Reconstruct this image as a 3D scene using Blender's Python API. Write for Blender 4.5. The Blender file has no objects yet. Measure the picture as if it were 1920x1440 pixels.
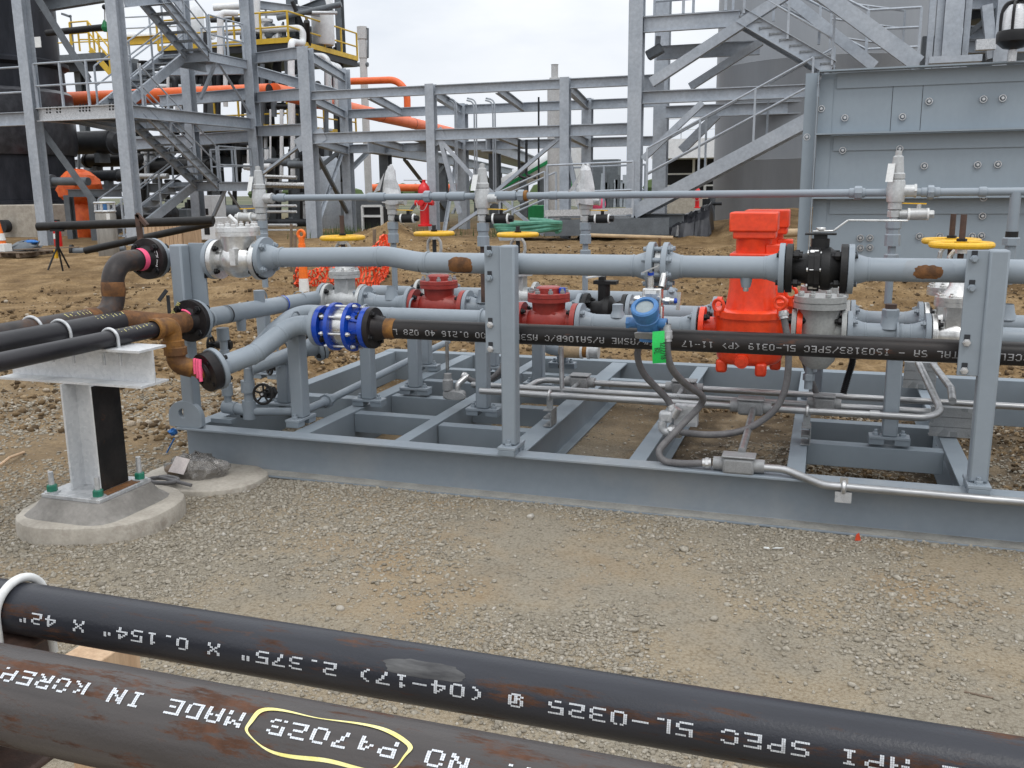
import bpy, math, random
import numpy as np
from mathutils import Vector, Matrix
R = math.radians
rnd = random.Random(7)
SC = bpy.context.scene
COL = SC.collection

# ------------------------------------------------------------------ camera
CAM = np.array([0.0, 0.0, 1.33])
FPX = 1742.0
_y = np.array([1555-960, 350-720, FPX]); _y /= np.linalg.norm(_y)
_x = -np.array([-4330-960, 412-720, FPX]); _x -= (_x@_y)*_y; _x /= np.linalg.norm(_x)
_z = np.cross(_x, _y)
BAS = np.array([_x, _y, _z])
def P(px, py, X=None, Y=None, Z=None):
    """world point seen at photograph pixel (px,py) on the plane X=, Y= or Z="""
    r = BAS @ np.array([px-960, py-720, FPX])
    a, v = (0, X) if X is not None else (1, Y) if Y is not None else (2, Z)
    return Vector(CAM + r*(v-CAM[a])/r[a])
def dep(p): return float((BAS.T @ (np.array(p)-CAM))[2])
def mpx(p): return dep(p)/FPX          # metres per photo pixel at p
cam = bpy.data.cameras.new('camera'); co = bpy.data.objects.new('camera', cam); COL.objects.link(co)
m = Matrix.Identity(4)
for i in range(3):
    m[i][0] = BAS[i][0]; m[i][1] = -BAS[i][1]; m[i][2] = -BAS[i][2]; m[i][3] = CAM[i]
co.matrix_world = m
cam.sensor_width = 36; cam.lens = 36*FPX/1920; cam.clip_start = .05; cam.clip_end = 2000
SC.camera = co
# ------------------------------------------------------------------ sky and sun
SUN_EL, SUN_AZ = R(58), R(150)          # azimuth of the sun, clockwise from +Y
W = bpy.data.worlds.new('World'); SC.world = W; W.use_nodes = True
nt = W.node_tree; N = nt.nodes; L = nt.links
bg = N['Background']; bg.inputs[1].default_value = .1
sk = N.new('ShaderNodeTexSky'); sk.sky_type = 'NISHITA'; sk.sun_disc = False
sk.sun_elevation = SUN_EL; sk.sun_rotation = SUN_AZ
tc = N.new('ShaderNodeTexCoord'); mp = N.new('ShaderNodeMapping'); mp.inputs['Scale'].default_value = (1, 1, 3.2)
nz = N.new('ShaderNodeTexNoise'); nz.inputs['Scale'].default_value = 2.6; nz.inputs['Detail'].default_value = 8; nz.inputs['Roughness'].default_value = .55
L.new(tc.outputs['Generated'], mp.inputs[0]); L.new(mp.outputs[0], nz.inputs[0])
cr = N.new('ShaderNodeValToRGB'); cr.color_ramp.elements[0].position = .36; cr.color_ramp.elements[0].color = (11.6, 12.2, 13.1, 1)
cr.color_ramp.elements[1].position = .6; cr.color_ramp.elements[1].color = (15.2, 15.4, 15.6, 1)
L.new(nz.outputs[0], cr.inputs[0])
sep = N.new('ShaderNodeSeparateXYZ'); L.new(tc.outputs['Generated'], sep.inputs[0])
hr = N.new('ShaderNodeMapRange'); hr.inputs['From Min'].default_value = 0.0; hr.inputs['From Max'].default_value = .2
L.new(sep.outputs[2], hr.inputs[0])
hz = N.new('ShaderNodeMixRGB'); hz.inputs[1].default_value = (9.9, 10.5, 11.6, 1); L.new(hr.outputs[0], hz.inputs[0]); L.new(cr.outputs[0], hz.inputs[2])
zr_ = N.new('ShaderNodeMapRange'); zr_.inputs['From Min'].default_value = .22; zr_.inputs['From Max'].default_value = .95; zr_.inputs['To Min'].default_value = 1; zr_.inputs['To Max'].default_value = 1.85
L.new(sep.outputs[2], zr_.inputs[0]); zm = N.new('ShaderNodeMixRGB'); zm.blend_type = 'MULTIPLY'; zm.inputs[0].default_value = 1; L.new(hz.outputs[0], zm.inputs[1]); L.new(zr_.outputs[0], zm.inputs[2])   # overcast: brightest overhead
mx = N.new('ShaderNodeMixRGB'); mx.inputs[0].default_value = .9
L.new(sk.outputs[0], mx.inputs[1]); L.new(zm.outputs[0], mx.inputs[2]); L.new(mx.outputs[0], bg.inputs[0])
sl = bpy.data.lights.new('sun', 'SUN'); sl.energy = .9; sl.angle = R(14); sl.color = (1, .97, .92)
so = bpy.data.objects.new('sun', sl); COL.objects.link(so)
sd = Vector((math.sin(SUN_AZ)*math.cos(SUN_EL), math.cos(SUN_AZ)*math.cos(SUN_EL), math.sin(SUN_EL)))
so.rotation_euler = sd.to_track_quat('Z', 'Y').to_euler(); so.location = (0, 0, 30)
SC.view_settings.view_transform = 'Standard'; SC.view_settings.look = 'None'
SC.view_settings.exposure = -.36; SC.view_settings.gamma = 1
SC.cycles.max_bounces = 6

# ------------------------------------------------------------------ materials
M = {}
def mat(name, col, rough=.5, metal=0., col2=None, lo=.4, hi=.65, scale=8., stretch=(1, 1, 1), bump=0., bscale=60., var=.08,
        spots=None, spot_lo=.62, spot_hi=.7, spot_scale=6., spot_stretch=(1, 1, 1), rough2=None, kind='noise', alpha=1., coat=0., spec=.5, grain=1.):
    m = bpy.data.materials.new(name); m.use_nodes = True; t = m.node_tree; n = t.nodes; l = t.links
    b = n['Principled BSDF']; b.inputs['Roughness'].default_value = rough; b.inputs['Metallic'].default_value = metal
    b.inputs['Specular IOR Level'].default_value = spec
    if coat: b.inputs['Coat Weight'].default_value = coat
    tc = n.new('ShaderNodeTexCoord')
    def noise(sc, st, det=6, kind='noise', rg=.62):
        mp = n.new('ShaderNodeMapping'); mp.inputs['Scale'].default_value = st; l.new(tc.outputs['Object'], mp.inputs[0])
        if kind == 'voronoi':
            q = n.new('ShaderNodeTexVoronoi'); q.inputs['Scale'].default_value = sc; l.new(mp.outputs[0], q.inputs[0]); return q.outputs['Color']
        q = n.new('ShaderNodeTexNoise'); q.inputs['Scale'].default_value = sc; q.inputs['Detail'].default_value = det; q.inputs['Roughness'].default_value = rg
        l.new(mp.outputs[0], q.inputs[0]); return q.outputs[0]
    def ramp(src, lo, hi, c0, c1):
        r = n.new('ShaderNodeValToRGB'); r.color_ramp.elements[0].position = lo; r.color_ramp.elements[1].position = hi
        r.color_ramp.elements[0].color = (*c0, 1); r.color_ramp.elements[1].color = (*c1, 1); l.new(src, r.inputs[0]); return r.outputs[0]
    c0 = tuple(c*(1-var) for c in col); c1 = tuple(min(1, c*(1+var)) for c in col)
    if col2: c0, c1 = col, col2
    f = noise(scale, stretch, 8, kind)
    out = ramp(f, lo, hi, c0, c1)
    # fine dust and grain laid over the first tone
    g = ramp(noise(scale*9, stretch, 4), .3, .7, (1-.14*grain,)*3, (1+.1*grain,)*3)
    mu = n.new('ShaderNodeMixRGB'); mu.blend_type = 'MULTIPLY'; mu.inputs[0].default_value = 1; l.new(out, mu.inputs[1]); l.new(g, mu.inputs[2]); out = mu.outputs[0]
    if spots:
        sf = ramp(noise(spot_scale, spot_stretch, 14, rg=.74), spot_lo, spot_hi, (0,)*3, (1,)*3)
        sc2 = ramp(noise(40, (1, 1, 1), 6), .3, .7, tuple(c*.45 for c in spots), tuple(c*1.25 for c in spots))
        ms = n.new('ShaderNodeMixRGB'); l.new(sf, ms.inputs[0]); l.new(out, ms.inputs[1]); l.new(sc2, ms.inputs[2]); out = ms.outputs[0]
        mr = n.new('ShaderNodeMapRange'); mr.inputs['To Min'].default_value = rough; mr.inputs['To Max'].default_value = .85; l.new(sf, mr.inputs[0]); l.new(mr.outputs[0], b.inputs['Roughness'])
        if metal:
            mm = n.new('ShaderNodeMapRange'); mm.inputs['To Min'].default_value = metal; mm.inputs['To Max'].default_value = 0; l.new(sf, mm.inputs[0]); l.new(mm.outputs[0], b.inputs['Metallic'])
    elif rough2 is not None:
        mr = n.new('ShaderNodeMapRange'); mr.inputs['From Min'].default_value = .35; mr.inputs['From Max'].default_value = .65
        mr.inputs['To Min'].default_value = rough; mr.inputs['To Max'].default_value = rough2; l.new(noise(scale*2, stretch), mr.inputs[0]); l.new(mr.outputs[0], b.inputs['Roughness'])
    l.new(out, b.inputs['Base Color'])
    if bump:
        bp = n.new('ShaderNodeBump'); bp.inputs['Strength'].default_value = bump; bp.inputs['Distance'].default_value = .004
        l.new(noise(bscale, (1, 1, 1), 5), bp.inputs['Height']); l.new(bp.outputs[0], b.inputs['Normal'])
    if alpha < 1: b.inputs['Alpha'].default_value = alpha
    M[name] = m
    return m
RUST = (.17, .06, .022)
mat('grey_paint', (.235, .272, .308), .36, grain=.25, var=.02, scale=3, bump=.05, bscale=220, rough2=.58)
mat('grey_steel_paint', (.195, .232, .265), .5, grain=.25, var=.03, scale=2.2, stretch=(1, 1, .6), bump=.04, bscale=160, rough2=.65)
mat('wall_paint', (.255, .305, .35), .55, grain=.2, var=.02, scale=2, stretch=(1, 1, .5), bump=.05, bscale=90)
mat('dusty_grey', (.215, .25, .285), .55, grain=.35, col2=(.285, .295, .30), lo=.5, hi=.85, scale=2.5, bump=.05, bscale=160)
mat('black_pipe', (.012, .0115, .012), .38, spec=.22, col2=(.03, .026, .025), scale=5, stretch=(.35, 1.4, 1.4), spots=(.13, .05, .024), spot_lo=.60, spot_hi=.69, spot_scale=7, spot_stretch=(.55, 2.2, 2.2), bump=.12, bscale=240)
mat('black_pipe_y', (.012, .012, .015), .36, spec=.3, col2=(.03, .028, .032), scale=5, stretch=(1.4, .35, 1.4), spots=(.12, .055, .03), spot_lo=.66, spot_hi=.75, spot_scale=7, spot_stretch=(2, .6, 2), bump=.1, bscale=200)
mat('black_pipe_brown', (.022, .018, .018), .42, spec=.3, col2=(.055, .045, .042), scale=6, spots=(.10, .05, .027), spot_lo=.50, spot_hi=.66, spot_scale=6, bump=.15, bscale=200)
mat('pipe_near', (.022, .024, .031), .3, spec=.28, col2=(.042, .044, .053), lo=.35, hi=.7, scale=3, stretch=(.3, 3, 3), spots=(.085, .04, .023), spot_lo=.54, spot_hi=.615, spot_scale=24, spot_stretch=(.3, 2.0, 2.0), bump=.14, bscale=300)
mat('pipe_near_brown', (.036, .033, .033), .34, spec=.28, col2=(.095, .084, .08), lo=.3, hi=.7, scale=3, stretch=(.22, 3.5, 3.5), spots=(.095, .045, .027), spot_lo=.515, spot_hi=.575, spot_scale=16, spot_stretch=(.35, 1.6, 1.6), bump=.16, bscale=300)
mat('rust_fitting', (.11, .048, .014), .7, col2=(.29, .13, .022), scale=14, bump=.35, bscale=120)
mat('rust_weld', (.09, .04, .015), .8, col2=(.2, .085, .025), scale=25, bump=.3, bscale=160)
mat('rust_brown_steel', (.045, .028, .022), .7, col2=(.10, .055, .04), scale=9, bump=.25, bscale=90, spots=(.13, .05, .025), spot_lo=.55, spot_hi=.68)
mat('black_forged', (.009, .008, .009), .45, spec=.25, col2=(.024, .02, .02), scale=12, bump=.2, bscale=120)
mat('black_iron', (.013, .013, .0135), .5, spec=.3, var=.25, scale=15, bump=.25, bscale=150)
mat('black_bolt', (.009, .009, .01), .45, spec=.3, var=.2, scale=20)
mat('galv', (.42, .435, .45), .42, metal=.55, col2=(.60, .61, .62), scale=45, kind='voronoi', lo=.1, hi=.9, bump=.03, rough2=.6)
mat('galv_stand', (.58, .595, .61), .45, metal=.3, col2=(.70, .71, .72), scale=70, kind='voronoi', lo=.05, hi=.95)
mat('galv_beam', (.31, .345, .39), .55, metal=.1, col2=(.41, .445, .49), scale=1.6, lo=.35, hi=.7)
mat('strut_steel', (.22, .23, .235), .45, metal=.5, col2=(.34, .35, .355), scale=30, kind='voronoi', lo=.1, hi=.9, spots=(.05, .05, .05), spot_lo=.62, spot_hi=.7, spot_scale=18)
mat('galv_conduit', (.30, .305, .31), .36, metal=.75, col2=(.46, .465, .47), scale=16, stretch=(.25, 2, 2), spots=(.10, .10, .10), spot_lo=.64, spot_hi=.72, spot_scale=22, spot_stretch=(.35, 1, 1))
mat('zinc_bolt', (.6, .6, .6), .35, metal=.8, var=.15, scale=40)
mat('cast_grey', (.27, .275, .28), .55, metal=.25, var=.1, scale=20, bump=.15, bscale=200)
mat('silver_paint', (.58, .58, .57), .3, metal=.75, col2=(.78, .78, .77), scale=9, bump=.14, bscale=110, spots=(.12, .115, .11), spot_lo=.66, spot_hi=.74, spot_scale=9)
mat('pale_valve', (.48, .49, .49), .42, metal=.35, var=.12, scale=10, bump=.12, bscale=150)
mat('white_paint', (.72, .73, .72), .5, var=.06, scale=10)
mat('valve_grey', (.33, .34, .335), .5, var=.1, scale=10, bump=.1, bscale=150)
mat('red_oxide', (.26, .024, .018), .40, col2=(.32, .036, .026), scale=6, bump=.16, bscale=120)
mat('bright_red', (.74, .048, .011), .33, col2=(.82, .068, .015), scale=4, bump=.12, bscale=70)
mat('hydrant_red', (.62, .012, .016), .3, var=.1, scale=4)
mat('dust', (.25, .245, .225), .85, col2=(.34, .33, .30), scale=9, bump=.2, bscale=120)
mat('mill_scrape', (.03, .03, .033), .5, metal=.1, col2=(.13, .13, .13), scale=30, stretch=(.3, 2, 2))
mat('blue_enamel', (.005, .045, .34), .26, col2=(.008, .062, .42), scale=6, bump=.1, bscale=80)
mat('blue_paint', (.04, .145, .34), .4, col2=(.055, .18, .40), scale=12, spots=(.35, .45, .55), spot_lo=.70, spot_hi=.73, spot_scale=26)
mat('stack_grey', (.50, .50, .50), .6, var=.06, scale=2)
mat('dewar_steel', (.27, .255, .23), .42, metal=.6, var=.1, scale=6, stretch=(3, 3, .3))
mat('stainless', (.6, .6, .59), .22, metal=.95, var=.1, scale=14, rough2=.38)
mat('yellow_paint', (.72, .40, .012), .42, col2=(.80, .47, .02), scale=8, spots=(.15, .09, .03), spot_lo=.68, spot_hi=.74, spot_scale=13, bump=.12, bscale=100)
mat('orange_pipe', (.72, .12, .025), .45, col2=(.80, .155, .035), scale=3)
mat('orange_cone', (.85, .17, .015), .5, var=.08, scale=6)
mat('pale_pink', (.72, .30, .50), .6, var=.1, scale=12)
mat('bag_plastic', (.52, .53, .54), .35, var=.12, scale=12, bump=.5, bscale=30)
mat('orange_mesh', (.86, .10, .03), .6, var=.1, scale=10)
mat('orange_tarp', (.62, .085, .012), .6, col2=(.75, .14, .02), scale=6, bump=.5, bscale=14)
mat('pink_tape', (.85, .10, .22), .5, var=.06, scale=20)
mat('green_tag', (.01, .52, .09), .5, var=.05, scale=20)
mat('green_nut', (.012, .16, .10), .45, var=.2, scale=40)
mat('green_paint', (.01, .22, .07), .45, var=.12, scale=6)
mat('hose_green', (.05, .20, .14), .5, col2=(.09, .27, .19), scale=9, bump=.15, bscale=60)
mat('grey_rubber', (.10, .097, .10), .55, col2=(.15, .145, .147), scale=18, bump=.08, bscale=140)
mat('black_rubber', (.012, .012, .013), .5, var=.2, scale=20)
mat('black_plastic', (.008, .008, .009), .38, spec=.3, var=.2, scale=14)
mat('black_sheet', (.018, .019, .024), .3, col2=(.042, .044, .052), scale=5, bump=.8, bscale=16)
mat('dark_vessel', (.011, .013, .018), .5, spec=.2, col2=(.026, .028, .036), scale=2.5, stretch=(1, 1, .3), bump=.2, bscale=12)
mat('dark_steel', (.028, .031, .036), .5, spec=.3, var=.2, scale=4)
mat('mid_steel', (.11, .125, .14), .5, var=.15, scale=4)
mat('tank_steel', (.24, .255, .275), .45, metal=.4, grain=.3, col2=(.275, .29, .31), scale=.8, stretch=(1, 1, .2), rough2=.62)
mat('concrete', (.33, .30, .255), .85, col2=(.43, .395, .34), scale=7, bump=.35, bscale=70, spots=(.22, .185, .15), spot_lo=.6, spot_hi=.72, spot_scale=5)
mat('grout', (.17, .16, .145), .8, col2=(.27, .255, .235), scale=6, bump=.35, bscale=50)
mat('wood', (.42, .28, .17), .7, col2=(.55, .39, .25), scale=5, stretch=(4, 4, .5), bump=.12, bscale=70)
mat('wood_dark', (.13, .095, .065), .8, col2=(.2, .15, .11), scale=7, bump=.2, bscale=60)
mat('white_insul', (.72, .735, .75), .5, var=.06, scale=5)
mat('stencil_white', (.22, .23, .25), .6, col2=(.68, .71, .75), lo=.12, hi=.42, scale=55)
mat('stencil_faint', (.40, .40, .41), .6, var=.18, scale=60)
mat('marker_yellow', (.78, .70, .22), .6, col2=(.86, .80, .40), scale=60)
mat('marker_white', (.75, .75, .76), .6)
mat('ink', (.01, .05, .02), .6)
mat('gasket', (.012, .012, .014), .7)
mat('blue_rag', (.02, .14, .42), .7, var=.2, scale=30)
mat('clear_bag', (.10, .09, .08), .12, col2=(.34, .32, .30), scale=22, bump=1., bscale=34, alpha=.6, spec=.9)
mat('paper', (.62, .56, .54), .7, var=.1, scale=14)
mat('lamp_glass', (.70, .72, .74), .12, var=.15, scale=30, stretch=(1, 1, 6))
mat('grating', (.22, .235, .25), .55, metal=.3, var=.2, scale=20)
mat('grass_green', (.05, .085, .025), .8, col2=(.09, .13, .04), scale=30)
mat('yellow_rail', (.58, .38, .03), .5, var=.1, scale=4)
mat('tan_paper', (.45, .33, .2), .7, var=.12, scale=8)
mat('dial_glass', (.22, .26, .27), .12, var=.1, scale=30)
# ------------------------------------------------------------------ mesh builder
V = Vector
def frame(axis, ref=None):
    """3x3 with columns u, v, axis"""
    a = V(axis).normalized(); r = V(ref) if ref is not None else (V((0, 0, 1)) if abs(a.z) < .95 else V((0, 1, 0)))
    u = r.cross(a).normalized(); v = a.cross(u).normalized()
    return u, v, a
class MB:
    def __init__(s): s.v = []; s.f = []
    def add(s, vs, fs):
        o = len(s.v); s.v += [tuple(p) for p in vs]; s.f += [tuple(i+o for i in q) for q in fs]; return s
    def box(s, c, d, u=None, v=None, w=None):
        u = V(u) if u is not None else V((1, 0, 0)); v = V(v) if v is not None else V((0, 1, 0)); w = V(w) if w is not None else V((0, 0, 1))
        c = V(c); pts = [c+u*(a*d[0]/2)+v*(b*d[1]/2)+w*(e*d[2]/2) for a in (-1, 1) for b in (-1, 1) for e in (-1, 1)]
        return s.add(pts, [(0, 1, 3, 2), (4, 6, 7, 5), (0, 4, 5, 1), (2, 3, 7, 6), (0, 2, 6, 4), (1, 5, 7, 3)])
    def span(s, a, b): return s.box([(x+y)/2 for x, y in zip(a, b)], [abs(y-x) for x, y in zip(a, b)])
    def bar(s, p, q, w, h, up=None):
        """rectangular bar from p to q, width w across, height h along up"""
        p = V(p); q = V(q); u, v, a = frame(q-p, up); return s.box((p+q)/2, (w, h, (q-p).length), u, v, a)
    def prism(s, poly, o, u, v, w, t):
        """polygon in u,v extruded along w by t"""
        o = V(o); u = V(u); v = V(v); w = V(w); n = len(poly)
        a = [o+u*x+v*y for x, y in poly]; b = [p+w*t for p in a]
        return s.add(a+b, [tuple(range(n))[::-1], tuple(range(n, 2*n))]+[(i, (i+1) % n, n+(i+1) % n, n+i) for i in range(n)])
    def ibeam(s, p, q, bf, d, tf, tw, up=None, kind='I'):
        p = V(p); q = V(q); u, v, a = frame(q-p, up); h = d/2; b = bf/2; w = tw/2
        if kind == 'I': poly = [(-b, -h), (b, -h), (b, -h+tf), (w, -h+tf), (w, h-tf), (b, h-tf), (b, h), (-b, h), (-b, h-tf), (-w, h-tf), (-w, -h+tf), (-b, -h+tf)]
        elif kind == 'C': poly = [(-b, -h), (b, -h), (b, -h+tf), (-b+tw, -h+tf), (-b+tw, h-tf), (b, h-tf), (b, h), (-b, h)]
        else: poly = [(-b, -h), (b, -h), (b, -h+tf), (-b+tw, -h+tf), (-b+tw, h), (-b, h)]
        return s.prism(poly, p, u, v, a, (q-p).length)
    def lathe(s, prof, o, axis, n=24, ref=None, a0=0., arc=2*math.pi):
        """prof: (distance along axis, radius) pairs"""
        u, v, a = frame(axis, ref); o = V(o); full = arc > 6.28; k = n if full else n+1; base = len(s.v)
        for t, r in prof:
            for i in range(k):
                th = a0+arc*i/n; s.v.append(tuple(o+a*t+(u*math.cos(th)+v*math.sin(th))*max(r, 1e-5)))
        for j in range(len(prof)-1):
            for i in range(n):
                i2 = (i+1) % k; s.f.append((base+j*k+i, base+j*k+i2, base+(j+1)*k+i2, base+(j+1)*k+i))
        return s
    def cyl(s, p, q, r, n=20, r2=None, ref=None):
        p = V(p); q = V(q); l = (q-p).length; r2 = r if r2 is None else r2
        return s.lathe([(0, 0), (0, r), (l, r2), (l, 0)], p, q-p, n, ref)
    def hexp(s, p, axis, r, h, n=6): return s.lathe([(0, 0), (0, r), (h*.85, r), (h, r*.86), (h, 0)], p, axis, n)
    def ball(s, c, r, n=16, sq=(1, 1, 1)):
        m = n//2; base = len(s.v); c = V(c)
        for j in range(m+1):
            ph = math.pi*j/m
            for i in range(n):
                th = 2*math.pi*i/n; s.v.append((c.x+r*sq[0]*math.sin(ph)*math.cos(th), c.y+r*sq[1]*math.sin(ph)*math.sin(th), c.z+r*sq[2]*math.cos(ph)))
        for j in range(m):
            for i in range(n): s.f.append((base+j*n+i, base+(j+1)*n+i, base+(j+1)*n+(i+1) % n, base+j*n+(i+1) % n))
        return s
    def torus(s, c, axis, Rr, r, n=32, k=10, a0=0., arc=2*math.pi, ref=None):
        u, v, a = frame(axis, ref); c = V(c); full = arc > 6.28; m = n if full else n+1
        pts = [c+(u*math.cos(a0+arc*i/n)+v*math.sin(a0+arc*i/n))*Rr for i in range(m)]
        return s.sweep(pts, r, k, closed=full)
    def sweep(s, pts, r, n=12, closed=False, caps=True):
        pts = [V(p) for p in pts]; m = len(pts); base = len(s.v); rs = r if isinstance(r, (list, tuple)) else [r]*m
        u = None
        for i in range(m):
            t = (pts[(i+1) % m]-pts[i-1]) if closed else (pts[min(i+1, m-1)]-pts[max(i-1, 0)])
            t.normalize()
            if u is None: u = frame(t)[0]
            u = (u-t*u.dot(t)).normalized(); w = t.cross(u)
            for j in range(n):
                th = 2*math.pi*j/n; s.v.append(tuple(pts[i]+(u*math.cos(th)+w*math.sin(th))*rs[i]))
        for i in range(m if closed else m-1):
            i2 = (i+1) % m
            for j in range(n): s.f.append((base+i*n+j, base+i*n+(j+1) % n, base+i2*n+(j+1) % n, base+i2*n+j))
        if caps and not closed:
            s.f.append(tuple(base+j for j in range(n))[::-1]); s.f.append(tuple(base+(m-1)*n+j for j in range(n)))
        return s
    def tube(s, path, r, n=14, bend=0., seg=7, caps=True): return s.sweep(fillet(path, bend, seg), r, n, caps=caps)
    def bounds(s):
        a = np.array(s.v); return a.min(0), a.max(0)
    def mesh(s, name, off, mats, sharp=32):
        me = bpy.data.meshes.new(name); o = V(off); me.from_pydata([(x-o.x, y-o.y, z-o.z) for x, y, z in s.v], [], s.f)
        me.validate(); me.polygons.foreach_set('use_smooth', [True]*len(me.polygons))
        if hasattr(me, 'set_sharp_from_angle'): me.set_sharp_from_angle(angle=R(sharp))
        me.materials.append(M[mats] if isinstance(mats, str) else mats); me.update(); return me
    def build(s, name, ma, parent=None, label=None, cat=None, group=None, kind=None, bevel=0., sharp=32):
        if parent is None:
            lo, hi = s.bounds(); off = V(((lo[0]+hi[0])/2, (lo[1]+hi[1])/2, lo[2]))
        else: off = V(parent['_o'])
        me = s.mesh(name, off, ma, sharp); o = bpy.data.objects.new(name, me); COL.objects.link(o); o['_o'] = tuple(off)
        if parent is None: o.location = off
        else: o.parent = parent
        if bevel:
            b = o.modifiers.new('bevel', 'BEVEL'); b.width = bevel; b.segments = 2; b.limit_method = 'ANGLE'; b.angle_limit = R(40)
        if label: o['label'] = label
        if cat: o['category'] = cat
        if group: o['group'] = group
        if kind: o['kind'] = kind
        return o
def fillet(path, bend, seg=7):
    pts = [V(p) for p in path]
    if not bend or len(pts) < 3: return pts
    out = [pts[0]]
    for i in range(1, len(pts)-1):
        a, b, c = pts[i-1], pts[i], pts[i+1]; d1 = (a-b); d2 = (c-b); l1 = d1.length; l2 = d2.length; d1 = d1/l1; d2 = d2/l2
        co = max(-1, min(1, d1.dot(d2))); ang = math.acos(co)
        if ang > 3.1: out.append(b); continue
        t = min(bend/math.tan(ang/2), l1*.49, l2*.49); rr = t*math.tan(ang/2)
        bis = (d1+d2).normalized(); cen = b+bis*(rr/math.sin(ang/2)); s0 = b+d1*t-cen; s1 = b+d2*t-cen
        tot = s0.angle(s1)
        for k in range(seg+1):
            f = k/seg; out.append(cen+(s0*math.sin((1-f)*tot)+s1*math.sin(f*tot))/math.sin(tot))
    out.append(pts[-1]); return out
def smooth_path(pts, n=10):
    """Catmull-Rom through points"""
    p = [V(q) for q in pts]; p = [p[0]*2-p[1]]+p+[p[-1]*2-p[-2]]; out = []
    for i in range(1, len(p)-2):
        for k in range(n):
            t = k/n; a, b, c, d = p[i-1], p[i], p[i+1], p[i+2]
            out.append(((b*2)+(c-a)*t+(a*2-b*5+c*4-d)*t*t+(b*3-a-c*3+d)*t**3)*.5)
    out.append(p[-2]); return out
def thing(name, label, cat, loc, group=None):
    o = bpy.data.objects.new(name, None); COL.objects.link(o); o.location = loc; o['_o'] = tuple(loc); o.empty_display_size = .05
    o['label'] = label; o['category'] = cat
    if group: o['group'] = group
    return o
def clone(o, loc=None, rotz=None, parent=None, label=None):
    """copy of a thing with its parts and sub-parts"""
    c = o.copy(); COL.objects.link(c)
    if parent is not None: c.parent = parent
    if loc is not None: c.location = loc
    if rotz is not None: c.rotation_euler = (0, 0, rotz)
    if label: c['label'] = label
    for ch in list(o.children): clone(ch, parent=c)
    return c
_cache = {}
def put(name, key, maker, ma, parent, M4):
    """a part whose mesh is shared between its repeats; M4 is its world matrix"""
    if key not in _cache: mb = MB(); maker(mb); _cache[key] = mb.mesh(name, (0, 0, 0), ma)
    o = bpy.data.objects.new(name, _cache[key]); COL.objects.link(o); o.parent = parent
    o.matrix_local = Matrix.Translation(-V(parent['_o'])) @ M4; o['_o'] = tuple(M4.translation); return o
def place(c, axis, ref=None):
    u, v, a = frame(axis, ref); m = Matrix.Identity(4)
    for i in range(3): m[i][0] = u[i]; m[i][1] = v[i]; m[i][2] = a[i]; m[i][3] = c[i]
    return m
def stud(parent, c, axis, L=.07, r=.008, ma='cast_grey', name='bolt'):
    def mk(mb):
        mb.cyl((0, 0, -L/2), (0, 0, L/2), r, 8)
        mb.hexp((0, 0, L/2-r*3.2), (0, 0, 1), r*1.75, r*2); mb.hexp((0, 0, -L/2+r*3.2), (0, 0, -1), r*1.75, r*2)
    put(name, ('stud', round(L, 3), round(r, 4), ma), mk, ma, parent, place(V(c), axis))
def studs(parent, c, axis, Rb, n, L=.07, r=.008, ma='grey_paint', a0=None):
    u, v, a = frame(axis); a0 = math.pi/n if a0 is None else a0
    for i in range(n):
        th = a0+2*math.pi*i/n; stud(parent, V(c)+(u*math.cos(th)+v*math.sin(th))*Rb, axis, L, r, ma)
def flange(parent, c, axis, ro, rp, th=.022, ma='grey_paint', hub=.05, rh=None, nb=0, L=.075, bma=None, name='flange', br=.008, slip=False):
    """disc whose mating face is at c, the hub running along axis"""
    rh = rh or rp*1.35; ax = V(axis).normalized(); f = th
    prof = [(0, rp*.4), (0, ro*.97), (.002, ro), (f-.002, ro), (f, ro*.985), (f, rh*1.04), (f+.004, rh)]
    prof += [(f+hub*.35, rh*.93), (f+hub, rp*1.02), (f+hub, rp*.4)] if not slip else [(f+.015, rh*.98), (f+.016, rp*.4)]
    o = MB().lathe(prof, c, ax, 40).build(name, ma, parent)
    if nb: studs(o, V(c), ax, ro*.79, nb, L, br, bma or ma)
    return o
def gasket(parent, c, axis, r, t=.004, ma='gasket'):
    a = V(axis).normalized(); return MB().cyl(V(c)-a*t/2, V(c)+a*t/2, r, 32).build('gasket', ma, parent)
# ------------------------------------------------------------------ 5x7 dot letters
FONT = {'A': '0E11111F111111', 'B': '1E11111E11111E', 'C': '0E11101010110E', 'D': '1E11111111111E', 'E': '1F10101E10101F', 'F': '1F10101E101010',
 'H': '1111111F111111', 'I': '0E04040404040E', 'K': '11121418141211', 'L': '1010101010101F', 'M': '111B1515111111', 'N': '11191915131311', 'O': '0E11111111110E',
 'P': '1E11111E101010', 'R': '1E11111E141211', 'S': '0F10100E01011E', 'T': '1F040404040404', 'U': '1111111111110E', 'X': '11110A040A1111', 'W': '11111115151B11', 'G': '0E11101713110F',
 '0': '0E11111111110E', '1': '040C040404040E', '2': '1E01010E10101F', '3': '1E01010E01011E', '4': '02060A121F0202', '5': '1F10101E01011E', '6': '0E10101E11110E',
 '7': '1F010204040808', '8': '0E11110E11110E', '9': '0E11110F01010E', '-': '0000001F000000', '(': '02040808080402', ')': '08040202020408', '.': '0000000000000C',
 '"': '0A0A0A00000000', '/': '01010204081010', '<': '01020408040201', '>': '10080402040810', '@': '0E1517151D150E', ' ': '00000000000000'}
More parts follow.
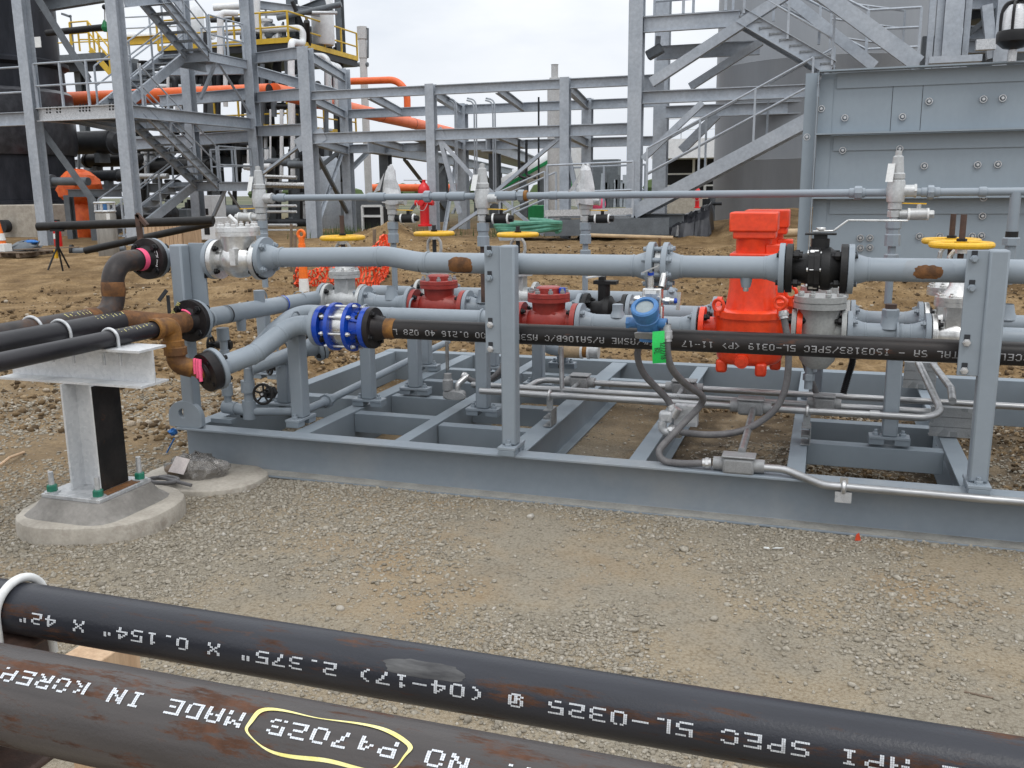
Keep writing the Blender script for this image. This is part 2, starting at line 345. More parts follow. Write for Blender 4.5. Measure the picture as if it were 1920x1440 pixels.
def dots(mb, text, pos, cw, chh, fill=.8, drop=0., seed=3):
    """pos(s, t) -> (point, normal); s runs along the writing, t up the letters; each dot is a small raised bar"""
    rg = random.Random(seed)
    for k, ch in enumerate(text):
        rows = FONT.get(ch, FONT[' '])
        for r in range(7):
            b = int(rows[2*r:2*r+2], 16)
            for c in range(5):
                if not (b >> (4-c)) & 1 or rg.random() < drop: continue
                w = cw*.62/5*1.2; h = chh/7*fill*1.15; s0 = k*cw+cw*(c+.5)*.74/5+cw*.05; t0 = (6-r+.5)*chh/7-chh/2
                for sub in (-.3, .3):
                    q = []
                    for ds, dt in ((-.255, -.5), (.255, -.5), (.255, .5), (-.255, .5)):
                        p, n = pos(s0+sub*w+ds*w, t0+dt*h); q.append(p)
                    p, n = pos(s0, t0); mb.add(q, [(0, 1, 2, 3)])
    return mb
def on_pipe(o, d, r, up, a_mid, s_sign=1, t_sign=1, lift=.0005):
    """lettering map on a pipe through o along d; a_mid is the angle (from up towards side) of the line's middle"""
    d = V(d).normalized(); up = V(up); side = d.cross(up)
    def pos(s, t):
        a = a_mid+t_sign*t/r; n = up*math.cos(a)+side*math.sin(a)
        return V(o)+d*(s*s_sign)+n*(r+lift), n
    return pos
# ------------------------------------------------------------------ ground
class Noise:
    def __init__(s, seed): s.g = np.random.RandomState(seed).rand(256, 256)
    def __call__(s, x, y):
        xi = np.floor(x).astype(int); yi = np.floor(y).astype(int); fx = x-xi; fy = y-yi; fx = fx*fx*(3-2*fx); fy = fy*fy*(3-2*fy)
        g = s.g; a = g[xi % 256, yi % 256]; b = g[(xi+1) % 256, yi % 256]; c = g[xi % 256, (yi+1) % 256]; d = g[(xi+1) % 256, (yi+1) % 256]
        return (a*(1-fx)+b*fx)*(1-fy)+(c*(1-fx)+d*fx)*fy-.5
n1, n2, n3, n4 = Noise(1), Noise(2), Noise(3), Noise(4)
def sm(x, a, b): t = np.clip((x-a)/(b-a), 0, 1); return t*t*(3-2*t)
def GH(x, y):
    x = np.asarray(x, float); y = np.asarray(y, float)
    h = .2*sm(y, 7.5, 15)*sm(x, -17, -11)
    d = sm(y, 5.6, 6.8)+sm(-x, 3.0, 4.6)*sm(y, 3.2, 5.5); d = np.clip(d, 0, 1)
    rg_ = 1-np.abs(n2(x*2.6+3, y*2.6))*4; clod = n1(x*1.1, y*1.1)*.09+n2(x*3.3, y*3.3)*.06+n3(x*8, y*8)*.05+n4(x*17, y*17)*.03+np.clip(rg_, 0, 1)**2*.03
    inside = ((x > -2.9) & (y > 3.8) & (y < 5.95))*sm(x, -1.2, -.6)
    h = h+clod*d*(1-.5*sm(y, 14, 20))+(n2(x*4, y*4)*.03+n3(x*13, y*13)*.03+n4(x*30, y*30)*.015-.01)*inside+(1-d)*(1-inside)*(n1(x*2, y*2)*.015+n3(x*15, y*15)*.005)
    # the spoil banks left and right of the hydrant
    for cx, cy, rx, ry, hh in ((1.2, 10.6, 3.4, 1.8, .16), (-4.5, 11, 2.4, 1.6, .14), (-8.4, 17.2, 1.5, 1, .35), (-1, 22.5, 2.2, 1.6, .75)):
        h = h+hh*np.exp(-((x-cx)/rx)**2-((y-cy)/ry)**2)*(1+1.2*n2(x*1.7, y*1.7))
    return h
def gz(x, y): return float(GH(x, y))
def build_ground():
    ys = np.concatenate([np.arange(-6, .2, .5), np.arange(.2, 8, .034), np.arange(8, 18, .075), 18*1.09**np.arange(0, 42)])
    xr = np.concatenate([np.arange(-6, 3.2, .04)]); k = np.arange(1, 46)
    xs = np.concatenate([(-6-.06*(1.2**k))[::-1], xr, 3.2+.06*(1.2**k)])
    X, Y = np.meshgrid(xs, ys); Z = GH(X, Y); ny, nx = X.shape
    me = bpy.data.meshes.new('ground'); co = np.stack([X, Y, Z], -1).reshape(-1, 3)
    i = np.arange(ny-1)[:, None]*nx+np.arange(nx-1)[None]; q = np.stack([i, i+1, i+1+nx, i+nx], -1).reshape(-1, 4)
    me.vertices.add(len(co)); me.vertices.foreach_set('co', co.ravel().astype(np.float32))
    me.loops.add(q.size); me.loops.foreach_set('vertex_index', q.ravel().astype(np.int32))
    me.polygons.add(len(q)); me.polygons.foreach_set('loop_start', np.arange(0, q.size, 4, dtype=np.int32)); me.polygons.foreach_set('use_smooth', np.ones(len(q), bool))
    me.update(); me.validate()
    g = bpy.data.objects.new('ground', me); COL.objects.link(g); g['kind'] = 'structure'
    m = bpy.data.materials.new('ground'); m.use_nodes = True; t = m.node_tree; n = t.nodes; l = t.links; b = n['Principled BSDF']; b.inputs['Roughness'].default_value = .92
    b.inputs['Specular IOR Level'].default_value = .25
    tc = n.new('ShaderNodeTexCoord'); sp = n.new('ShaderNodeSeparateXYZ'); l.new(tc.outputs['Object'], sp.inputs[0])
    def noise(sc, det=8, rough=.6):
        q = n.new('ShaderNodeTexNoise'); q.inputs['Scale'].default_value = sc; q.inputs['Detail'].default_value = det; q.inputs['Roughness'].default_value = rough; l.new(tc.outputs['Object'], q.inputs[0]); return q.outputs[0]
    def ramp(src, stops):
        r = n.new('ShaderNodeValToRGB'); e = r.color_ramp.elements
        while len(e) < len(stops): e.new(.5)
        for k, (p, c) in enumerate(stops): e[k].position = p; e[k].color = (*c, 1)
        l.new(src, r.inputs[0]); return r.outputs[0]
    def mix(f, a, c, mode='MIX'):
        q = n.new('ShaderNodeMixRGB'); q.blend_type = mode
        for s, x in zip(q.inputs, (f, a, c)):
            if isinstance(x, (int, float)): s.default_value = x
            else: l.new(x, s)
        return q.outputs[0]
    def mth(op, a, c=0.):
        q = n.new('ShaderNodeMath'); q.operation = op
        for s, x in zip(q.inputs, (a, c)):
            if isinstance(x, (int, float)): s.default_value = x
            else: l.new(x, s)
        return q.outputs[0]
    fines = ramp(noise(3.2), [(.3, (.245, .212, .158)), (.5, (.30, .262, .198)), (.7, (.35, .308, .235))])
    tan = ramp(noise(7), [(.3, (.285, .222, .14)), (.7, (.375, .30, .198))])
    near = mix(ramp(noise(1.6), [(.44, (0,)*3), (.56, (1,)*3)]), fines, tan)
    vor = n.new('ShaderNodeTexVoronoi'); vor.inputs['Scale'].default_value = 95; l.new(tc.outputs['Object'], vor.inputs[0])
    near = mix(.4, near, ramp(vor.outputs['Distance'], [(.0, (.38, .35, .30)), (.5, (.30, .27, .215)), (.8, (.12, .10, .075))]), 'MIX')
    dirt = ramp(noise(2.3, 10), [(.3, (.105, .064, .028)), (.44, (.185, .118, .054)), (.58, (.265, .178, .088)), (.75, (.335, .24, .135))])
    dirt = mix(.8, dirt, ramp(noise(34, 5), [(.33, (.55, .53, .5)), (.6, (1.08,)*3)]), 'MULTIPLY')
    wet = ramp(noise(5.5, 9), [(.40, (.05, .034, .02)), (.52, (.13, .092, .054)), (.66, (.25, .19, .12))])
    near = mix(ramp(noise(.9, 7), [(.52, (0,)*3), (.66, (.75,)*3)]), near, ramp(noise(12), [(.3, (.29, .19, .095)), (.7, (.36, .26, .15))]))
    near = mix(ramp(noise(2.1, 9, .7), [(.60, (0,)*3), (.70, (.6,)*3)]), near, (.12, .09, .06, 1) if False else ramp(noise(20), [(.3, (.13, .10, .068)), (.7, (.19, .15, .10))]))
    d = n.new('ShaderNodeMapRange'); d.interpolation_type = 'SMOOTHSTEP'; d.inputs['From Min'].default_value = 5.3; d.inputs['From Max'].default_value = 6.6
    l.new(mth('ADD', sp.outputs[1], mth('MULTIPLY', noise(1.3), 1.2)), d.inputs[0])
    dl = n.new('ShaderNodeMapRange'); dl.interpolation_type = 'SMOOTHSTEP'; dl.inputs['From Min'].default_value = 6.0; dl.inputs['From Max'].default_value = 8.0
    l.new(mth('ADD', mth('SUBTRACT', sp.outputs[1], sp.outputs[0]), mth('MULTIPLY', noise(1.1), 1.6)), dl.inputs[0])
    fac = mth('MAXIMUM', d.outputs[0], mth('MULTIPLY', dl.outputs[0], .75))
    col = mix(fac, near, dirt)
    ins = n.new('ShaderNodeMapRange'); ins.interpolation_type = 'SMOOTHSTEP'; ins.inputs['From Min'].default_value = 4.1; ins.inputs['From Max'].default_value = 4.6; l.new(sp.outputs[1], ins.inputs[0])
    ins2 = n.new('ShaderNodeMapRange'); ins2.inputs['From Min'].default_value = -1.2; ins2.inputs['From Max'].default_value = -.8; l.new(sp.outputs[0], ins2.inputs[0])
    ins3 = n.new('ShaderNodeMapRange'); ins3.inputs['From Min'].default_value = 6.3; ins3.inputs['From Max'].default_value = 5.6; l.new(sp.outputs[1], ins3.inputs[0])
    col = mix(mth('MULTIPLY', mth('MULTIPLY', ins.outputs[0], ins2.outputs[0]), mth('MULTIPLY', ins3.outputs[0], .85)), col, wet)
    far = n.new('ShaderNodeMapRange'); far.inputs['From Min'].default_value = 24; far.inputs['From Max'].default_value = 60; l.new(sp.outputs[1], far.inputs[0])
    col = mix(far.outputs[0], col, ramp(noise(.1), [(.4, (.07, .09, .05)), (.6, (.16, .15, .10))]))
    l.new(col, b.inputs['Base Color'])
    bp = n.new('ShaderNodeBump'); bp.inputs['Strength'].default_value = .9; bp.inputs['Distance'].default_value = .02
    l.new(mix(.5, noise(60, 5), noise(170, 3)), bp.inputs['Height']); l.new(bp.outputs[0], b.inputs['Normal'])
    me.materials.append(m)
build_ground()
def scatter(name, pts, size, flat, ma, seed):
    """many irregular stones as one mesh; pts (n,2)"""
    rs = np.random.RandomState(seed); t = (1+5**.5)/2
    iv = np.array([(-1, t, 0), (1, t, 0), (-1, -t, 0), (1, -t, 0), (0, -1, t), (0, 1, t), (0, -1, -t), (0, 1, -t), (t, 0, -1), (t, 0, 1), (-t, 0, -1), (-t, 0, 1)])/1.9
    fv = np.array([(0, 11, 5), (0, 5, 1), (0, 1, 7), (0, 7, 10), (0, 10, 11), (1, 5, 9), (5, 11, 4), (11, 10, 2), (10, 7, 6), (7, 1, 8), (3, 9, 4), (3, 4, 2), (3, 2, 6), (3, 6, 8), (3, 8, 9), (4, 9, 5), (2, 4, 11), (6, 2, 10), (8, 6, 7), (9, 8, 1)])
    n = len(pts); v = np.repeat(iv[None], n, 0)*(1+rs.uniform(-.33, .33, (n, 12, 1)))
    sc = np.stack([np.ones(n), rs.uniform(.55, 1, n), rs.uniform(flat*.7, flat*1.4, n)], -1)*size[:, None]*.5
    v = v*sc[:, None]
    # tilt then spin
    a = rs.uniform(-.5, .5, n); c, s = np.cos(a)[:, None], np.sin(a)[:, None]; y = v[..., 1]*c-v[..., 2]*s; z = v[..., 1]*s+v[..., 2]*c; v = np.stack([v[..., 0], y, z], -1)
    a = rs.uniform(0, 6.28, n); c, s = np.cos(a)[:, None], np.sin(a)[:, None]; x = v[..., 0]*c-v[..., 1]*s; y = v[..., 0]*s+v[..., 1]*c; v = np.stack([x, y, v[..., 2]], -1)
    z0 = GH(pts[:, 0], pts[:, 1])+size*flat*.5*rs.uniform(-.05, .6, n)
    v = v+np.stack([pts[:, 0], pts[:, 1], z0], -1)[:, None]
    f = (fv[None]+(np.arange(n)*12)[:, None, None]).reshape(-1, 3)
    me = bpy.data.meshes.new(name); me.vertices.add(n*12); me.vertices.foreach_set('co', v.ravel().astype(np.float32))
    me.loops.add(f.size); me.loops.foreach_set('vertex_index', f.ravel().astype(np.int32)); me.polygons.add(len(f)); me.polygons.foreach_set('loop_start', np.arange(0, f.size, 3, dtype=np.int32))
    me.update(); me.materials.append(ma); o = bpy.data.objects.new(name, me); COL.objects.link(o); o['kind'] = 'stuff'; return o
def stone_mat(name, stops, rough=.85):
    m = bpy.data.materials.new(name); m.use_nodes = True; t = m.node_tree; n = t.nodes; l = t.links; b = n['Principled BSDF']; b.inputs['Roughness'].default_value = rough; b.inputs['Specular IOR Level'].default_value = .3
    g = n.new('ShaderNodeNewGeometry'); r = n.new('ShaderNodeValToRGB'); e = r.color_ramp.elements
    while len(e) < len(stops): e.new(.5)
    for k, (p, c) in enumerate(stops): e[k].position = p; e[k].color = (*c, 1)
    l.new(g.outputs['Random Per Island'], r.inputs[0])
    q = n.new('ShaderNodeTexNoise'); q.inputs['Scale'].default_value = 120; tc = n.new('ShaderNodeTexCoord'); l.new(tc.outputs['Object'], q.inputs[0])
    r2 = n.new('ShaderNodeValToRGB'); r2.color_ramp.elements[0].position = .3; r2.color_ramp.elements[0].color = (.72,)*3+(1,); r2.color_ramp.elements[1].position = .7; r2.color_ramp.elements[1].color = (1.12,)*3+(1,); l.new(q.outputs[0], r2.inputs[0])
    mx = n.new('ShaderNodeMixRGB'); mx.blend_type = 'MULTIPLY'; mx.inputs[0].default_value = 1; l.new(r.outputs[0], mx.inputs[1]); l.new(r2.outputs[0], mx.inputs[2]); l.new(mx.outputs[0], b.inputs['Base Color']); return m
def gravel():
    rs = np.random.RandomState(11); pts = []; sz = []
    def region(x0, x1, y0, y1, dens, smin, smax, clump=1.):
        n = int((x1-x0)*(y1-y0)*dens); p = np.stack([rs.uniform(x0, x1, n), rs.uniform(y0, y1, n)], -1)
        w = n1(p[:, 0]*1.3+7, p[:, 1]*1.3)*1.5+n2(p[:, 0]*3.7, p[:, 1]*3.7)*.9+n3(p[:, 0]*9, p[:, 1]*9)*.4
        keep = rs.rand(n) < np.clip(.52+clump*w*1.25, .07, 1); p = p[keep]
        skip = (p[:, 1] > 3.66) & (p[:, 1] < 6.0) & (p[:, 0] > -2.97); p = p[~skip | (rs.rand(len(p)) < .75)]
        pts.append(p); s = smin+(smax-smin)*rs.rand(len(p))**2.6; sz.append(s)
    region(-1.25, .95, .95, 1.75, 19000, .006, .020, .45)
    region(-2.2, 1.0, 1.75, 2.6, 13500, .006, .021, 1.0)
    region(-3.3, 1.2, 2.6, 3.75, 9000, .006, .023, 1.1)
    region(-4.4, -2.2, 2.2, 3.6, 4500, .007, .026, .8)
    region(-5.6, -2.7, 3.6, 5.6, 3000, .008, .032, .9)
    region(-2.9, 1.4, 3.75, 5.9, 8000, .006, .024, .9)
    region(-2.95, 1.3, 3.585, 3.665, 15000, .006, .022, .5); region(-2.95, 1.3, 3.60, 3.67, 500, .02, .036, .8)
    region(-2.6, 1.2, 2.0, 3.7, 60, .024, .042, .6)
    p = np.concatenate(pts); s = np.concatenate(sz)
    ma = stone_mat('stone', [(0, (.22, .195, .155)), (.3, (.27, .24, .19)), (.7, (.33, .298, .242)), (.93, (.375, .343, .287)), (.97, (.33, .268, .19)), (1, (.47, .445, .40))])
    scatter('gravel', p, s, .5, ma, 5)
    # clods of turned earth behind and inside the skid
    n = 36000; p = np.stack([rs.uniform(-10, 6, n), 6.2+12*rs.rand(n)**1.7], -1); w = n1(p[:, 0]*.7, p[:, 1]*.7)+n2(p[:, 0]*2, p[:, 1]*2)*.8; p = p[w > -.2]
    n = 9000; q = np.stack([rs.uniform(-1.1, 1.6, n), rs.uniform(4.1, 5.9, n)], -1); w = n1(q[:, 0]*1.9, q[:, 1]*1.9)+n2(q[:, 0]*4, q[:, 1]*4)*.5; q = q[w > .05]
    n = 6000; q2 = np.stack([rs.uniform(-7, -3.1, n), rs.uniform(4, 8, n)], -1)
    p = np.concatenate([p, q, q2]); s = .012+.05*rs.rand(len(p))**3.4; s[len(s)-len(q)-len(q2):len(s)-len(q2)] = .008+.028*rs.rand(len(q))**2.5
    scatter('earth_clods', p, s, .7, stone_mat('clod', [(0, (.06, .04, .022)), (.35, (.125, .083, .043)), (.7, (.215, .148, .08)), (.93, (.29, .21, .125)), (1, (.42, .37, .3))], .95), 9)
gravel()

# ------------------------------------------------------------------ skid frame
YF, ZT = 3.654, .21
sk = thing('skid_frame', 'low grey steel beam frame on the ground carrying all the valves and pipes', 'skid', (-1, 4.8, 0))
mb = MB(); mb.ibeam((2.6, YF+.045, .105), (-2.97, YF+.045, .105), .09, .21, .012, .009, kind='C'); mb.build('long_beam', 'dusty_grey', sk, bevel=.003)
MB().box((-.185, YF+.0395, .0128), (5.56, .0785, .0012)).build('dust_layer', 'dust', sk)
MB().ibeam((-2.97, 6.0, .105), (2.6, 6.0, .105), .09, .21, .012, .009, kind='C').build('long_beam', 'grey_steel_paint', sk, bevel=.003)
MB().ibeam((-2.925, YF+.092, .105), (-2.925, 5.953, .105), .085, .204, .011, .008, kind='C').build('end_beam', 'grey_steel_paint', sk, bevel=.003)
for i, X in enumerate((-2.33, -1.806, -1.25, -.708, -.066, .575, 1.25)):
    w = (.085, .07, .10, .072, .072, .075, .08)[i]
    MB().ibeam((X, YF+.092, .105), (X, 5.953, .105), w, .202-.002*(i % 2), .010, .008, kind='I' if i in (2, 3) else 'C').build('cross_beam', 'grey_steel_paint', sk, bevel=.002)
def tie(x0, x1, y, h=.10, w=.07, z=None):
    MB().ibeam((x0, y, (z or .198)-h/2), (x1, y, (z or .198)-h/2), w, h, .008, .007, kind='C').build('tie_beam', 'grey_steel_paint', sk, bevel=.002)
tie(-2.285, -1.845, 4.24); tie(-1.765, -1.305, 4.13); tie(-2.285, -1.845, 4.68); tie(-1.765, -1.305, 4.6)
tie(-2.88, -2.38, 4.55, .12, .08); tie(-2.285, -1.305, 5.12); tie(-2.285, -1.305, 5.5); tie(-1.2, -.75, 5.45)
tie(-.03, .535, 4.30); tie(-.03, .535, 4.72); tie(.615, 1.21, 5.3)
# lifting lug at the front left corner
lu = V((P(352, 795, Y=YF+.03).x, YF+.012, ZT)); n = 20; poly = [(-.095, 0), (.095, 0)]+[(.095*math.cos(t), .055+.078*math.sin(t)) for t in np.linspace(0, math.pi, n)]
mb = MB(); o0 = len(mb.v); hole = [(.026*math.cos(t)-.01, .066+.026*math.sin(t)) for t in np.linspace(0, 2*math.pi, 24, endpoint=False)]
def plate_with_hole(mb, outer, c, r, o, u, v, w, t):
    """flat plate in u,v with one round hole: rays from the hole to the outline"""
    n = 48; o = V(o); u = V(u); v = V(v); w = V(w); ring = []
    for i in range(n):
        a = 2*math.pi*i/n; dx, dy = math.cos(a), math.sin(a); best = 9
        for k in range(len(outer)):
            x1, y1 = outer[k]; x2, y2 = outer[(k+1) % len(outer)]; ex, ey = x2-x1, y2-y1; den = dx*ey-dy*ex
            if abs(den) < 1e-9: continue
            s = ((x1-c[0])*ey-(y1-c[1])*ex)/den; q = ((x1-c[0])*dy-(y1-c[1])*dx)/den
            if s > 0 and -1e-6 <= q <= 1+1e-6: best = min(best, s)
        ring.append((c[0]+dx*best, c[1]+dy*best, c[0]+dx*r, c[1]+dy*r))
    vs = []
    for k in (0, t):
        for a in ring: vs.append(o+u*a[0]+v*a[1]+w*k)
        for a in ring: vs.append(o+u*a[2]+v*a[3]+w*k)
    f = []
    for i in range(n):
        j = (i+1) % n
        f += [(i, j, n+j, n+i), (2*n+i, 3*n+i, 3*n+j, 2*n+j), (i, 2*n+i, 2*n+j, j), (n+i, n+j, 3*n+j, 3*n+i)]
    mb.add(vs, f)
plate_with_hole(mb, poly, (-.012, .07), .023, lu, (1, 0, 0), (0, 0, 1), (0, 1, 0), .03); mb.build('lifting_lug', 'grey_paint', sk, bevel=.002)
# ------------------------------------------------------------------ support posts
def base_plate(root, x, y, z, along='x', L=.17, Wd=.075, nb=2):
    mb = MB(); dx, dy = (L, Wd) if along == 'x' else (Wd, L)
    # pad of two strips with a gap and the plate on them
    for s in (-1, 1):
        off = (L/2-.032)*s; c = (x+off, y, z+.0125) if along == 'x' else (x, y+off, z+.0125); d = (.064, Wd*.9, .025) if along == 'x' else (Wd*.9, .064, .025); MB().box(c, d).build('shim', 'grey_steel_paint', root, bevel=.002)
    pl = MB().box((x, y, z+.032), (dx, dy, .013)).build('base_plate', 'grey_paint', root, bevel=.002)
    for s in (-1, 1):
        off = (L/2-.03)*s; p = V((x+off, y, z+.0385)) if along == 'x' else V((x, y+off, z+.0385))
        put('bolt', ('hexbolt',), lambda mb: (mb.hexp((0, 0, 0), (0, 0, 1), .015, .012), mb.cyl((0, 0, .012), (0, 0, .024), .008, 10)), 'grey_paint', pl, place(p, (0, 0, 1)))
def post(x, y, top, label, w=.062, along='y', group='grey tube posts on the skid', L=.17, head=True):
    r = thing('support_post', label, 'post', (x, y, ZT), group); base_plate(r, x, y, ZT, along, L)
    MB().box((x, y, (ZT+.039+top)/2), (w, w, top-ZT-.039)).build('tube', 'grey_paint', r, bevel=.007)
    if head: MB().box((x, y, top+.005), (.15 if along == 'y' else .09, .085, .01)).build('top_plate', 'grey_paint', r, bevel=.002)
    return r
def pipe_strap(r, x, y, z, rp, ma='grey_paint'):
    """U-bolt over a pipe running along X, legs down through the top plate"""
    pts = [(x, y-rp-.005, z-rp-.035)]+[(x, y-(rp+.005)*math.cos(a), z+(rp+.005)*math.sin(a)) for a in np.linspace(0, math.pi, 17)]+[(x, y+rp+.005, z-rp-.035)]
    mb = MB().sweep(pts, .0055, 8)
    for s in (-1, 1): mb.hexp((x, y+s*(rp+.005), z-rp-.022), (0, 0, -1), .011, .009)
    mb.build('u_bolt', ma, r)
# ------------------------------------------------------------------ process piping on the skid
def XP(px, Y, Z):
    py = 600.
    for _ in range(8): p = P(px, py, Y=Y); py += (p.z-Z)/mpx(p)
    return p.x
YH, ZH = 3.80, 1.02      # header line
ZB = .718                # black line under it
YA, YB, YC, ZR = 4.32, 4.75, 5.35, .70
RP, RO = .0445, .095     # 3 inch pipe, its flange
ex, ey, ezv = V((1, 0, 0)), V((0, 1, 0)), V((0, 0, 1))
def weld(mb, c, axis, r, w=.006):
    a = V(axis).normalized(); mb.lathe([(-w, r), (-w*.5, r+.0022), (w*.5, r+.0022), (w, r)], V(c), a, 24)
def spool_x(x0, x1, y, z, label, group=None, fl=(1, 1), nb=(4, 4), r=RP, ro=RO, welds=(), ma='grey_paint', name='pipe_spool', loc=None, L=.085, bma=None):
    """straight spool along X; flange mating faces at x0 and x1"""
    t = thing(name, label, 'pipe', loc or ((x0+x1)/2, y, z), group); a = x0+(.02 if fl[0] else 0); b = x1-(.02 if fl[1] else 0)
    mb = MB().lathe([(0, r*.86), (0, r), (b-a, r), (b-a, r*.86)], (a, y, z), ex, 28)
    for w in ([x0+.075] if fl[0] else [])+([x1-.075] if fl[1] else [])+list(welds): weld(mb, (w, y, z), ex, r)
    mb.build('pipe', ma, t)
    if fl[0]: flange(t, (x0, y, z), ex, ro, r, nb=nb[0], L=L, bma=bma)
    if fl[1]: flange(t, (x1, y, z), -ex, ro, r, nb=nb[1], L=L, bma=bma)
    return t
# ---- header line ----
xa, xb_ = XP(407, YH, ZH), XP(493, YH, ZH)
AF = P(284, 487, Y=3.69); AF.z = ZH+.008; xfl = AF.x
t = thing('pipe_spool', 'short grey spool with elbow between the chalk-marked black flange and silver check valve', 'pipe', (xfl+.1, YH, ZH)); spl = t
MB().tube([AF+V((0, .03, 0)), (AF.x, YH, ZH+.004), (xa-.03, YH, ZH)], RP, 28, .085, 10).build('pipe', 'grey_paint', t); flange(t, AF, ey, RO, RP, .024, nb=0); f2_ = flange(t, (xa-.003, YH, ZH), -ex, RO, RP, .024, nb=0)
# check valve
def check_valve(x0, x1, y, z, label, ma, rb, bonnet_r, bonnet_z, cap=False, nb=4, boltm='cast_grey', endb='black_bolt', lug=False, group=None):
    t = thing('check_valve', label, 'valve', ((x0+x1)/2, y, z), group); xc = (x0+x1)/2; l = x1-x0
    prof = [(0, .02), (0, RO-.002), (.024, RO-.002), (.026, RP*1.25), (.05, RP*1.2), (l*.33, rb), (l*.5, rb*1.08), (l*.67, rb), (l-.05, RP*1.2), (l-.026, RP*1.25), (l-.024, RO-.002), (l, RO-.002), (l, .02)]
    mb = MB().lathe(prof, (x0, y, z), ex, 40); mb.cyl((xc, y, z), (xc, y, z+bonnet_z), bonnet_r*.72, 32, r2=bonnet_r*.8)
    if lug: mb.box((xc+.03, y-rb*.98, z+.018), (.03, .045, .075))
    else:
        for s in (-1, 1): mb.prism([(-.055, .052), (.055, .052), (.008, -.03), (-.008, -.03)], (xc, y-rb*.86 if s < 0 else y+rb*.86-.02, z), ex, ezv, ey, .022)
    b = mb.build('body', ma, t)
    for xx, sg in ((x0+.012, 1), (x1-.012, -1)): studs(b, (xx, y, z), ex, RO*.79, 4, .066, .0085, endb, math.pi/4)
    zb = z+bonnet_z
    MB().lathe([(0, .02), (0, bonnet_r), (.018, bonnet_r), (.0185, bonnet_r*.965), (.021, bonnet_r*.965), (.0215, bonnet_r), (.040, bonnet_r*.99), (.042, bonnet_r*.95), (.042, 0)], (xc, y, zb), ezv, 40).build('bonnet', ma, t)
    bo = t.children[-1]
    for i in range(8):
        th = 2*math.pi*(i+.5)/8; put('bolt', ('bonnetbolt', boltm), lambda mb: (mb.hexp((0, 0, 0), (0, 0, 1), .0125, .014), mb.cyl((0, 0, .012), (0, 0, .024), .0075, 8)), boltm, bo, place(V((xc+bonnet_r*.82*math.cos(th), y+bonnet_r*.82*math.sin(th), zb+.042)), ezv))
    if cap:
        MB().lathe([(0, .01), (0, bonnet_r*.6), (.026, bonnet_r*.58), (.032, bonnet_r*.5), (.032, 0)], (xc, y, zb+.04), ezv, 32).build('cover', ma, t)
    return t
cv = check_valve(xa, xb_, YH, ZH, 'polished silver swing check valve at the left end of the header pipe', 'silver_paint', .081, .102, .112, boltm='silver_paint', lug=True)
MB().tube([(xa+.12, YH, ZH+.15), (xa+.12, YH, ZH+.175), (xa+.09, YH-.01, ZH+.205)], .011, 10, .015).build('lifting_eye', 'silver_paint', cv)
for xx, s in ((xa, -1), (xb_, 1)): gasket(cv, (xx-s*.0, YH, ZH), ex, RO*.97)
studs(f2_, V((xa-.012, YH, ZH)), ex, RO*.79, 4, .03, .0085, 'grey_paint')
# slightly crooked header from check valve to the orifice flanges
xo = XP(1236, YH, ZH); xk = XP(755, YH, ZH)
t = thing('header_pipe', 'long grey header pipe with slight kink and square rust patch, left of orifice flanges', 'pipe', (xk, YH, ZH))
pts = [V((xb_+.04, YH, ZH+.012)), V((xk-.16, YH, ZH+.022)), V((xk-.07, YH, ZH+.024)), V((xk+.08, YH, ZH+.002)), V((xk+.2, YH, ZH)), V((xo-.04, YH, ZH))]
mb = MB().sweep(smooth_path(pts, 6), RP, 28); weld(mb, (xb_+.105, YH, ZH+.014), ex, RP+.001); weld(mb, (xk-.115, YH, ZH+.023), ex, RP+.001); weld(mb, (xk+.12, YH, ZH+.001), ex, RP+.001); weld(mb, (xo-.105, YH, ZH), ex, RP); mb.build('pipe', 'grey_paint', t)
f = flange(t, (xb_+.003, YH, ZH+.012), ex, RO, RP, .024); studs(f, (xb_+.012, YH, ZH+.012), ex, RO*.79, 4, .075, .0095, 'grey_paint', math.pi/4)
flange(t, (xo-.016, YH, ZH), -ex, RO*1.03, RP, .026)
def patch(parent, o, d, r, s0, s1, a0, a1, up=(0, 0, 1), ma='rust_weld', name='rust_patch', rag=.35, lift=.0008, seed=1):
    """irregular thin patch on a pipe surface"""
    rg = random.Random(seed); d = V(d); up = V(up); side = d.cross(up); n = 36; rim = []
    for i in range(n):
        th = 2*math.pi*i/n; k = 1/max(abs(math.cos(th))**3+abs(math.sin(th))**3, 1e-6)**(1/3)*(1-rag*rg.random()*.3); rim.append((math.cos(th)*k, math.sin(th)*k))
    mb = MB(); vs = []; K = 4
    for k in range(K+1):
        for x, y in rim:
            s = (s0+s1)/2+x*(s1-s0)/2*k/K; a = (a0+a1)/2+y*(a1-a0)/2*k/K; vs.append(V(o)+d*s+(up*math.cos(a)+side*math.sin(a))*(r+lift))
    fs = [(k*n+i, k*n+(i+1) % n, (k+1)*n+(i+1) % n, (k+1)*n+i) for k in range(1, K) for i in range(n)]+[(0, n+i, n+(i+1) % n) for i in range(n)]
    return mb.add(vs, fs).build(name, ma, parent)
FR = math.pi/2     # angle of the front (-Y) side for d=+X: side = d x up = -Y
patch(t, (0, YH, ZH), ex, RP, XP(846, YH, ZH), XP(893, YH, ZH), FR-.75, FR+1.15, ma='rust_weld', seed=3)
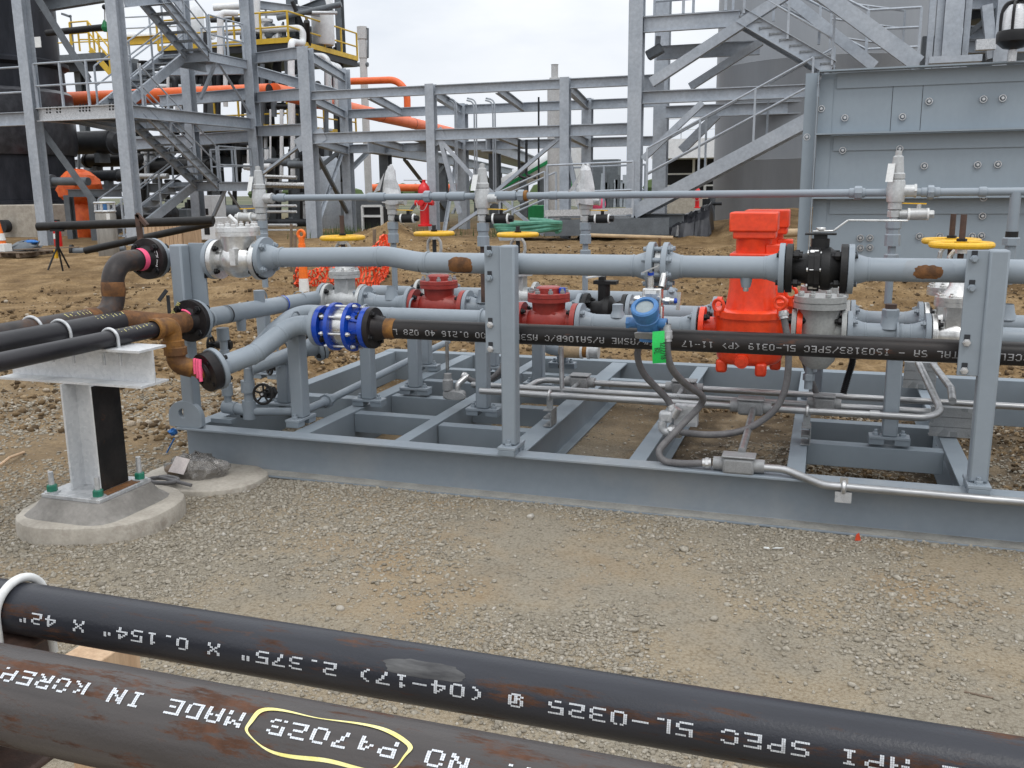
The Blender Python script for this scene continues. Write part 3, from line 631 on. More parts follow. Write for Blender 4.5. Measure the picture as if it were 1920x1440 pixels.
# orifice flange pair with plate
t = spool_x(xo+.018, XP(1473, YH, ZH)-.002, YH, ZH, 'grey header spool between orifice flanges and black ball valve, small drain nozzle below', nb=(0, 0), ro=RO*1.02)
for s, i in ((0, 1), (1, 2)): pass
studs(t.children[1], (xo, YH, ZH), ex, RO*.80, 8, .12, .0095, 'grey_paint')
xn = XP(1400, YH, ZH); mb = MB().lathe([(0, .024), (.02, .022), (.04, .017), (.042, 0)], (xn, YH, ZH-RP+.006), -ezv, 20); mb.build('nozzle', 'grey_paint', t); MB().hexp((xn, YH, ZH-RP-.034), -ezv, .011, .016).build('plug', 'zinc_bolt', t)
o = thing('orifice_plate', 'pale stainless orifice ring clamped between two grey header flanges', 'flow plate', (xo, YH, ZH))
MB().cyl((xo-.011, YH, ZH), (xo+.013, YH, ZH), .064, 32).build('ring', 'pale_valve', o); MB().box((xo+.001, YH-.01, ZH+.085), (.006, .03, .06)).build('tab', 'rust_fitting', o)
# black ball valve with lever
x0, x1 = XP(1474, YH, ZH), XP(1588, YH, ZH); xc = (x0+x1)/2; bl = x1-x0
t = thing('ball_valve', 'black ball valve with long bare steel lever on the header pipe', 'valve', (xc, YH, ZH)); 
mb = MB().lathe([(0, .02), (0, RO), (.024, RO), (.025, .05), (bl*.3, .058), (bl*.36, .062), (bl*.62, .083), (bl*.72, .083), (bl*.86, .058), (bl-.025, .055), (bl-.024, RO), (bl, RO), (bl, .02)], (x0, YH, ZH), ex, 40)
mb.lathe([(0, .05), (0, .088), (.02, .088), (.022, .09), (.042, .09), (.042, .05)], (x0+bl*.37, YH, ZH), ex, 10); mb.cyl((xc+.01, YH, ZH+.05), (xc+.01, YH, ZH+.115), .034, 24); bdy = mb.build('body', 'black_iron', t)
for xx in (x0+.012, x1-.012): studs(bdy, (xx, YH, ZH), ex, RO*.79, 4, .095, .0095, 'black_bolt', math.pi/4)
for a in (.02, 1.0, -1.0, 2.2, -2.2): stud(bdy, (x0+bl*.46, YH-.074*math.cos(a), ZH+.074*math.sin(a)), ex, .052, .008, 'zinc_bolt')
for xx in (x0-.012, x1+.012):
    for a in (math.pi/4, -math.pi/4): pass
MB().box((xc+.01, YH, ZH+.12), (.05, .05, .02)).box((xc+.01, YH, ZH+.133), (.115, .07, .007)).build('stem_plate', 'black_iron', t, bevel=.002)
lev = MB(); yl = YH-.012; pth = [(xc-.02, yl, ZH+.143), (xc+.055, yl, ZH+.145), (xc+.105, yl, ZH+.185), (xc+.315, yl, ZH+.183)]
for a, b in zip(pth[:-1], pth[1:]): lev.bar(a, b, .024, .007, (0, 0, 1))
lev.hexp((xc+.01, yl, ZH+.146), ezv, .018, .012); lev.build('lever', 'stainless', t, bevel=.002)
for xx in (x0-.001, x1+.001): gasket(t, (xx, YH, ZH), ex, RO*.9, .003)
t = spool_x(x1+.002, 2.4, YH, ZH, 'grey header pipe right of the ball valve with oval rust stain', fl=(1, 0), nb=(0, 0)); patch(t, (0, YH, ZH), ex, RP, XP(1710, YH, ZH), XP(1769, YH, ZH), FR-.55, FR+.75, seed=5, rag=.5)
studs(t.children[1], (x1+.014, YH, ZH), ex, RO*.79, 4, .045, .0095, 'grey_paint', math.pi/4)
patch(t, (0, YH, ZH), ex, RP, XP(1690, YH, ZH), XP(1790, YH, ZH), FR-1.3, FR+.9, ma='dusty_grey', name='primer_patch', lift=.0004, seed=9)
# ---- the tall clamp posts in front ----
def clamp_post(px, x_off, label):
    x = XP(px, 3.70, .6); r = thing('clamp_post', label, 'post', (x, 3.705, ZT), 'tall clamp posts on the front beam')
    base_plate(r, x, 3.71, ZT-.001, 'y', .15, .08); w = .066
    MB().box((x, 3.705, (ZT+.039+1.105)/2), (w, w, 1.105-ZT-.039)).build('tube', 'grey_paint', r, bevel=.008)
    pw = .075; xp = x-w/2-pw/2+.004; y0 = 3.672+.012; pl = MB().box((xp, y0+.008, .875), (pw, .012, .455)).build('clamp_plate', 'grey_paint', r, bevel=.002)
    for zz in (ZH+.052, ZH-.052, ZB+.052, ZB-.052):
        stud(pl, (xp-.014, y0+.008, zz), ey, .052, .0085, 'zinc_bolt' if zz < .9 else 'grey_paint')
        MB().box((xp-.014, y0+.0005, zz+.012), (.02, .003, .036)).build('slot', 'dark_steel', pl, bevel=.008)
    for zc in (ZH, ZB):
        pts = [(xp-.014, y0+.02, zc+.052)]+[(xp-.014, 3.80+.052*math.sin(a), zc+.052*math.cos(a)) for a in np.linspace(0, math.pi, 13)]+[(xp-.014, y0+.02, zc-.052)]
        MB().sweep(pts, .006, 8).build('u_bolt', 'grey_paint', r)
    return r
clamp_post(956, 0, 'tall grey clamp post in the middle of the front beam, left of transmitter')
clamp_post(1849, 0, 'tall grey clamp post near the right edge, beside the yellow handwheels')
xl = XP(352, 3.72, .85); r = thing('clamp_post', 'tall grey post behind the lifting lug at the left end', 'post', (xl, 3.72, ZT), 'tall clamp posts on the front beam')
MB().box((xl-.012, 3.70, .65), (.066, .066, .89)).build('tube', 'grey_paint', r, bevel=.008); MB().box((xl+.055, 3.742, .875), (.085, .012, .45)).build('clamp_plate', 'grey_paint', r, bevel=.002)
MB().box((xl+.098, 3.742, 1.0), (.006, .026, .13)).build('slot', 'black_iron', r); MB().bar((xl-.05, 3.64, .72), (xl-.05, 3.64, .86), .016, .006, (0, 1, 0)).bar((xl-.052, 3.638, .885), (xl-.088, 3.62, .835), .018, .006, (0, 1, 0)).build('loose_angle', 'dark_steel', r)
# ---- black line pipe with upside-down lettering ----
xv0, xv1 = XP(603, YH, ZB), XP(695, YH, ZB)
t = thing('line_pipe', 'long rusty black pipe with upside down white lettering running behind the clamp posts', 'pipe', ((xv1+1)/2, YH, ZB))
MB().lathe([(0, .03), (0, RP), (3.9, RP), (3.9, .03)], (xv1+.06, YH, ZB), ex, 28).build('pipe', 'black_pipe', t)
f = flange(t, (xv1, YH, ZB), ex, RO, RP, .026, 'black_forged', .06, nb=0); studs(f, (xv1, YH, ZB), ex, RO*.79, 4, .085, .010, 'black_bolt', .5)
MB().lathe([(-.028, RP*1.06), (-.006, RP+.002), (.0, RP+.004), (.012, RP+.003), (.03, RP+.0008)], (xv1+.10, YH, ZB), ex, 28).build('rusty_weld', 'rust_fitting', t)
txt = 'ARCELORMITTAL SA - ISO3183/SPEC 5L-0319 <P> 11-17  ASTM/ASME A/SA106B/C A53B  3.500 0.216 40 028 L'
xs_end = XP(744, YH, ZB); xs = XP(1754, YH, ZB)      # the L, and the L of ...TAL
k1 = txt.index('L SA'); pitch = (xs-xs_end)/(len(txt)-1-k1); start = xs+pitch*(k1+.85)
mb = dots(MB(), txt, on_pipe((start, YH, ZB), ex, RP, (0, 0, 1), FR+.16, -1, 1), pitch, .027, .72, .06); mb.build('stencil_lettering', 'stencil_faint', t)
# ---- blue dual-plate check valve ----
t = thing('check_valve', 'bright blue check valve with stainless middle and tie rods', 'valve', ((xv0+xv1)/2, YH, ZB)); l = xv1-xv0
MB().lathe([(0, .03), (0, RO), (.024, RO), (.026, .066), (l*.27, .062), (l*.27, .112), (l*.27+.019, .112), (l*.27+.02, .03)], (xv0, YH, ZB), ex, 40).build('inlet_body', 'blue_enamel', t)
MB().lathe([(0, .03), (0, .112), (.019, .112), (.021, .075), (l*.18, .062), (l*.38-.026, .06), (l*.38-.024, RO), (l*.38, RO), (l*.38, .03)], (xv0+l*.62, YH, ZB), ex, 40).build('outlet_body', 'blue_enamel', t)
for i in range(8):
    a = 2*math.pi*i/8+.2; MB().bar((xv0+l*.62+.018, YH+.062*math.cos(a), ZB+.062*math.sin(a)), (xv0+l*.86, YH+.058*math.cos(a), ZB+.058*math.sin(a)), .012, .03, (0, math.cos(a), math.sin(a))).build('rib', 'blue_enamel', t)
MB().lathe([(0, .05), (0, .083), (.03, .088), (l*.35-.03, .088), (l*.35, .083), (l*.35, .05)], (xv0+l*.27, YH, ZB), ex, 40).build('sleeve', 'stainless', t)
for i in range(8):
    a = 2*math.pi*i/8+.2; stud(t, (xv0+l*.475, YH+.100*math.cos(a), ZB+.100*math.sin(a)), ex, l*.62, .006, 'zinc_bolt', 'tie_rod')
for xx in (xv0+.012, xv1-.012): studs(t, (xx, YH, ZB), ex, RO*.79, 4, .07, .010, 'black_bolt')
# ---- front S-bend spool from the rusty elbow up to the blue valve ----
t = thing('pipe_spool', 'grey S-bend spool rising from the pink-tagged flange to the blue valve', 'pipe', (-2.45, 3.6, .65))
a0 = P(408, 690, Y=3.42); a1 = P(478, 663, Y=3.60); a2 = P(548, 607, Y=3.80); a2.z = ZB; a3 = V((xv0, YH, ZB)); RS = .046
dS = (a1-a0).normalized(); mb = MB().tube([a0, a1, a2, a3+V((-.02, 0, 0))], RS, 28, .115, 10)
pS = fillet([a0, a1, a2, a3], .115, 10)
for i in (1, 11, 12, 22): weld(mb, pS[i], (pS[min(i+1, 23)]-pS[i-1]), RS)
mb.build('pipe', 'grey_paint', t); flange(t, a0-dS*.02, dS, RO*1.0, RS, .022, hub=.04, nb=0); flange(t, a3-V((.002, 0, 0)), -ex, RO, RP, .024, nb=0); SP0 = a0-dS*.02
SPD = dS
# ---- second S-bend behind it feeding the inner line ----
t = thing('pipe_spool', 'grey bent spool behind the S-bend leading to the red check valve', 'pipe', (-2.3, 4.2, .65))
b0 = P(478, 660, Y=4.0); b1 = P(513, 622, Y=4.15); b2 = P(556, 590, Y=YA); b2.z = ZR; x2 = XP(972, YA, ZR)
mb = MB().tube([b0, b1, b2, (x2-.03, YA, ZR)], RP, 24, .11, 9); weld(mb, (XP(735, YA, ZR), YA, ZR), ex, RP); weld(mb, (XP(906, YA, ZR), YA, ZR), ex, RP); mb.build('pipe', 'grey_paint', t)
flange(t, (x2, YA, ZR), -ex, RO, RP, .024)
# low branch with blind flange
t = thing('pipe_spool', 'short low grey pipe ending in a black bolted flange behind the blue valve', 'pipe', (-2.3, 4.1, .5))
c0 = P(470, 690, Y=3.85); c1 = P(586, 650, Y=4.1); dC = (c1-c0).normalized(); mb = MB().cyl(c0, c1, .036, 24); mb.build('pipe', 'grey_paint', t)
flange(t, c1+dC*.03, -dC, .082, .038, .02, nb=4, bma='black_bolt'); MB().cyl(c1+dC*.034, c1+dC*.052, .08, 32).build('blind_plate', 'grey_paint', t); gasket(t, c1+dC*.032, dC, .081, .004)
# ---- outer line B: along the left end, round the corner, gate valve, red check valve ----
ZO = .752; xO = -2.775
t = thing('pipe_spool', 'grey pipe along the left end turning right into the silver gate valve', 'pipe', (xO, 4.2, ZO))
d0 = V((xO, 3.60, ZO)); gx0 = XP(612, YB, ZR+.02); zb2 = ZR+.02
mb = MB().tube([d0+ey*.03, (xO+.02, YB, zb2+.01), (gx0-.03, YB, zb2)], RP, 28, .114, 10)
for yy in (3.70, 4.52): weld(mb, (xO+.01, yy, ZO-.006), ey, RP)
mb.build('pipe', 'grey_paint', t); flange(t, d0, ey, RO, RP, .024, nb=0); flange(t, (gx0, YB, zb2), -ex, RO, RP, .024)
MB().lathe([(-.005, RP+.0012), (.005, RP+.0012)], (xO+.012, 3.84, ZO-.003), ey, 28).build('tape_band', 'black_iron', t)
MB().lathe([(-.006, RP+.0014), (.006, RP+.0014)], (xO+.018, 4.33, ZO-.008), ey, 28).build('tape_band', 'blue_enamel', t)
MB().cyl((xO+.012, 4.13, ZO), (xO+.012, 4.13, ZO+.085), .028, 24).build('branch_boss', 'grey_paint', t); BOSS = V((xO+.012, 4.13, ZO+.08))
MB().cyl((xO+.01, 3.96, ZO-.10), (xO+.01, 3.96, ZO), .022, 20, r2=.028).build('branch_boss', 'grey_paint', t)
# gate valves
def gate_valve(x0, x1, y, z, label, ma='pale_valve', wheel_z=1.19, wr=.128, stem_top=1.30, group='silver gate valves with yellow handwheels', rot=0.):
    t = thing('gate_valve', label, 'valve', ((x0+x1)/2, y, z), group); xc = (x0+x1)/2; l = x1-x0
    b = MB().lathe([(0, .02), (0, RO-.002), (.022, RO-.002), (.024, .055), (l*.3, .062), (l*.5, .072), (l*.7, .062), (l-.024, .055), (l-.022, RO-.002), (l, RO-.002), (l, .02)], (x0, y, z), ex, 36)
    b.box((xc, y, z+.07), (.085, .10, .12)); b = b.build('body', ma, t, bevel=.004)
    for xx in (x0+.01, x1-.01): studs(b, (xx, y, z), ex, RO*.79, 4, .065, .009, 'grey_paint' if xx > xc else 'black_bolt', math.pi/4)
    bo = MB().lathe([(0, .02), (0, .088), (.018, .088), (.0185, .083), (.021, .083), (.0215, .087), (.038, .087), (.045, .06), (.085, .036), (.12, .03), (.12, 0)], (xc, y, z+.13), ezv, 32).build('bonnet', ma, t)
    for i in range(8):
        th = 2*math.pi*(i+.5)/8; put('bolt', ('gvb', ma), lambda mb: (mb.hexp((0, 0, 0), (0, 0, 1), .0115, .012), mb.cyl((0, 0, .01), (0, 0, .02), .007, 8)), ma, bo, place(V((xc+.072*math.cos(th), y+.072*math.sin(th), z+.168)), ezv))
    mb = MB(); zb = z+.25; wz = wheel_z
    for s in (-1, 1): mb.tube([(xc+s*.028, y, zb-.01), (xc+s*.045, y, zb+.03), (xc+s*.042, y, wz-.05), (xc+s*.02, y, wz-.02)], .0095, 8, .02)
    mb.cyl((xc, y, wz-.035), (xc, y, wz-.012), .026, 20); mb.box((xc, y, zb+.005), (.10, .03, .016)); mb.build('yoke', ma, t)
    MB().cyl((xc, y, z+.2), (xc, y, stem_top), .0125, 14).build('stem', 'rust_brown_steel' if stem_top > wz+.1 else 'dark_steel', t)
    mb = MB().torus((xc, y, wz), (.0, .0, 1), wr-.013, .0135, 36, 10)
    for k in range(3):
        a = 2*math.pi*k/3+rot; mb.sweep([(xc+.02*math.cos(a), y+.02*math.sin(a), wz-.002), (xc+wr*.5*math.cos(a), y+wr*.5*math.sin(a), wz-.006), (xc+(wr-.014)*math.cos(a), y+(wr-.014)*math.sin(a), wz)], [.012, .010, .011], 8)
    mb.cyl((xc, y, wz-.014), (xc, y, wz+.014), .028, 20); w = mb.build('handwheel', 'yellow_paint', t)
    MB().hexp((xc, y, wz+.014), ezv, .021, .012).build('wheel_nut', 'black_iron', w); return t
gx1 = XP(684, YB, zb2)
gate_valve(gx0+.002, gx1, YB, zb2, 'pale gate valve with yellow handwheel behind the blue check valve', wheel_z=P(652, 446, Y=YB).z, stem_top=P(652, 404, Y=YB).z)
rx0, rx1 = XP(775, YB, ZR), XP(874, YB, ZR)
t = spool_x(gx1+.003, rx0-.003, YB, ZR+.01, 'short grey spool between the pale gate valve and left red check valve', nb=(4, 0), welds=()); MB().lathe([(0, .045), (.03, .035), (.06, .026), (.075, .026)], (XP(735, YB, ZR), YB, ZR+RP-.012), ezv, 24).build('branch_boss', 'grey_paint', t)
check_valve(rx0, rx1, YB, ZR, 'red check valve left of the middle clamp post, further back', 'red_oxide', .082, .105, .105, cap=True, group='red bolted check valves')
t = spool_x(rx1+.003, XP(1092, YB, ZR), YB, ZR, 'grey pipe spool behind the middle clamp post between red check valve and black ball valve', nb=(4, 4)); MB().lathe([(0, .05), (.03, .036), (.07, .03), (.075, 0)], (XP(908, YB, ZR), YB, ZR+RP-.012), ezv, 24).build('branch_boss', 'grey_paint', t)
rx0, rx1 = XP(975, YA, ZR), XP(1084, YA, ZR)
check_valve(rx0, rx1, YA, ZR, 'red check valve right of the middle clamp post with blue bolt cap', 'red_oxide', .082, .103, .10, cap=True, group='red bolted check valves')
xx = XP(1056, YA, ZR); MB().hexp((xx, YA-.02, ZR+.142), ezv, .017, .028).build('bolt_cap', 'blue_enamel', bpy.data.objects['check_valve.003'])
fx0 = XP(1309, YA, ZR)
t = spool_x(rx1+.003, fx0, YA, ZR, 'grey spool between right red check valve and orange filter with capped nozzle', nb=(4, 4), bma='grey_paint'); xx = XP(1158, YA, ZR); MB().lathe([(0, .04), (.02, .03), (.03, .026), (.06, .026), (.062, .02), (.062, 0)], (xx, YA, ZR+RP-.01), ezv, 20).build('nozzle', 'grey_paint', t)
# black ball valve on the outer line
x0, x1 = XP(1096, YB, ZR), XP(1176, YB, ZR); l = x1-x0; xc = (x0+x1)/2
t = thing('ball_valve', 'small black ball valve with short wide handle behind the grey spool', 'valve', (xc, YB, ZR))
mb = MB().lathe([(0, .02), (0, RO), (.022, RO), (.024, .05), (l*.35, .06), (l*.5, .085), (l*.62, .085), (l*.7, .055), (l-.024, .05), (l-.022, RO), (l, RO), (l, .02)], (x0, YB, ZR), ex, 36); mb.cyl((xc-.01, YB, ZR+.05), (xc-.01, YB, ZR+.15), .032, 20); b = mb.build('body', 'black_iron', t)
for xx in (x0+.01, x1-.01): studs(b, (xx, YB, ZR), ex, RO*.79, 4, .07, .009, 'black_bolt', math.pi/4)
MB().box((xc, YB, ZR+.155), (.12, .07, .018)).box((xc-.02, YB, ZR+.17), (.03, .05, .03)).build('stem_plate', 'black_iron', t); MB().bar((xc-.03, YB, ZR+.188), (xc-.10, YB-.03, ZR+.178), .05, .006, (0, 0, 1)).build('lever', 'pale_valve', t)
spool_x(x1+.003, XP(1345, YB, ZR), YB, ZR, 'rear grey spool between the small black ball valve and rear filter', nb=(4, 4))
# ---- bright red filters ----
def filter_vessel(x0, y, z, label, front=True):
    g = 'bright red filter vessels'; s = mpx((x0+.2, y, z)); xc = x0+.03+ .205; t = thing('filter_vessel', label, 'filter', (xc, y, z), g)
    rb = .158
    mb = MB().lathe([(0, 0), (0, .125), (.015, .142), (.03, .147), (.045, .148), (.07, rb-.003), (.15, rb), (.19, rb), (.23, rb), (.235, .15), (.24, 0)], (xc, y, z-.15), ezv, 44)
    for sx in (-1, 1): mb.lathe([(0, .055), (.05, .05), (rb+.045, .05), (rb+.045, RO), (rb+.068, RO), (rb+.068, .03)], (xc, y, z), ex*sx, 32)
    bdy = mb.build('body', 'bright_red', t)
    for sx in (-1, 1): studs(bdy, (xc+sx*(rb+.057), y, z), ex, RO*.79, 4, .075, .009, 'black_bolt', math.pi/4)
    for a in (.5, 2.0, 3.6, 5.2): MB().box((xc+.13*math.cos(a), y+.13*math.sin(a), z-.165), (.05, .05, .06)).build('foot', 'bright_red', t, bevel=.012)
    MB().lathe([(0, rb), (0, rb+.008), (.028, rb+.008), (.034, rb-.004), (.036, .1)], (xc, y, z+.06), ezv, 44).build('cover_ring', 'bright_red', t)
    MB().torus((xc-.135, y-.10, z+.115), (.5, 1, 0), .026, .008, 24, 8).cyl((xc-.135, y-.10, z+.07), (xc-.135, y-.10, z+.092), .012, 12).build('eye_bolt', 'bright_red', t)
    MB().torus((xc+.13, y-.11, z+.135), (.3, 1, 0), .026, .008, 24, 8).cyl((xc+.13, y-.11, z+.07), (xc+.13, y-.11, z+.112), .012, 12).build('eye_bolt', 'bright_red', t)
    MB().lathe([(0, .118), (.03, .112), (.10, .102), (.20, .098), (.24, .098), (.24, 0)], (xc, y, z+.085), ezv, 36).build('neck', 'bright_red', t)
    MB().box((xc+.012, y, z+.335), (.215, .19, .022)).box((xc+.0, y, z+.315), (.20, .18, .03)).build('collar', 'bright_red', t, bevel=.006)
    MB().lathe([(0, 0), (0, .078), (.07, .078), (.08, .082), (.085, 0)], (xc+.0, y, z+.343), ezv, 32).build('upper_neck', 'bright_red', t)
    MB().box((xc+.005, y, z+.426), (.182, .165, .034)).build('head_skirt', 'bright_red', t, bevel=.006); MB().box((xc, y, z+.482), (.205, .185, .085)).build('head', 'bright_red', t, bevel=.007)
    MB().box((xc+.09, y-.03, z+.36), (.07, .06, .05)).build('side_lug', 'bright_red', t, bevel=.006)
    MB().cyl((xc-.02, y-rb-.012, z-.125), (xc-.02, y-rb+.06, z-.125), .030, 20).cyl((xc-.02, y-rb-.02, z-.125), (xc-.02, y-rb, z-.125), .018, 6).build('drain_plug', 'bright_red', t)
    return xc+rb+.068
fe = filter_vessel(fx0, YA, ZR, 'tall bright red filter vessel in front of its twin, centre right')
filter_vessel(XP(1345, YB, ZR)-.01, YB, ZR, 'bright red filter vessel mostly hidden behind the front one')
# ---- grey strainers, spools, gate valves right of the filters ----
def strainer(px0, px1, y, z, label):
    x0, x1 = XP(px0, y, z), XP(px1, y, z); l = x1-x0; xc = (x0+x1)/2; t = thing('strainer', label, 'strainer', (xc, y, z), 'grey pot strainers')
    mb = MB().lathe([(0, .02), (0, RO), (.02, RO), (.022, .056), (l*.3, .054), (l*.7, .054), (l-.022, .056), (l-.02, RO), (l, RO), (l, .02)], (x0, y, z), ex, 36); mb.lathe([(-.17, 0), (-.165, .045), (-.13, .075), (-.05, .088), (.10, .086), (.11, .095)], (xc, y, z), ezv, 32); b = mb.build('body', 'valve_grey', t)
    for xx in (x0+.01, x1-.01): studs(b, (xx, y, z), ex, RO*.79, 4, .08, .010, 'black_bolt', math.pi/4)
    c = MB().lathe([(0, .03), (0, .112), (.024, .112), (.025, .107), (.028, .107), (.029, .112), (.054, .111), (.056, 0)], (xc, y, z+.105), ezv, 36).build('cover', 'valve_grey', t)
    for i in range(8):
        th = 2*math.pi*(i+.5)/8; put('bolt', ('stb',), lambda mb: mb.hexp((0, 0, 0), (0, 0, 1), .013, .013), 'valve_grey', c, place(V((xc+.088*math.cos(th), y+.088*math.sin(th), z+.161)), ezv))
    MB().cyl((xc-.03, y-.02, z-.26), (xc-.03, y-.02, z-.15), .018, 14).hexp((xc-.03, y-.02, z-.22), ezv, .026, .03).build('drain', 'grey_paint', t)
    return x1
sx1 = strainer(1484, 1586, YA, ZR, 'grey pot strainer under the black ball valve, front line')
sx1b = strainer(1494, 1592, YB, ZR, 'grey pot strainer half hidden behind the front strainer')
gx = XP(1744, YA, ZR); t = spool_x(sx1+.003, gx-.003, YA, ZR, 'front grey spool with threaded branch between strainer and right gate valve', nb=(4, 4)); xx = XP(1667, YA, ZR)
MB().lathe([(0, .05), (.03, .036), (.055, .034)], (xx, YA, ZR+RP-.02), ezv, 24).build('branch_boss', 'grey_paint', t)
MB().hexp((xx, YA, ZR+.075), ezv, .036, .035).build('union_nut', 'grey_paint', t); MB().cyl((xx, YA, ZR+.11), (xx, YA, ZR+.13), .024, 20).build('nipple', 'rust_brown_steel', t); BR1 = V((xx, YA, ZR+.12))
weld_x = XP(1690, YA, ZR); mb = MB(); weld(mb, (weld_x, YA, ZR), ex, RP, .008); mb.build('weld_band', 'grey_paint', t)
gxb = XP(1730, YB, ZR); t = spool_x(sx1b+.003, gxb-.003, YB, ZR, 'rear grey spool between strainer and rear right gate valve', nb=(4, 4))
gate_valve(gx, XP(1832, YA, ZR), YA, ZR, 'silver gate valve behind the right clamp post, nearer of two', wheel_z=P(1806, 459, Y=YA).z, stem_top=P(1806, 402, Y=YA).z, ma='silver_paint', rot=.4)
gate_valve(gxb, XP(1812, YB, ZR), YB, ZR, 'silver gate valve behind the right clamp post, further of two', wheel_z=P(1790, 452, Y=YB).z, stem_top=P(1788, 401, Y=YB).z, ma='silver_paint', rot=.9)
spool_x(XP(1836, YA, ZR), 2.3, YA, ZR, 'grey pipe leaving the front right gate valve, pink tape around it', fl=(1, 0), nb=(4, 0)); t = bpy.context.scene.objects[[o.name for o in SC.objects if o.name.startswith('pipe_spool')][-1]]
MB().lathe([(0, RP+.001), (.05, RP+.001)], (XP(1892, YA, ZR), YA, ZR), ex, 10, arc=1.5, a0=-1.2).build('tape_band', 'pale_pink', [o for o in SC.objects if o.get('label', '').startswith('grey pipe leaving the front')][0])
t = spool_x(XP(1816, YB, ZR), 2.3, YB, ZR, 'grey pipe leaving the rear right gate valve', fl=(1, 0), nb=(4, 0)); xq = XP(1885, YB, ZR); MB().lathe([(0, .05), (.03, .036), (.07, .028)], (xq, YB, ZR+RP-.02), ezv, 24).build('branch_boss', 'grey_paint', t)
# ---- third line at the back with two more gate valves ----
def lineC():
    t = thing('pipe_spool', 'rearmost grey pipe line behind the red check valves', 'pipe', (-1.3, YC, ZR)); xs0, xs1 = XP(700, YC, ZR), XP(1245, YC, ZR)
    MB().lathe([(0, .03), (0, RP), (xs1-xs0, RP), (xs1-xs0, .03)], (xs0, YC, ZR), ex, 24).build('pipe', 'grey_paint', t)
    flange(t, (xs1+.03, YC, ZR), -ex, RO, RP, .022, nb=4); MB().lathe([(0, .085), (.02, .07), (.055, .03), (.06, 0)], (xs1+.03, YC, ZR), ex, 24).build('end_cap', 'grey_paint', t)
lineC()
for px, wy, lab in ((817, 438, 'pale gate valve with yellow handwheel behind the left red check valve'), (972, 440, 'pale gate valve with yellow handwheel just left of the coiled green hose')):
    xg = XP(px, YC, ZR); gate_valve(xg-.12, xg+.12, YC, ZR-.005, lab, wheel_z=P(px, wy, Y=YC).z, stem_top=P(px, wy-16, Y=YC).z, wr=.127)
# ---- small support posts under the lines ----
for px, py, y0, top, lab in ((565, 795, YH, ZB, 'grey tube post under the S-bend spool with pipe strap'), (693, 760, YA, ZR, 'grey tube post below the right edge of the blue valve'), (780, 738, YB, ZR, 'grey tube post below the rusty end of the black pipe'),
        (907, 778, YA, ZR, 'grey tube post just left of the middle clamp post'), (925, 697, YC, ZR, 'grey tube post far back behind the middle clamp post'), (1010, 700, YC-.35, ZR, 'slim grey tube post right of the middle clamp post'), (536, 750, 4.14, .52, 'short grey tube post under the low black-flanged pipe'),
        (1666, 832, YA, ZR, 'grey tube post under the front right spool with pipe strap'), (500, 690, YC-.5, ZR, 'grey tube post behind the left corner spools'), (800, 703, YC, ZR, 'grey tube post at the back behind the rusty pipe end'), (1055, 690, 5.6, .62, 'grey tube post under the brass hose fitting'), (1530, 712, YB+.2, ZR, 'grey post behind the grey strainers')):
    p = P(px, py, Z=ZT); yy = p.y if abs(p.y-y0) < .12 else y0; p = P(px, py, Y=yy); w = .07 if yy < 4 else .064
    pr = post(p.x, yy, top-.0445-.012, lab, w, along='y' if yy < 3.9 else 'x')
    pipe_strap(pr, p.x, yy if yy != y0 else y0, top, .0445)
# ---- relief header and valves ----
YR = 4.6
z0 = P(530, 371, Y=YR).z; z1 = P(1800, 360, Y=YR).z; xr = XP(500, YR, z0)
def zr(x): x0 = XP(530, YR, z0); x1 = XP(1800, YR, z1); return z0+(z1-z0)*(x-x0)/(x1-x0)
t = thing('relief_line', 'thin grey relief pipe with threaded unions running above everything to the right edge', 'pipe', (0, YR, z0))
mb = MB().cyl((xr, YR, zr(xr)), (2.6, YR, zr(2.6)), .0172, 16); mb.build('pipe', 'grey_paint', t)
def fit_at(px0, px1, r, ma='grey_paint', n=16, name='coupling'):
    a, b = XP(px0, YR, z0), XP(px1, YR, z0); MB().lathe([(0, .01), (0, r*.93), (.004, r), (b-a-.004, r), (b-a, r*.93), (b-a, .01)], (a, YR, zr(a)), ex, n).build(name, ma, t)
for a, b, r in ((520, 535, .023), (690, 722, .024), (812, 838, .023), (842, 872, .024), (930, 968, .024), (1030, 1045, .021), (1592, 1622, .022), (1727, 1740, .021), (1748, 1762, .022), (1835, 1850, .022)): fit_at(a, b, r)
for a, b, r in ((796, 807, .031), (972, 983, .031), (1602, 1616, .031), (1739, 1751, .031)): fit_at(a, b, r, n=8, name='union_nut')
fit_at(983, 989, .028, 'rust_fitting', name='rusty_union')
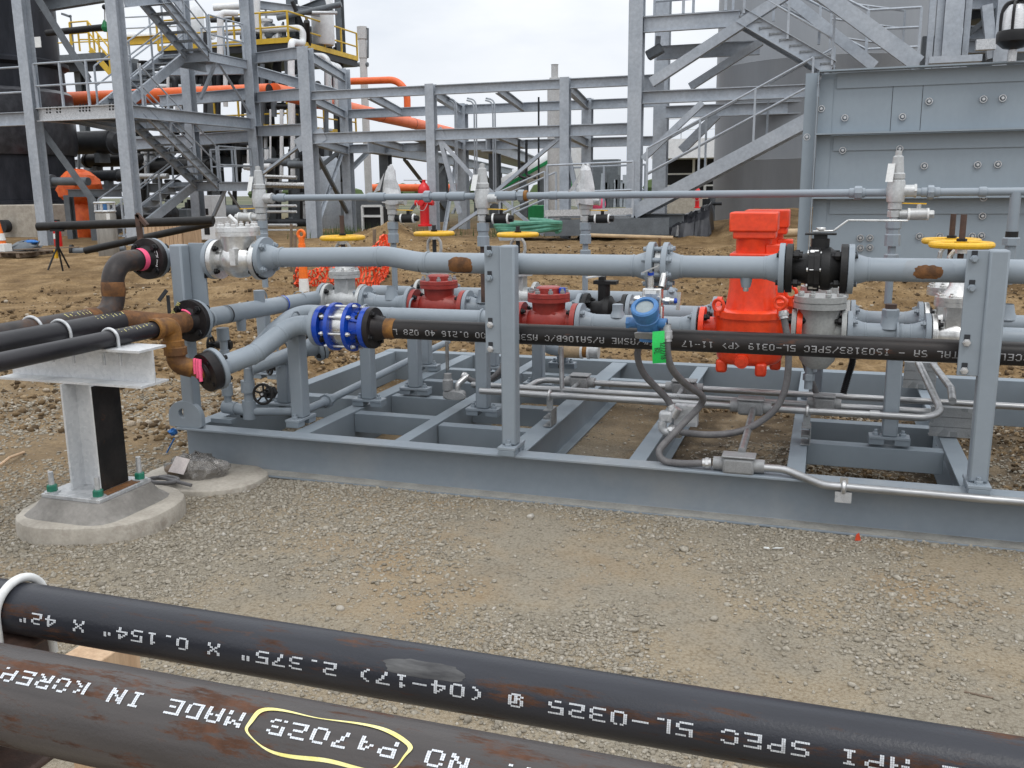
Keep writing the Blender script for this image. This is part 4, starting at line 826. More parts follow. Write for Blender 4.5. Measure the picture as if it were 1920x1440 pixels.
def relief_valve(px, y, z, label, base, bag=False, tag=True, low='grey_paint', sd=1, tm='black_iron'):
    x = XP(px, y, z); t = thing('relief_valve', label, 'valve', (x, y, z), 'relief valves along the thin top pipe'); sc = s
    mb = MB().lathe([(-.085, .018), (-.08, .03), (-.05, .03), (-.048, .037), (.0, .043), (.045, .036), (.05, .030), (.055, .034), (.075, .034), (.08, .028), (.15, .022), (.155, .014), (.175, .014), (.177, 0)], (x, y, z), ezv, 20); b = mb.build('body', 'pale_valve', t)
    MB().cyl((x+.02, y, z), (x+.075, y, z), .027, 18).cyl((x+.075, y, z), (x+.085, y, z), .03, 8).build('outlet', 'pale_valve', t)
    if bag: mb = MB().lathe([(-.02, .055), (.02, .06), (.07, .048), (.12, .040), (.17, .026), (.20, .012), (.202, 0)], (x, y-.005, z), ezv, 9); mb.v = [tuple(V(v)+V((rnd.uniform(-1, 1), rnd.uniform(-1, 1), rnd.uniform(-1, 1)))*.008) for v in mb.v]; mb.build('plastic_wrap', 'bag_plastic', t, sharp=12); MB().add([(x-.02, y-.045, z+.16), (x-.05, y-.05, z+.06), (x-.10, y-.04, z+.045), (x-.075, y-.055, z+.07)], [(0, 1, 2, 3)]).build('bag_flap', 'bag_plastic', t)
    if tag: MB().add([(x-.05, y-.045, z+.04), (x-.02, y-.05, z+.04), (x-.012, y-.03, z+.12), (x-.042, y-.025, z+.12)], [(0, 1, 2, 3)]).build('tag', 'white_paint', t)
    MB().hexp((x, y, z-.115), ezv, .03, .03).cyl((x, y, z-.13), (x, y, z-.07), .02, 16).build('inlet_nut', 'pale_valve', t)
    zz = z-.115; r = MB(); r.cyl((x, y, base), (x, y, zz), .0172, 14); r.build('riser', low, t)
    c = MB(); c.lathe([(0, .02), (0, .034), (.05, .034), (.055, .029), (.075, .029), (.08, .034), (.12, .034), (.12, .02)], (x, y, zz-.13), ezv, 8); c.hexp((x, y, zz-.20), ezv, .032, .035); c.build('coupling', 'grey_paint', t); zt_ = zz+.012
    hb = MB().cyl((x+sd*.02, y, zt_), (x+sd*.06, y, zt_), .020, 14).cyl((x+sd*.06, y, zt_), (x+sd*.14, y, zt_), .026, 14).hexp((x+sd*.14, y, zt_), ex*sd, .020, .025); hb.build('test_valve', tm, t); MB().cyl((x+sd*.055, y, zt_), (x+sd*.065, y, zt_), .0275, 14).build('white_tape', 'white_paint', t); MB().cyl((x+sd*.135, y, zt_), (x+sd*.143, y, zt_), .0275, 14).build('white_tape', 'white_paint', t)
    MB().cyl((x+sd*.10, y, zt_), (x+sd*.10, y, zt_+.045), .01, 8).build('test_stem', tm, t); MB().bar((x+sd*.02, y, zt_+.049), (x+sd*.13, y, zt_+.046), .016, .005, (0, 0, 1)).build('test_lever', 'yellow_paint', t); return t
zc = P(487, 372, Y=YR).z
relief_valve(487, YR-.01, zc, 'silver relief valve at the left end of the thin top pipe, above silver check valve', .80, sd=-1, tm='pale_valve')
relief_valve(905, YR+.002, P(905, 372, Y=YR).z, 'silver relief valve in the middle of the thin top pipe, above clamp post', ZR+.05, low='rust_brown_steel')
relief_valve(1680, YR-.008, P(1680, 358, Y=YR).z, 'silver relief valve with white tag in front of the big steel wall', ZR+.1, tm='pale_valve')
relief_valve(735, YB+.3, P(732, 376, Y=YB+.3).z, 'bagged relief valve behind the thin top pipe, left of hydrant', ZR+.05, bag=True, tag=False)
relief_valve(1098, YB+.55, P(1098, 376, Y=YB+.55).z, 'bagged relief valve behind the thin top pipe with black test valve', ZR+.05, bag=True, tag=False)
x = XP(1905, YR, z1); t = thing('riser_pipe', 'grey vertical pipe with black cap at the right edge below the thin top pipe', 'pipe', (x, YR, ZR)); MB().cyl((x-.02, YB, ZR), (x-.02, YB, 1.0), .0172, 14).cyl((x, YR, .9), (x, YR, zr(x)), .0225, 16).build('pipe', 'grey_paint', t); MB().cyl((x, YR, 1.105), (x, YR, 1.13), .026, 16).build('cap', 'black_iron', t); MB().hexp((x, YR, 1.07), ezv, .036, .035).build('union_nut', 'grey_paint', t)
# ------------------------------------------------------------------ black feed pipes at the left and their support
def pipe_thing(name, label, path, r, ma, bend, cat='pipe', group=None, n=24):
    t = thing(name, label, cat, path[0], group); MB().tube(path, r, n, bend, 10).build('pipe', ma, t); return t
def band(t, c, axis, r, w, ma, name): return MB().lathe([(-w, r-.001), (-w*.8, r+.002), (0, r+.004), (w*.8, r+.002), (w, r-.001)], V(c), axis, 24).build(name, ma, t)
def flange_face(t, c, axis, ro, ma, nb, bma, L=.1, th=.026, rp=.045, hub=.03, a0=None):
    f = flange(t, c, axis, ro, rp, th, ma, hub, rh=rp*1.25); studs(f, V(c), V(axis), ro*.78, nb, L, .0105, bma, a0); return f
ZP = .79
# rear pipe: rises in two elbows to the header
xA = AF.x; rA = .049; zA = .79; yAv = P(214, 558, X=xA).y
t = pipe_thing('feed_pipe', 'black pipe with tall rusty upright elbow up to the top black flange', [(xA, 1.6, zA), (xA, yAv, zA), (xA, yAv, AF.z), (xA, 3.63, AF.z)], rA, 'black_pipe_brown', .105)
band(t, (xA, yAv-.15, zA), ey, rA, .03, 'rust_weld', 'rusty_weld'); band(t, (xA, yAv, (zA+AF.z)/2), ezv, rA, .035, 'rust_weld', 'rusty_weld')
MB().lathe([(-.016, rA+.003), (.016, rA+.004)], (xA, 3.605, AF.z), ey, 28).build('pink_tape', 'pink_tape', t)
f = flange_face(t, AF-V((0, .002, 0)), -ey, .097, 'black_forged', 4, 'black_bolt', .11, .034, .049)
def scrawl(mb, strokes, o, u, v, n, s, w=.004):
    """hand-drawn strokes as thin raised ribbons on the plane u,v"""
    o = V(o); u = V(u); v = V(v); n = V(n)
    for st in strokes:
        p = smooth_path([o+u*(x*s)+v*(y*s)+n*.0012 for x, y in st], 4) if len(st) > 2 else [o+u*(x*s)+v*(y*s)+n*.0012 for x, y in st]
        for a, b in zip(p[:-1], p[1:]):
            d = (b-a); q = n.cross(d).normalized()*(w/2); e = d*.12; mb.add([a-q-e, b-q+e, b+q+e, a+q-e], [(0, 1, 2, 3)])
    return mb
HUD = [[(0, 0), (0, 1)], [(.5, 0), (.5, 1)], [(0, .5), (.5, .5)], [(.7, .6), (.75, .1), (1, .1), (1.05, .6)], [(1.5, 1), (1.45, .1), (1.2, .2), (1.25, .55), (1.45, .5)], [(1.7, 0), (1.75, .6), (2, .5)], [(2.5, .6), (2.2, .5), (2.5, .2), (2.2, .05)]]
mb = scrawl(MB(), HUD, (xA+.058, 3.6525, AF.z-.045), (.25, 0, .97), (-.97, 0, .25), -ey, .024); scrawl(mb, [[(0, 0), (.5, .35), (1.1, .3), (1.5, 0), (1.0, -.25), (.4, -.2), (0, 0)]], (xA+.068, 3.6525, AF.z+.012), (-.35, 0, .94), (-.94, 0, -.35), -ey, .022); mb.build('chalk_writing', 'marker_white', f)
# middle pipe: offset to the outer grey line
xB = -2.91; zB_ = .783
t = pipe_thing('feed_pipe', 'middle black pipe with rusty offset bend ending in a black bolted flange', [(xB, 1.6, zB_), (xB, 3.32, zB_), (xO, 3.45, ZO), (xO, 3.56, ZO)], .047, 'black_pipe_y', .09)
pB = fillet([(xB, 3.2, zB_), (xB, 3.32, zB_), (xO, 3.45, ZO), (xO, 3.54, ZO)], .09, 10); MB().sweep(pB[1:], .0478, 24).build('rusty_offset', 'rust_weld', t)
f = flange_face(t, (xO, 3.598, ZO), -ey, .098, 'black_forged', 4, 'black_bolt', .10, .028, .047); MB().torus((xO-.01, 3.545, ZO+.004), ey, .050, .005, 24, 6, a0=1.5, arc=2.6).build('pink_tape', 'pink_tape', t)
mb = scrawl(MB(), [[(k*.4, .3*math.sin(k*2.1)+.2) , (k*.4+.15, .8), (k*.4+.3, .1)] for k in range(8)], (xO-.085, 3.571, ZO+.02), (.6, 0, .75), (-.7, 0, .6), -ey, .025, .003); mb.build('chalk_writing', 'marker_yellow', f)
# front pipe: screwed elbows down to the S-bend
xC = -2.665; yC = 3.28; zC = .7705; rC = .0335; dn = V((xC+.01, yC+.03, .60)); eS = SP0-SPD*.03
t = thing('feed_pipe', 'front black pipe with two rusty screwed elbows dropping to the pink-tagged flange', 'pipe', (xC, 2.6, zC))
MB().cyl((xC, 1.5, zC), (xC, yC-.05, zC), rC, 24).build('pipe', 'black_pipe_y', t)
MB().cyl((xC, yC+.03, zC-.04), dn+V((0, 0, .03)), rC*.95, 24).build('drop_pipe', 'black_pipe', t)
p0 = V((xC, yC+.03, zC)); mb = MB().tube([(xC, yC-.07, zC), p0, (xC, yC+.03, zC-.065)], .040, 24, .05, 8); mb.lathe([(0, .038), (0, .048), (.03, .048), (.034, .04)], (xC, yC+.03, zC-.095), ezv, 24); mb.lathe([(0, .038), (0, .047), (.03, .047), (.034, .04)], (xC, yC-.09, zC), ey, 24); mb.build('elbow', 'rust_fitting', t)
el = dn; e2 = eS; mb = MB().tube([el+V((0, 0, .075)), el, el+(e2-el).normalized()*.07], .041, 24, .05, 8); mb.lathe([(0, .038), (0, .049), (.032, .049), (.036, .04)], el+V((0, 0, .045)), ezv, 24); mb.build('elbow', 'rust_fitting', t)
mb = MB().cyl(el+(e2-el).normalized()*.05, e2, .034, 20); mb.build('nipple', 'rust_fitting', t)
f = flange_face(t, SP0-SPD*.002, -SPD, .088, 'black_forged', 4, 'black_bolt', .10, .045, .036, .012)
mb = MB(); q0 = el+(e2-el).normalized()*.085; rg = random.Random(4); u_, v_, a_ = frame(SPD)
for k in range(3):
    w0 = q0+u_*(.02+.02*k)*(-1)+v_*.035-a_*.01; mb.sweep([w0+V((0, 0, .02)), w0+V((.006, -.012, -.015)), w0+V((.012, -.018, -.045-.014*k))], .008, 6)
mb.torus(q0, SPD, .040, .007, 20, 6); mb.build('pink_tape', 'pink_tape', t)
# yellow crayon on the pipes
for nm, x, yy, z, r in (('feed_pipe.002', xC, 2.98, zC, rC), ('feed_pipe.001', xB, 3.12, zB_, .047), ('feed_pipe', xA, 3.1, zA, rA)):
    o_ = bpy.data.objects[nm]; pos = on_pipe((x, yy, z), ey, r, (0, 0, 1), .55, 1, -1); mb = MB(); rg = random.Random(len(nm))
    for k in range(9):
        pts = [(k*.022+rg.uniform(0, .006), rg.uniform(-.016, .016)) for _ in range(4)]
        for a, b in zip(pts[:-1], pts[1:]):
            pa = pos(*a)[0]; pb = pos(*b)[0]; nn = pos(*a)[1]; q = nn.cross(pb-pa); q = q.normalized()*.0012 if q.length > 1e-7 else V((0, 0, .001)); mb.add([pa-q, pb-q, pb+q, pa+q], [(0, 1, 2, 3)])
    mb.build('crayon_writing', 'marker_yellow', o_)
# T-shaped galvanised support
yS = 2.97; zt = .7365; zbm = .588
t = thing('pipe_support', 'galvanised T-shaped support stand carrying three black pipes on a concrete foot', 'pipe support', (-2.77, yS, .13))
bt = MB().ibeam((-3.21, yS, (zt+zbm)/2), (-2.49, yS, (zt+zbm)/2), .16, zt-zbm, .009, .008).build('cross_beam', 'galv_stand', t)
colx, coly = -2.80, yS-.02
cl = MB().ibeam((colx, coly, .15), (colx, coly, zbm-.001), .15, .155, .009, .008, up=(-1, 0, 0)).build('column', 'galv_stand', t)
MB().box((colx+.0795, coly, (.152+zbm)/2), (.004, .150, zbm-.156)).build('black_face_plate', 'black_pipe', cl)
pl = MB().box((colx-.005, coly-.01, .142), (.29, .30, .016)).build('base_plate', 'galv', t, bevel=.002)
MB().box((colx+.105, coly, .1512), (.05, .20, .002)).build('rust_stain', 'rust_weld', pl)
for sx in (-1, 1):
    for sy in (-1, 1):
        bx, by = colx-.005+sx*.115, coly-.01+sy*.12; b = MB().cyl((bx, by, .15), (bx, by, .235 if sy < 0 else .25), .0105, 14).build('anchor_bolt', 'galv', t); MB().hexp((bx, by, .156), ezv, .021, .026).build('green_nut', 'green_nut', b); MB().cyl((bx, by, .15), (bx, by, .1555), .03, 24).build('washer', 'galv', b)
for (x, z, r) in ((xA, zA, rA), (xB, zB_, .047), (xC, zC, rC)):
    yy = yS-.03; R_ = r+.006; 
    if x < -3.3: pass
    pts = [(x+R_, yy, zbm+.075)]+[(x+R_*math.cos(a), yy, z+R_*math.sin(a)) for a in np.linspace(0, math.pi, 17)]+[(x-R_, yy, zbm+.075)]
    mb = MB().sweep(pts, .0065, 10); u = mb.build('u_bolt', 'galv', t)
    for s in (-1, 1): MB().hexp((x+s*R_, yy, zt-.012), (0, 0, -1), .014, .014).build('nut', 'galv', u)
MB().box((-2.54+.0, yS, zt), (.001, .001, .001))
def concrete_pad(name, label, x, y, rx, ry, z0, z1, rot, grout=None):
    t = thing(name, label, 'concrete foot', (x, y, z0)); mb = MB(); n = 56; prof = [(1.0, z0), (1.0, z1-.02), (.985, z1-.006), (.95, z1), (.0, z1+.002)]; rg = random.Random(5); rad = [1+.018*math.sin(3*i*2*math.pi/n+1)+.012*rg.uniform(-1, 1) for i in range(n)]
    for k, z in prof:
        for i in range(n):
            a = 2*math.pi*i/n; ca, sa = math.cos(a), math.sin(a); e = (abs(ca)**2.5+abs(sa)**2.5)**(-1/2.5); px, py = rx*ca*e*k*rad[i], ry*sa*e*k*rad[i]; mb.v.append((x+px*math.cos(rot)-py*math.sin(rot), y+px*math.sin(rot)+py*math.cos(rot), z))
    for j in range(len(prof)-1):
        for i in range(n): mb.f.append((j*n+i, j*n+(i+1) % n, (j+1)*n+(i+1) % n, (j+1)*n+i))
    mb.build('pad', 'concrete', t)
    if grout:
        gx_, gy_, gw, gd, gz = grout; mb = MB(); m4 = []
        for k, z in ((1.32, z1-.001), (1.12, z1+.028), (.98, gz), (0, gz)):
            for i in range(40):
                a = 2*math.pi*i/40; e = (abs(math.cos(a))**5+abs(math.sin(a))**5)**-.2; mb.v.append((gx_+gw/2*k*e*math.cos(a), gy_+gd/2*k*e*math.sin(a), z))
        for j in range(3):
            for i in range(40): mb.f.append((j*40+i, j*40+(i+1) % 40, (j+1)*40+(i+1) % 40, (j+1)*40+i))
        mb.build('grout', 'grout', t)
    return t
concrete_pad('concrete_pad', 'round pale concrete foot with dark grout under the galvanised support', colx+.0, coly-.0, .31, .29, -.03, .070, .2, (colx-.005, coly-.01, .34, .35, .134))
concrete_pad('concrete_pad', 'low pale concrete foot half under the left end of the skid', -2.74, 3.53, .30, .23, -.05, .024, .1)
# ------------------------------------------------------------------ foreground pipes on a rusty bracket
Y2, Z2, R2 = .787, .850, .03015; Y3, Z3, R3 = .612, .8635, .04445
t = thing('near_pipe', 'thinner black foreground pipe with bold white upside down lettering', 'pipe', (-.3, Y2, Z2))
MB().lathe([(0, .02), (0, R2), (2.4, R2), (2.4, .02)], (-1.35, Y2, Z2), ex, 48).build('pipe', 'pipe_near', t)
tx = 'TUBE ALL API SPEC 5L-0325 @ (04-17) 2.375" X 0.154" X 42"'
iA = tx.index('API'); i4 = tx.index('42"'); X_A = XP(1690, Y2-.024, Z2+.01); X_4 = XP(103, Y2-.024, Z2+.01); pit = (X_A-X_4)/(i4-iA)
patch(t, (0, Y2, Z2), ex, R2, XP(718, Y2-.02, Z2), XP(878, Y2-.02, Z2), FR-1.0, FR-.42, ma='mill_scrape', name='scrape_mark', rag=.5, lift=.0003, seed=4)
t_ = dots(MB(), tx, on_pipe((X_A+pit*(iA+.35), Y2, Z2), ex, R2, (0, 0, 1), FR-.24, -1, 1, .0006), pit, .0127, .8, .05); t_.build('stencil_lettering', 'stencil_white', t)
t = thing('near_pipe', 'thicker grey-brown foreground pipe with a yellow ring drawn round its number', 'pipe', (-.3, Y3, Z3))
MB().lathe([(0, .03), (0, R3), (2.4, R3), (2.4, .03)], (-1.35, Y3, Z3), ex, 56).build('pipe', 'pipe_near_brown', t)
tx = 'ASTM A106 HEAT NO P4702B MADE IN KOREA'
iN = tx.index('NO'); iK = tx.index('KOREA'); X_N = XP(858, Y3-.03, Z3+.034); X_K = XP(142, Y3-.03, Z3+.034); pit = (X_N-X_K)/(iK-iN)
dots(MB(), tx, on_pipe((X_N+pit*(iN+.35), Y3, Z3), ex, R3, (0, 0, 1), FR-1.03, -1, 1, .0006), pit, .0135, .8, .12).build('stencil_lettering', 'stencil_white', t)
iP = tx.index('P47'); s0 = X_N+pit*(iN+.35)-pit*(iP+3.2); a_c = FR-1.0; mb = MB(); pos = on_pipe((s0, Y3, Z3), ex, R3, (0, 0, 1), a_c, 1, -1, .0009)
rg = random.Random(2); N_ = 110; prev = None
for i in range(N_+1):
    th = 2*math.pi*i/N_+.3; k = (abs(math.cos(th))**2.6+abs(math.sin(th))**2.6)**(-1/2.6); s = pit*3.55*math.cos(th)*k; tt = .0185*math.sin(th)*k+.0015*math.sin(3*th); w = .0005+.0014*abs(math.sin(th*1.5+.6))**1.5; s += .0012*math.sin(7*th)+.002*math.sin(2*th+1); tt += .0012*math.sin(5*th+2)
    c0 = pos(s*(1-w/.06), tt*(1-w/.02))[0]; c1 = pos(s*(1+w/.06), tt*(1+w/.02))[0]
    if prev: mb.add([prev[0], c0, c1, prev[1]], [(0, 1, 2, 3)])
    prev = (c0, c1)
mb.build('yellow_paint_ring', 'marker_yellow', t)
# bracket under them
xbk = P(222, 1112, Z=.818).x
t = thing('pipe_bracket', 'rusty brown steel bracket under the foreground pipes at the left edge', 'bracket', (xbk-.12, .75, .5))
MB().box((xbk-.115, .90-.22, .8135), (.23, .44, .010)).build('top_flange', 'rust_brown_steel', t, bevel=.006)
MB().box((xbk-.115, .68, .738), (.012, .438, .14)).build('web', 'rust_brown_steel', t); MB().box((xbk-.115, .68, .663), (.23, .44, .010)).build('bottom_flange', 'rust_brown_steel', t, bevel=.004); MB().box((xbk-.115, .72, .33), (.13, .13, .655)).build('leg', 'rust_brown_steel', t)
xu = P(28, 1120, Y=.78).x; pts = [(xu+.002, Y2+R2+.007, .775)]+[(xu, Y2+(R2+.006)*math.cos(a), Z2+(R2+.006)*math.sin(a)) for a in np.linspace(0, math.pi, 21)]+[(xu, Y2-R2-.006, .775)]
MB().sweep(pts, .0052, 12).build('u_bolt', 'white_paint', t)
xb2 = P(80, 1205, Y=.74).x; t.children[0]; MB().cyl((xb2, .745, .74), (xb2, .745, .8), .006, 12).build('threaded_rod', 'galv', t)
wx = P(190, 1228, Z=.40); t = thing('wood_block', 'pale cut wood block in the gap under the foreground pipes', 'wood block', (wx.x, wx.y, 0)); MB().box((wx.x, wx.y, .21), (.09, .12, .42)).build('block', 'wood', t, bevel=.003)
# ------------------------------------------------------------------ transmitter, tag, conduits
YT = 3.60
tr = thing('transmitter', 'blue round pressure transmitter with glass dial and green tag behind', 'transmitter', P(1215, 600, Y=YT))
c = P(1215, 606, Y=YT); s = mpx(c); ax = V((-.05, -.62, .78)).normalized()
MB().lathe([(-.078, 0), (-.075, .026), (-.055, .046), (-.03, .047), (.0, .045), (.03, .046), (.032, .050), (.036, .050), (.038, .047), (.06, .048), (.066, .054), (.092, .054), (.097, .048), (.097, .037), (.088, .035), (.087, 0)], c, ax, 32).build('housing', 'blue_paint', tr)
MB().cyl(c+ax*.0875, c+ax*.089, .034, 28).build('dial_glass', 'dial_glass', tr)
MB().cyl(c+V((-.085, 0, 0)), c+V((.075, 0, 0)), .021, 18).build('side_ports', 'blue_paint', tr); MB().cyl(c+V((-.085, 0, 0)), c+V((-.072, 0, 0)), .024, 6).build('port_plug', 'blue_paint', tr)
f_ = V((0, -.78, -.62)); u_ = f_.cross(ex).normalized(); pc = c-ax*.018+f_*.047; MB().prism([(-.047, -.012), (-.036, -.017), (.036, -.017), (.047, -.012), (.047, .012), (.036, .017), (-.036, .017), (-.047, .012)], pc, ex, u_, f_, .006).build('nameplate', 'cast_grey', tr)
mb = MB().cyl((c.x, YT+.03, c.z-.075), (c.x, YT+.03, c.z-.02), .038, 24); mb.build('neck', 'blue_paint', tr)
mf = thing('valve_manifold', 'stainless valve block with small lever valves hanging below the orifice flanges', 'manifold', P(1224, 560, Y=3.66)); q = P(1224, 563, Y=3.67); s = mpx(q)
MB().box(q, (.075, .06, .10)).box(q+V((.02, .0, -.07)), (.045, .05, .10)).build('block', 'stainless', mf, bevel=.006)
MB().box(q+V((-.005, -.0315, .035)), (.045, .002, .014)).build('label_plate', 'white_paint', mf)
for dx in (-.03, .028): MB().hexp(q+V((dx, -.03, .012)), -ey, .009, .008).build('bolt', 'stainless', mf)
MB().cyl(q+V((-.01, 0, .05)), q+V((-.01, 0, .09)), .014, 12).cyl(q+V((-.01, 0, .08)), q+V((-.01, -.004, .115)), .009, 10).build('needle_valve', 'stainless', mf); MB().bar(q+V((-.04, -.012, .11)), q+V((.025, -.012, .14)), .02, .005, (0, 0, 1)).build('lever', 'stainless', mf); MB().cyl(q+V((-.01, 0, .1)), q+V((-.01, -.002, .112)), .013, 14).build('blue_collar', 'blue_enamel', mf)
MB().cyl(q+V((.04, 0, 0)), q+V((.085, 0, 0)), .012, 12).hexp(q+V((.05, 0, 0)), ex, .017, .02).build('needle_valve', 'stainless', mf); MB().bar(q+V((.1, -.004, -.035)), q+V((.105, -.004, .035)), .006, .014, (1, 0, 0)).build('lever', 'stainless', mf); MB().cyl(q+V((.078, 0, 0)), q+V((.098, 0, 0)), .011, 14).build('blue_collar', 'blue_enamel', mf)
MB().cyl(q+V((-.075, 0, .005)), q+V((-.03, 0, .005)), .009, 12).hexp(q+V((-.07, 0, .005)), ex, .014, .02).build('vent_fitting', 'stainless', mf)
MB().tube([q+V((.03, .02, .05)), q+V((.035, .05, .11)), (xo+.005, YH-.055, ZH-.03)], .014, 12, .03).build('impulse_tube', 'stainless', mf)
tg = thing('tag', 'bright green paper tag hanging by the blue transmitter', 'tag', P(1235, 622, Y=YT-.06)); g0 = P(1224, 622, Y=YT-.062); g1 = P(1246, 622, Y=YT-.062); w = (g1-g0).length; h = 60*mpx(g0); mb = MB(); K = 8
for i in range(K+1):
    f = i/K; yy = -.012*math.sin(f*2.6); a = g0+V((f*.004-.001, yy, -h*f)); b = g1+V((f*.01, yy-.006*math.sin(f*3), -h*f+.004)); mb.v += [tuple(a), tuple(b), tuple(a+V((0, .0015, 0))), tuple(b+V((0, .0015, 0)))]
for i in range(K):
    o = 4*i; mb.f += [(o, o+1, o+5, o+4), (o+2, o+6, o+7, o+3), (o, o+4, o+6, o+2), (o+1, o+3, o+7, o+5)]
mb.build('card', 'green_tag', tg)
TX = [[(0, .6), (.2, 1), (.2, 0)], [(.45, .85), (.75, .9), (.7, .5), (.4, .05), (.8, .05)], [(1.0, 0), (1.25, 1)], [(1.45, .85), (1.75, .9), (1.7, .5), (1.4, .05), (1.8, .05)], [(2.0, 0), (2.25, 1)], [(2.4, .6), (2.6, 1), (2.6, 0)], [(3.0, .5), (2.85, .8), (3.05, 1), (3.15, .7), (2.9, .2), (3.1, 0), (3.2, .3), (3.0, .5)]]
T2 = [[(0, 0), (0, 1), (.4, .8), (.05, .5), (.45, .2), (0, 0)], [(.7, 1), (.7, 0), (1.1, 0)]]
mb = scrawl(MB(), TX, g1+V((-.012, -.02, -h*.32)), (.08, -.05, -1), (1, 0, .1), -ey, .020, .003); scrawl(mb, T2, g0+V((.012, -.02, -h*.5)), (.05, -.05, -1), (1, 0, .1), -ey, .02, .003); mb.build('handwriting', 'ink', tg)
# flexible conduits
def flex(name, label, pts, r, ma='grey_rubber', ribs=False, group=None, ends=()):
    t = thing(name, label, 'conduit', pts[0], group); p = smooth_path(pts, 12)
    if ribs:
        q = []; rs = []; acc = 0
        p2 = smooth_path(pts, 40)
        for i, a in enumerate(p2): q.append(a); rs.append(r*(1 if (i//2) % 2 else .8))
        MB().sweep(q, rs, 14).build('hose', ma, t)
    else: MB().sweep(p, r, 14).build('hose', ma, t)
    for e in ends:
        i = 0 if e == 0 else -1; d = (p[1]-p[0]) if e == 0 else (p[-2]-p[-1]); d.normalize(); MB().cyl(p[i]-d*.004, p[i]+d*.03, r*1.35, 16).hexp(p[i]+d*.006, d, r*1.6, .014, 8).build('gland', 'zinc_bolt', t)
    return t
el0 = c+V((.075, -.005, 0)); el1 = P(1250, 626, Y=YT-.005)
te = thing('conduit_elbow', 'bright metal conduit elbow on the right side of the blue transmitter', 'conduit', el0); MB().tube([el0, (el1.x, el0.y, el0.z), el1], .0165, 14, .024).build('elbow', 'galv', te); MB().cyl(el1+V((0, 0, .012)), el1+V((0, 0, -.012)), .022, 18).build('ring_nut', 'galv', te)
def PP(l): return [P(x, y, Y=Y) for x, y, Y in l]
flex('flexible_conduit', 'grey flexible conduit looping from transmitter down to the box on the front beam', [el1]+PP([(1252, 665, 3.59), (1262, 695, 3.62), (1288, 722, 3.72), (1316, 742, 3.82), (1313, 760, 3.86), (1285, 790, 3.82), (1255, 822, 3.76), (1236, 846, 3.72), (1246, 864, 3.70), (1285, 869, 3.685), (1332, 868, 3.685)]), .0145, ends=(0, 1))
flex('flexible_conduit', 'grey flexible conduit from behind transmitter down to the small junction fitting', PP([(1198, 640, 3.9), (1196, 672, 3.9), (1208, 702, 3.92), (1232, 728, 3.94), (1252, 750, 3.95), (1263, 772, 3.94)]), .0145, ends=(1,))
flex('flexible_conduit', 'grey flexible conduit sweeping right and up to the orange filter side', PP([(1256, 805, 3.92), (1290, 812, 3.90), (1340, 815, 3.9), (1390, 808, 3.94), (1428, 789, 4.0), (1455, 765, 4.05), (1472, 730, 4.08), (1478, 690, 4.1), (1477, 640, 4.12), (1468, 585, 4.15)]), .0145, ends=(0, 1))
flex('flexible_conduit', 'dark flexible tube slanting behind the black pipe near the strainer', PP([(1502, 655, 4.5), (1512, 690, 4.5), (1526, 725, 4.5), (1538, 757, 4.48)]), .0135)
flex('corrugated_hose', 'black ribbed hose hanging behind the black pipe right of the strainer', PP([(1600, 655, 4.62), (1598, 680, 4.62), (1590, 706, 4.62), (1581, 738, 4.6)]), .017, 'black_plastic', True)
flex('flexible_conduit', 'grey flexible conduit loop behind the middle clamp post', PP([(868, 704, 4.55), (890, 715, 4.55), (915, 713, 4.58), (938, 694, 4.6), (948, 668, 4.62)]), .0145, ends=(0,))
# conduit boxes and rigid conduits
def cbody(label, c, L=.14, ax=ex, up=(0, 0, 1), s=1.3, hubs=(1, 1)):
    t = thing('conduit_box', label, 'conduit box', c); ax = V(ax).normalized(); u, v, a = frame(ax, up); c = V(c)
    MB().box(c, (.058*s, .052*s, L*.62), u, v, a).build('box', 'cast_grey', t, bevel=.012); MB().box(c+v*.03*s, (.064*s, .009, L*.66), u, v, a).build('lid', 'cast_grey', t, bevel=.004)
    for sg, h in ((-1, hubs[0]), (1, hubs[1])):
        if h: MB().cyl(c+a*sg*L*.28, c+a*sg*L*.5, .021*s, 18).build('hub', 'cast_grey', t)
    return t
def rigid(label, pts, r=.0162, bend=.10, coup=()):
    t = thing('rigid_conduit', label, 'conduit', pts[0]); MB().tube(pts, r, 16, bend, 8).build('tube', 'galv_conduit', t)
    for p, d in coup: MB().cyl(V(p)-V(d)*.02, V(p)+V(d)*.02, r*1.28, 16).build('coupling', 'galv_conduit', t)
    return t
Y1 = 4.22; zc1 = P(1100, 745, Y=Y1).z; xe = XP(1772, Y1, zc1)
rigid('front galvanised conduit along the skid bending up and back at the right', [(XP(900, Y1, zc1), Y1, zc1), (XP(1372, Y1, zc1), Y1, zc1)]); B1 = P(1408, 757, Y=Y1)
cbody('grey conduit box in the front galvanised conduit, slanted tube below it', (B1.x, Y1, zc1+.002), .18)
rigid('galvanised conduit right of the slanted tube turning up behind the right clamp post', [(XP(1445, Y1, zc1), Y1, zc1), (xe, Y1, zc1), P(1722, 680, Y=4.75)], coup=[((XP(1640, Y1, zc1), Y1, zc1), ex)])
rigid('second bent galvanised conduit just right of the first riser', [P(1786, 752, Y=4.36), P(1783, 728, Y=4.55), P(1750, 684, Y=4.85)], bend=.05)
Y2c = 4.46; zc2 = P(1100, 734, Y=Y2c).z; rigid('middle galvanised conduit along the skid', [(XP(885, Y2c, zc2), Y2c, zc2), (XP(1530, Y2c, zc2), Y2c, zc2)]); rigid('middle galvanised conduit right of the grey box behind strainer post', [(XP(1575, Y2c, zc2), Y2c, zc2), (XP(1745, Y2c, zc2), Y2c, zc2)]); bb = P(1545, 757, Y=Y2c); cbody('grey conduit box where the dark slanted tube enters', bb, .15)
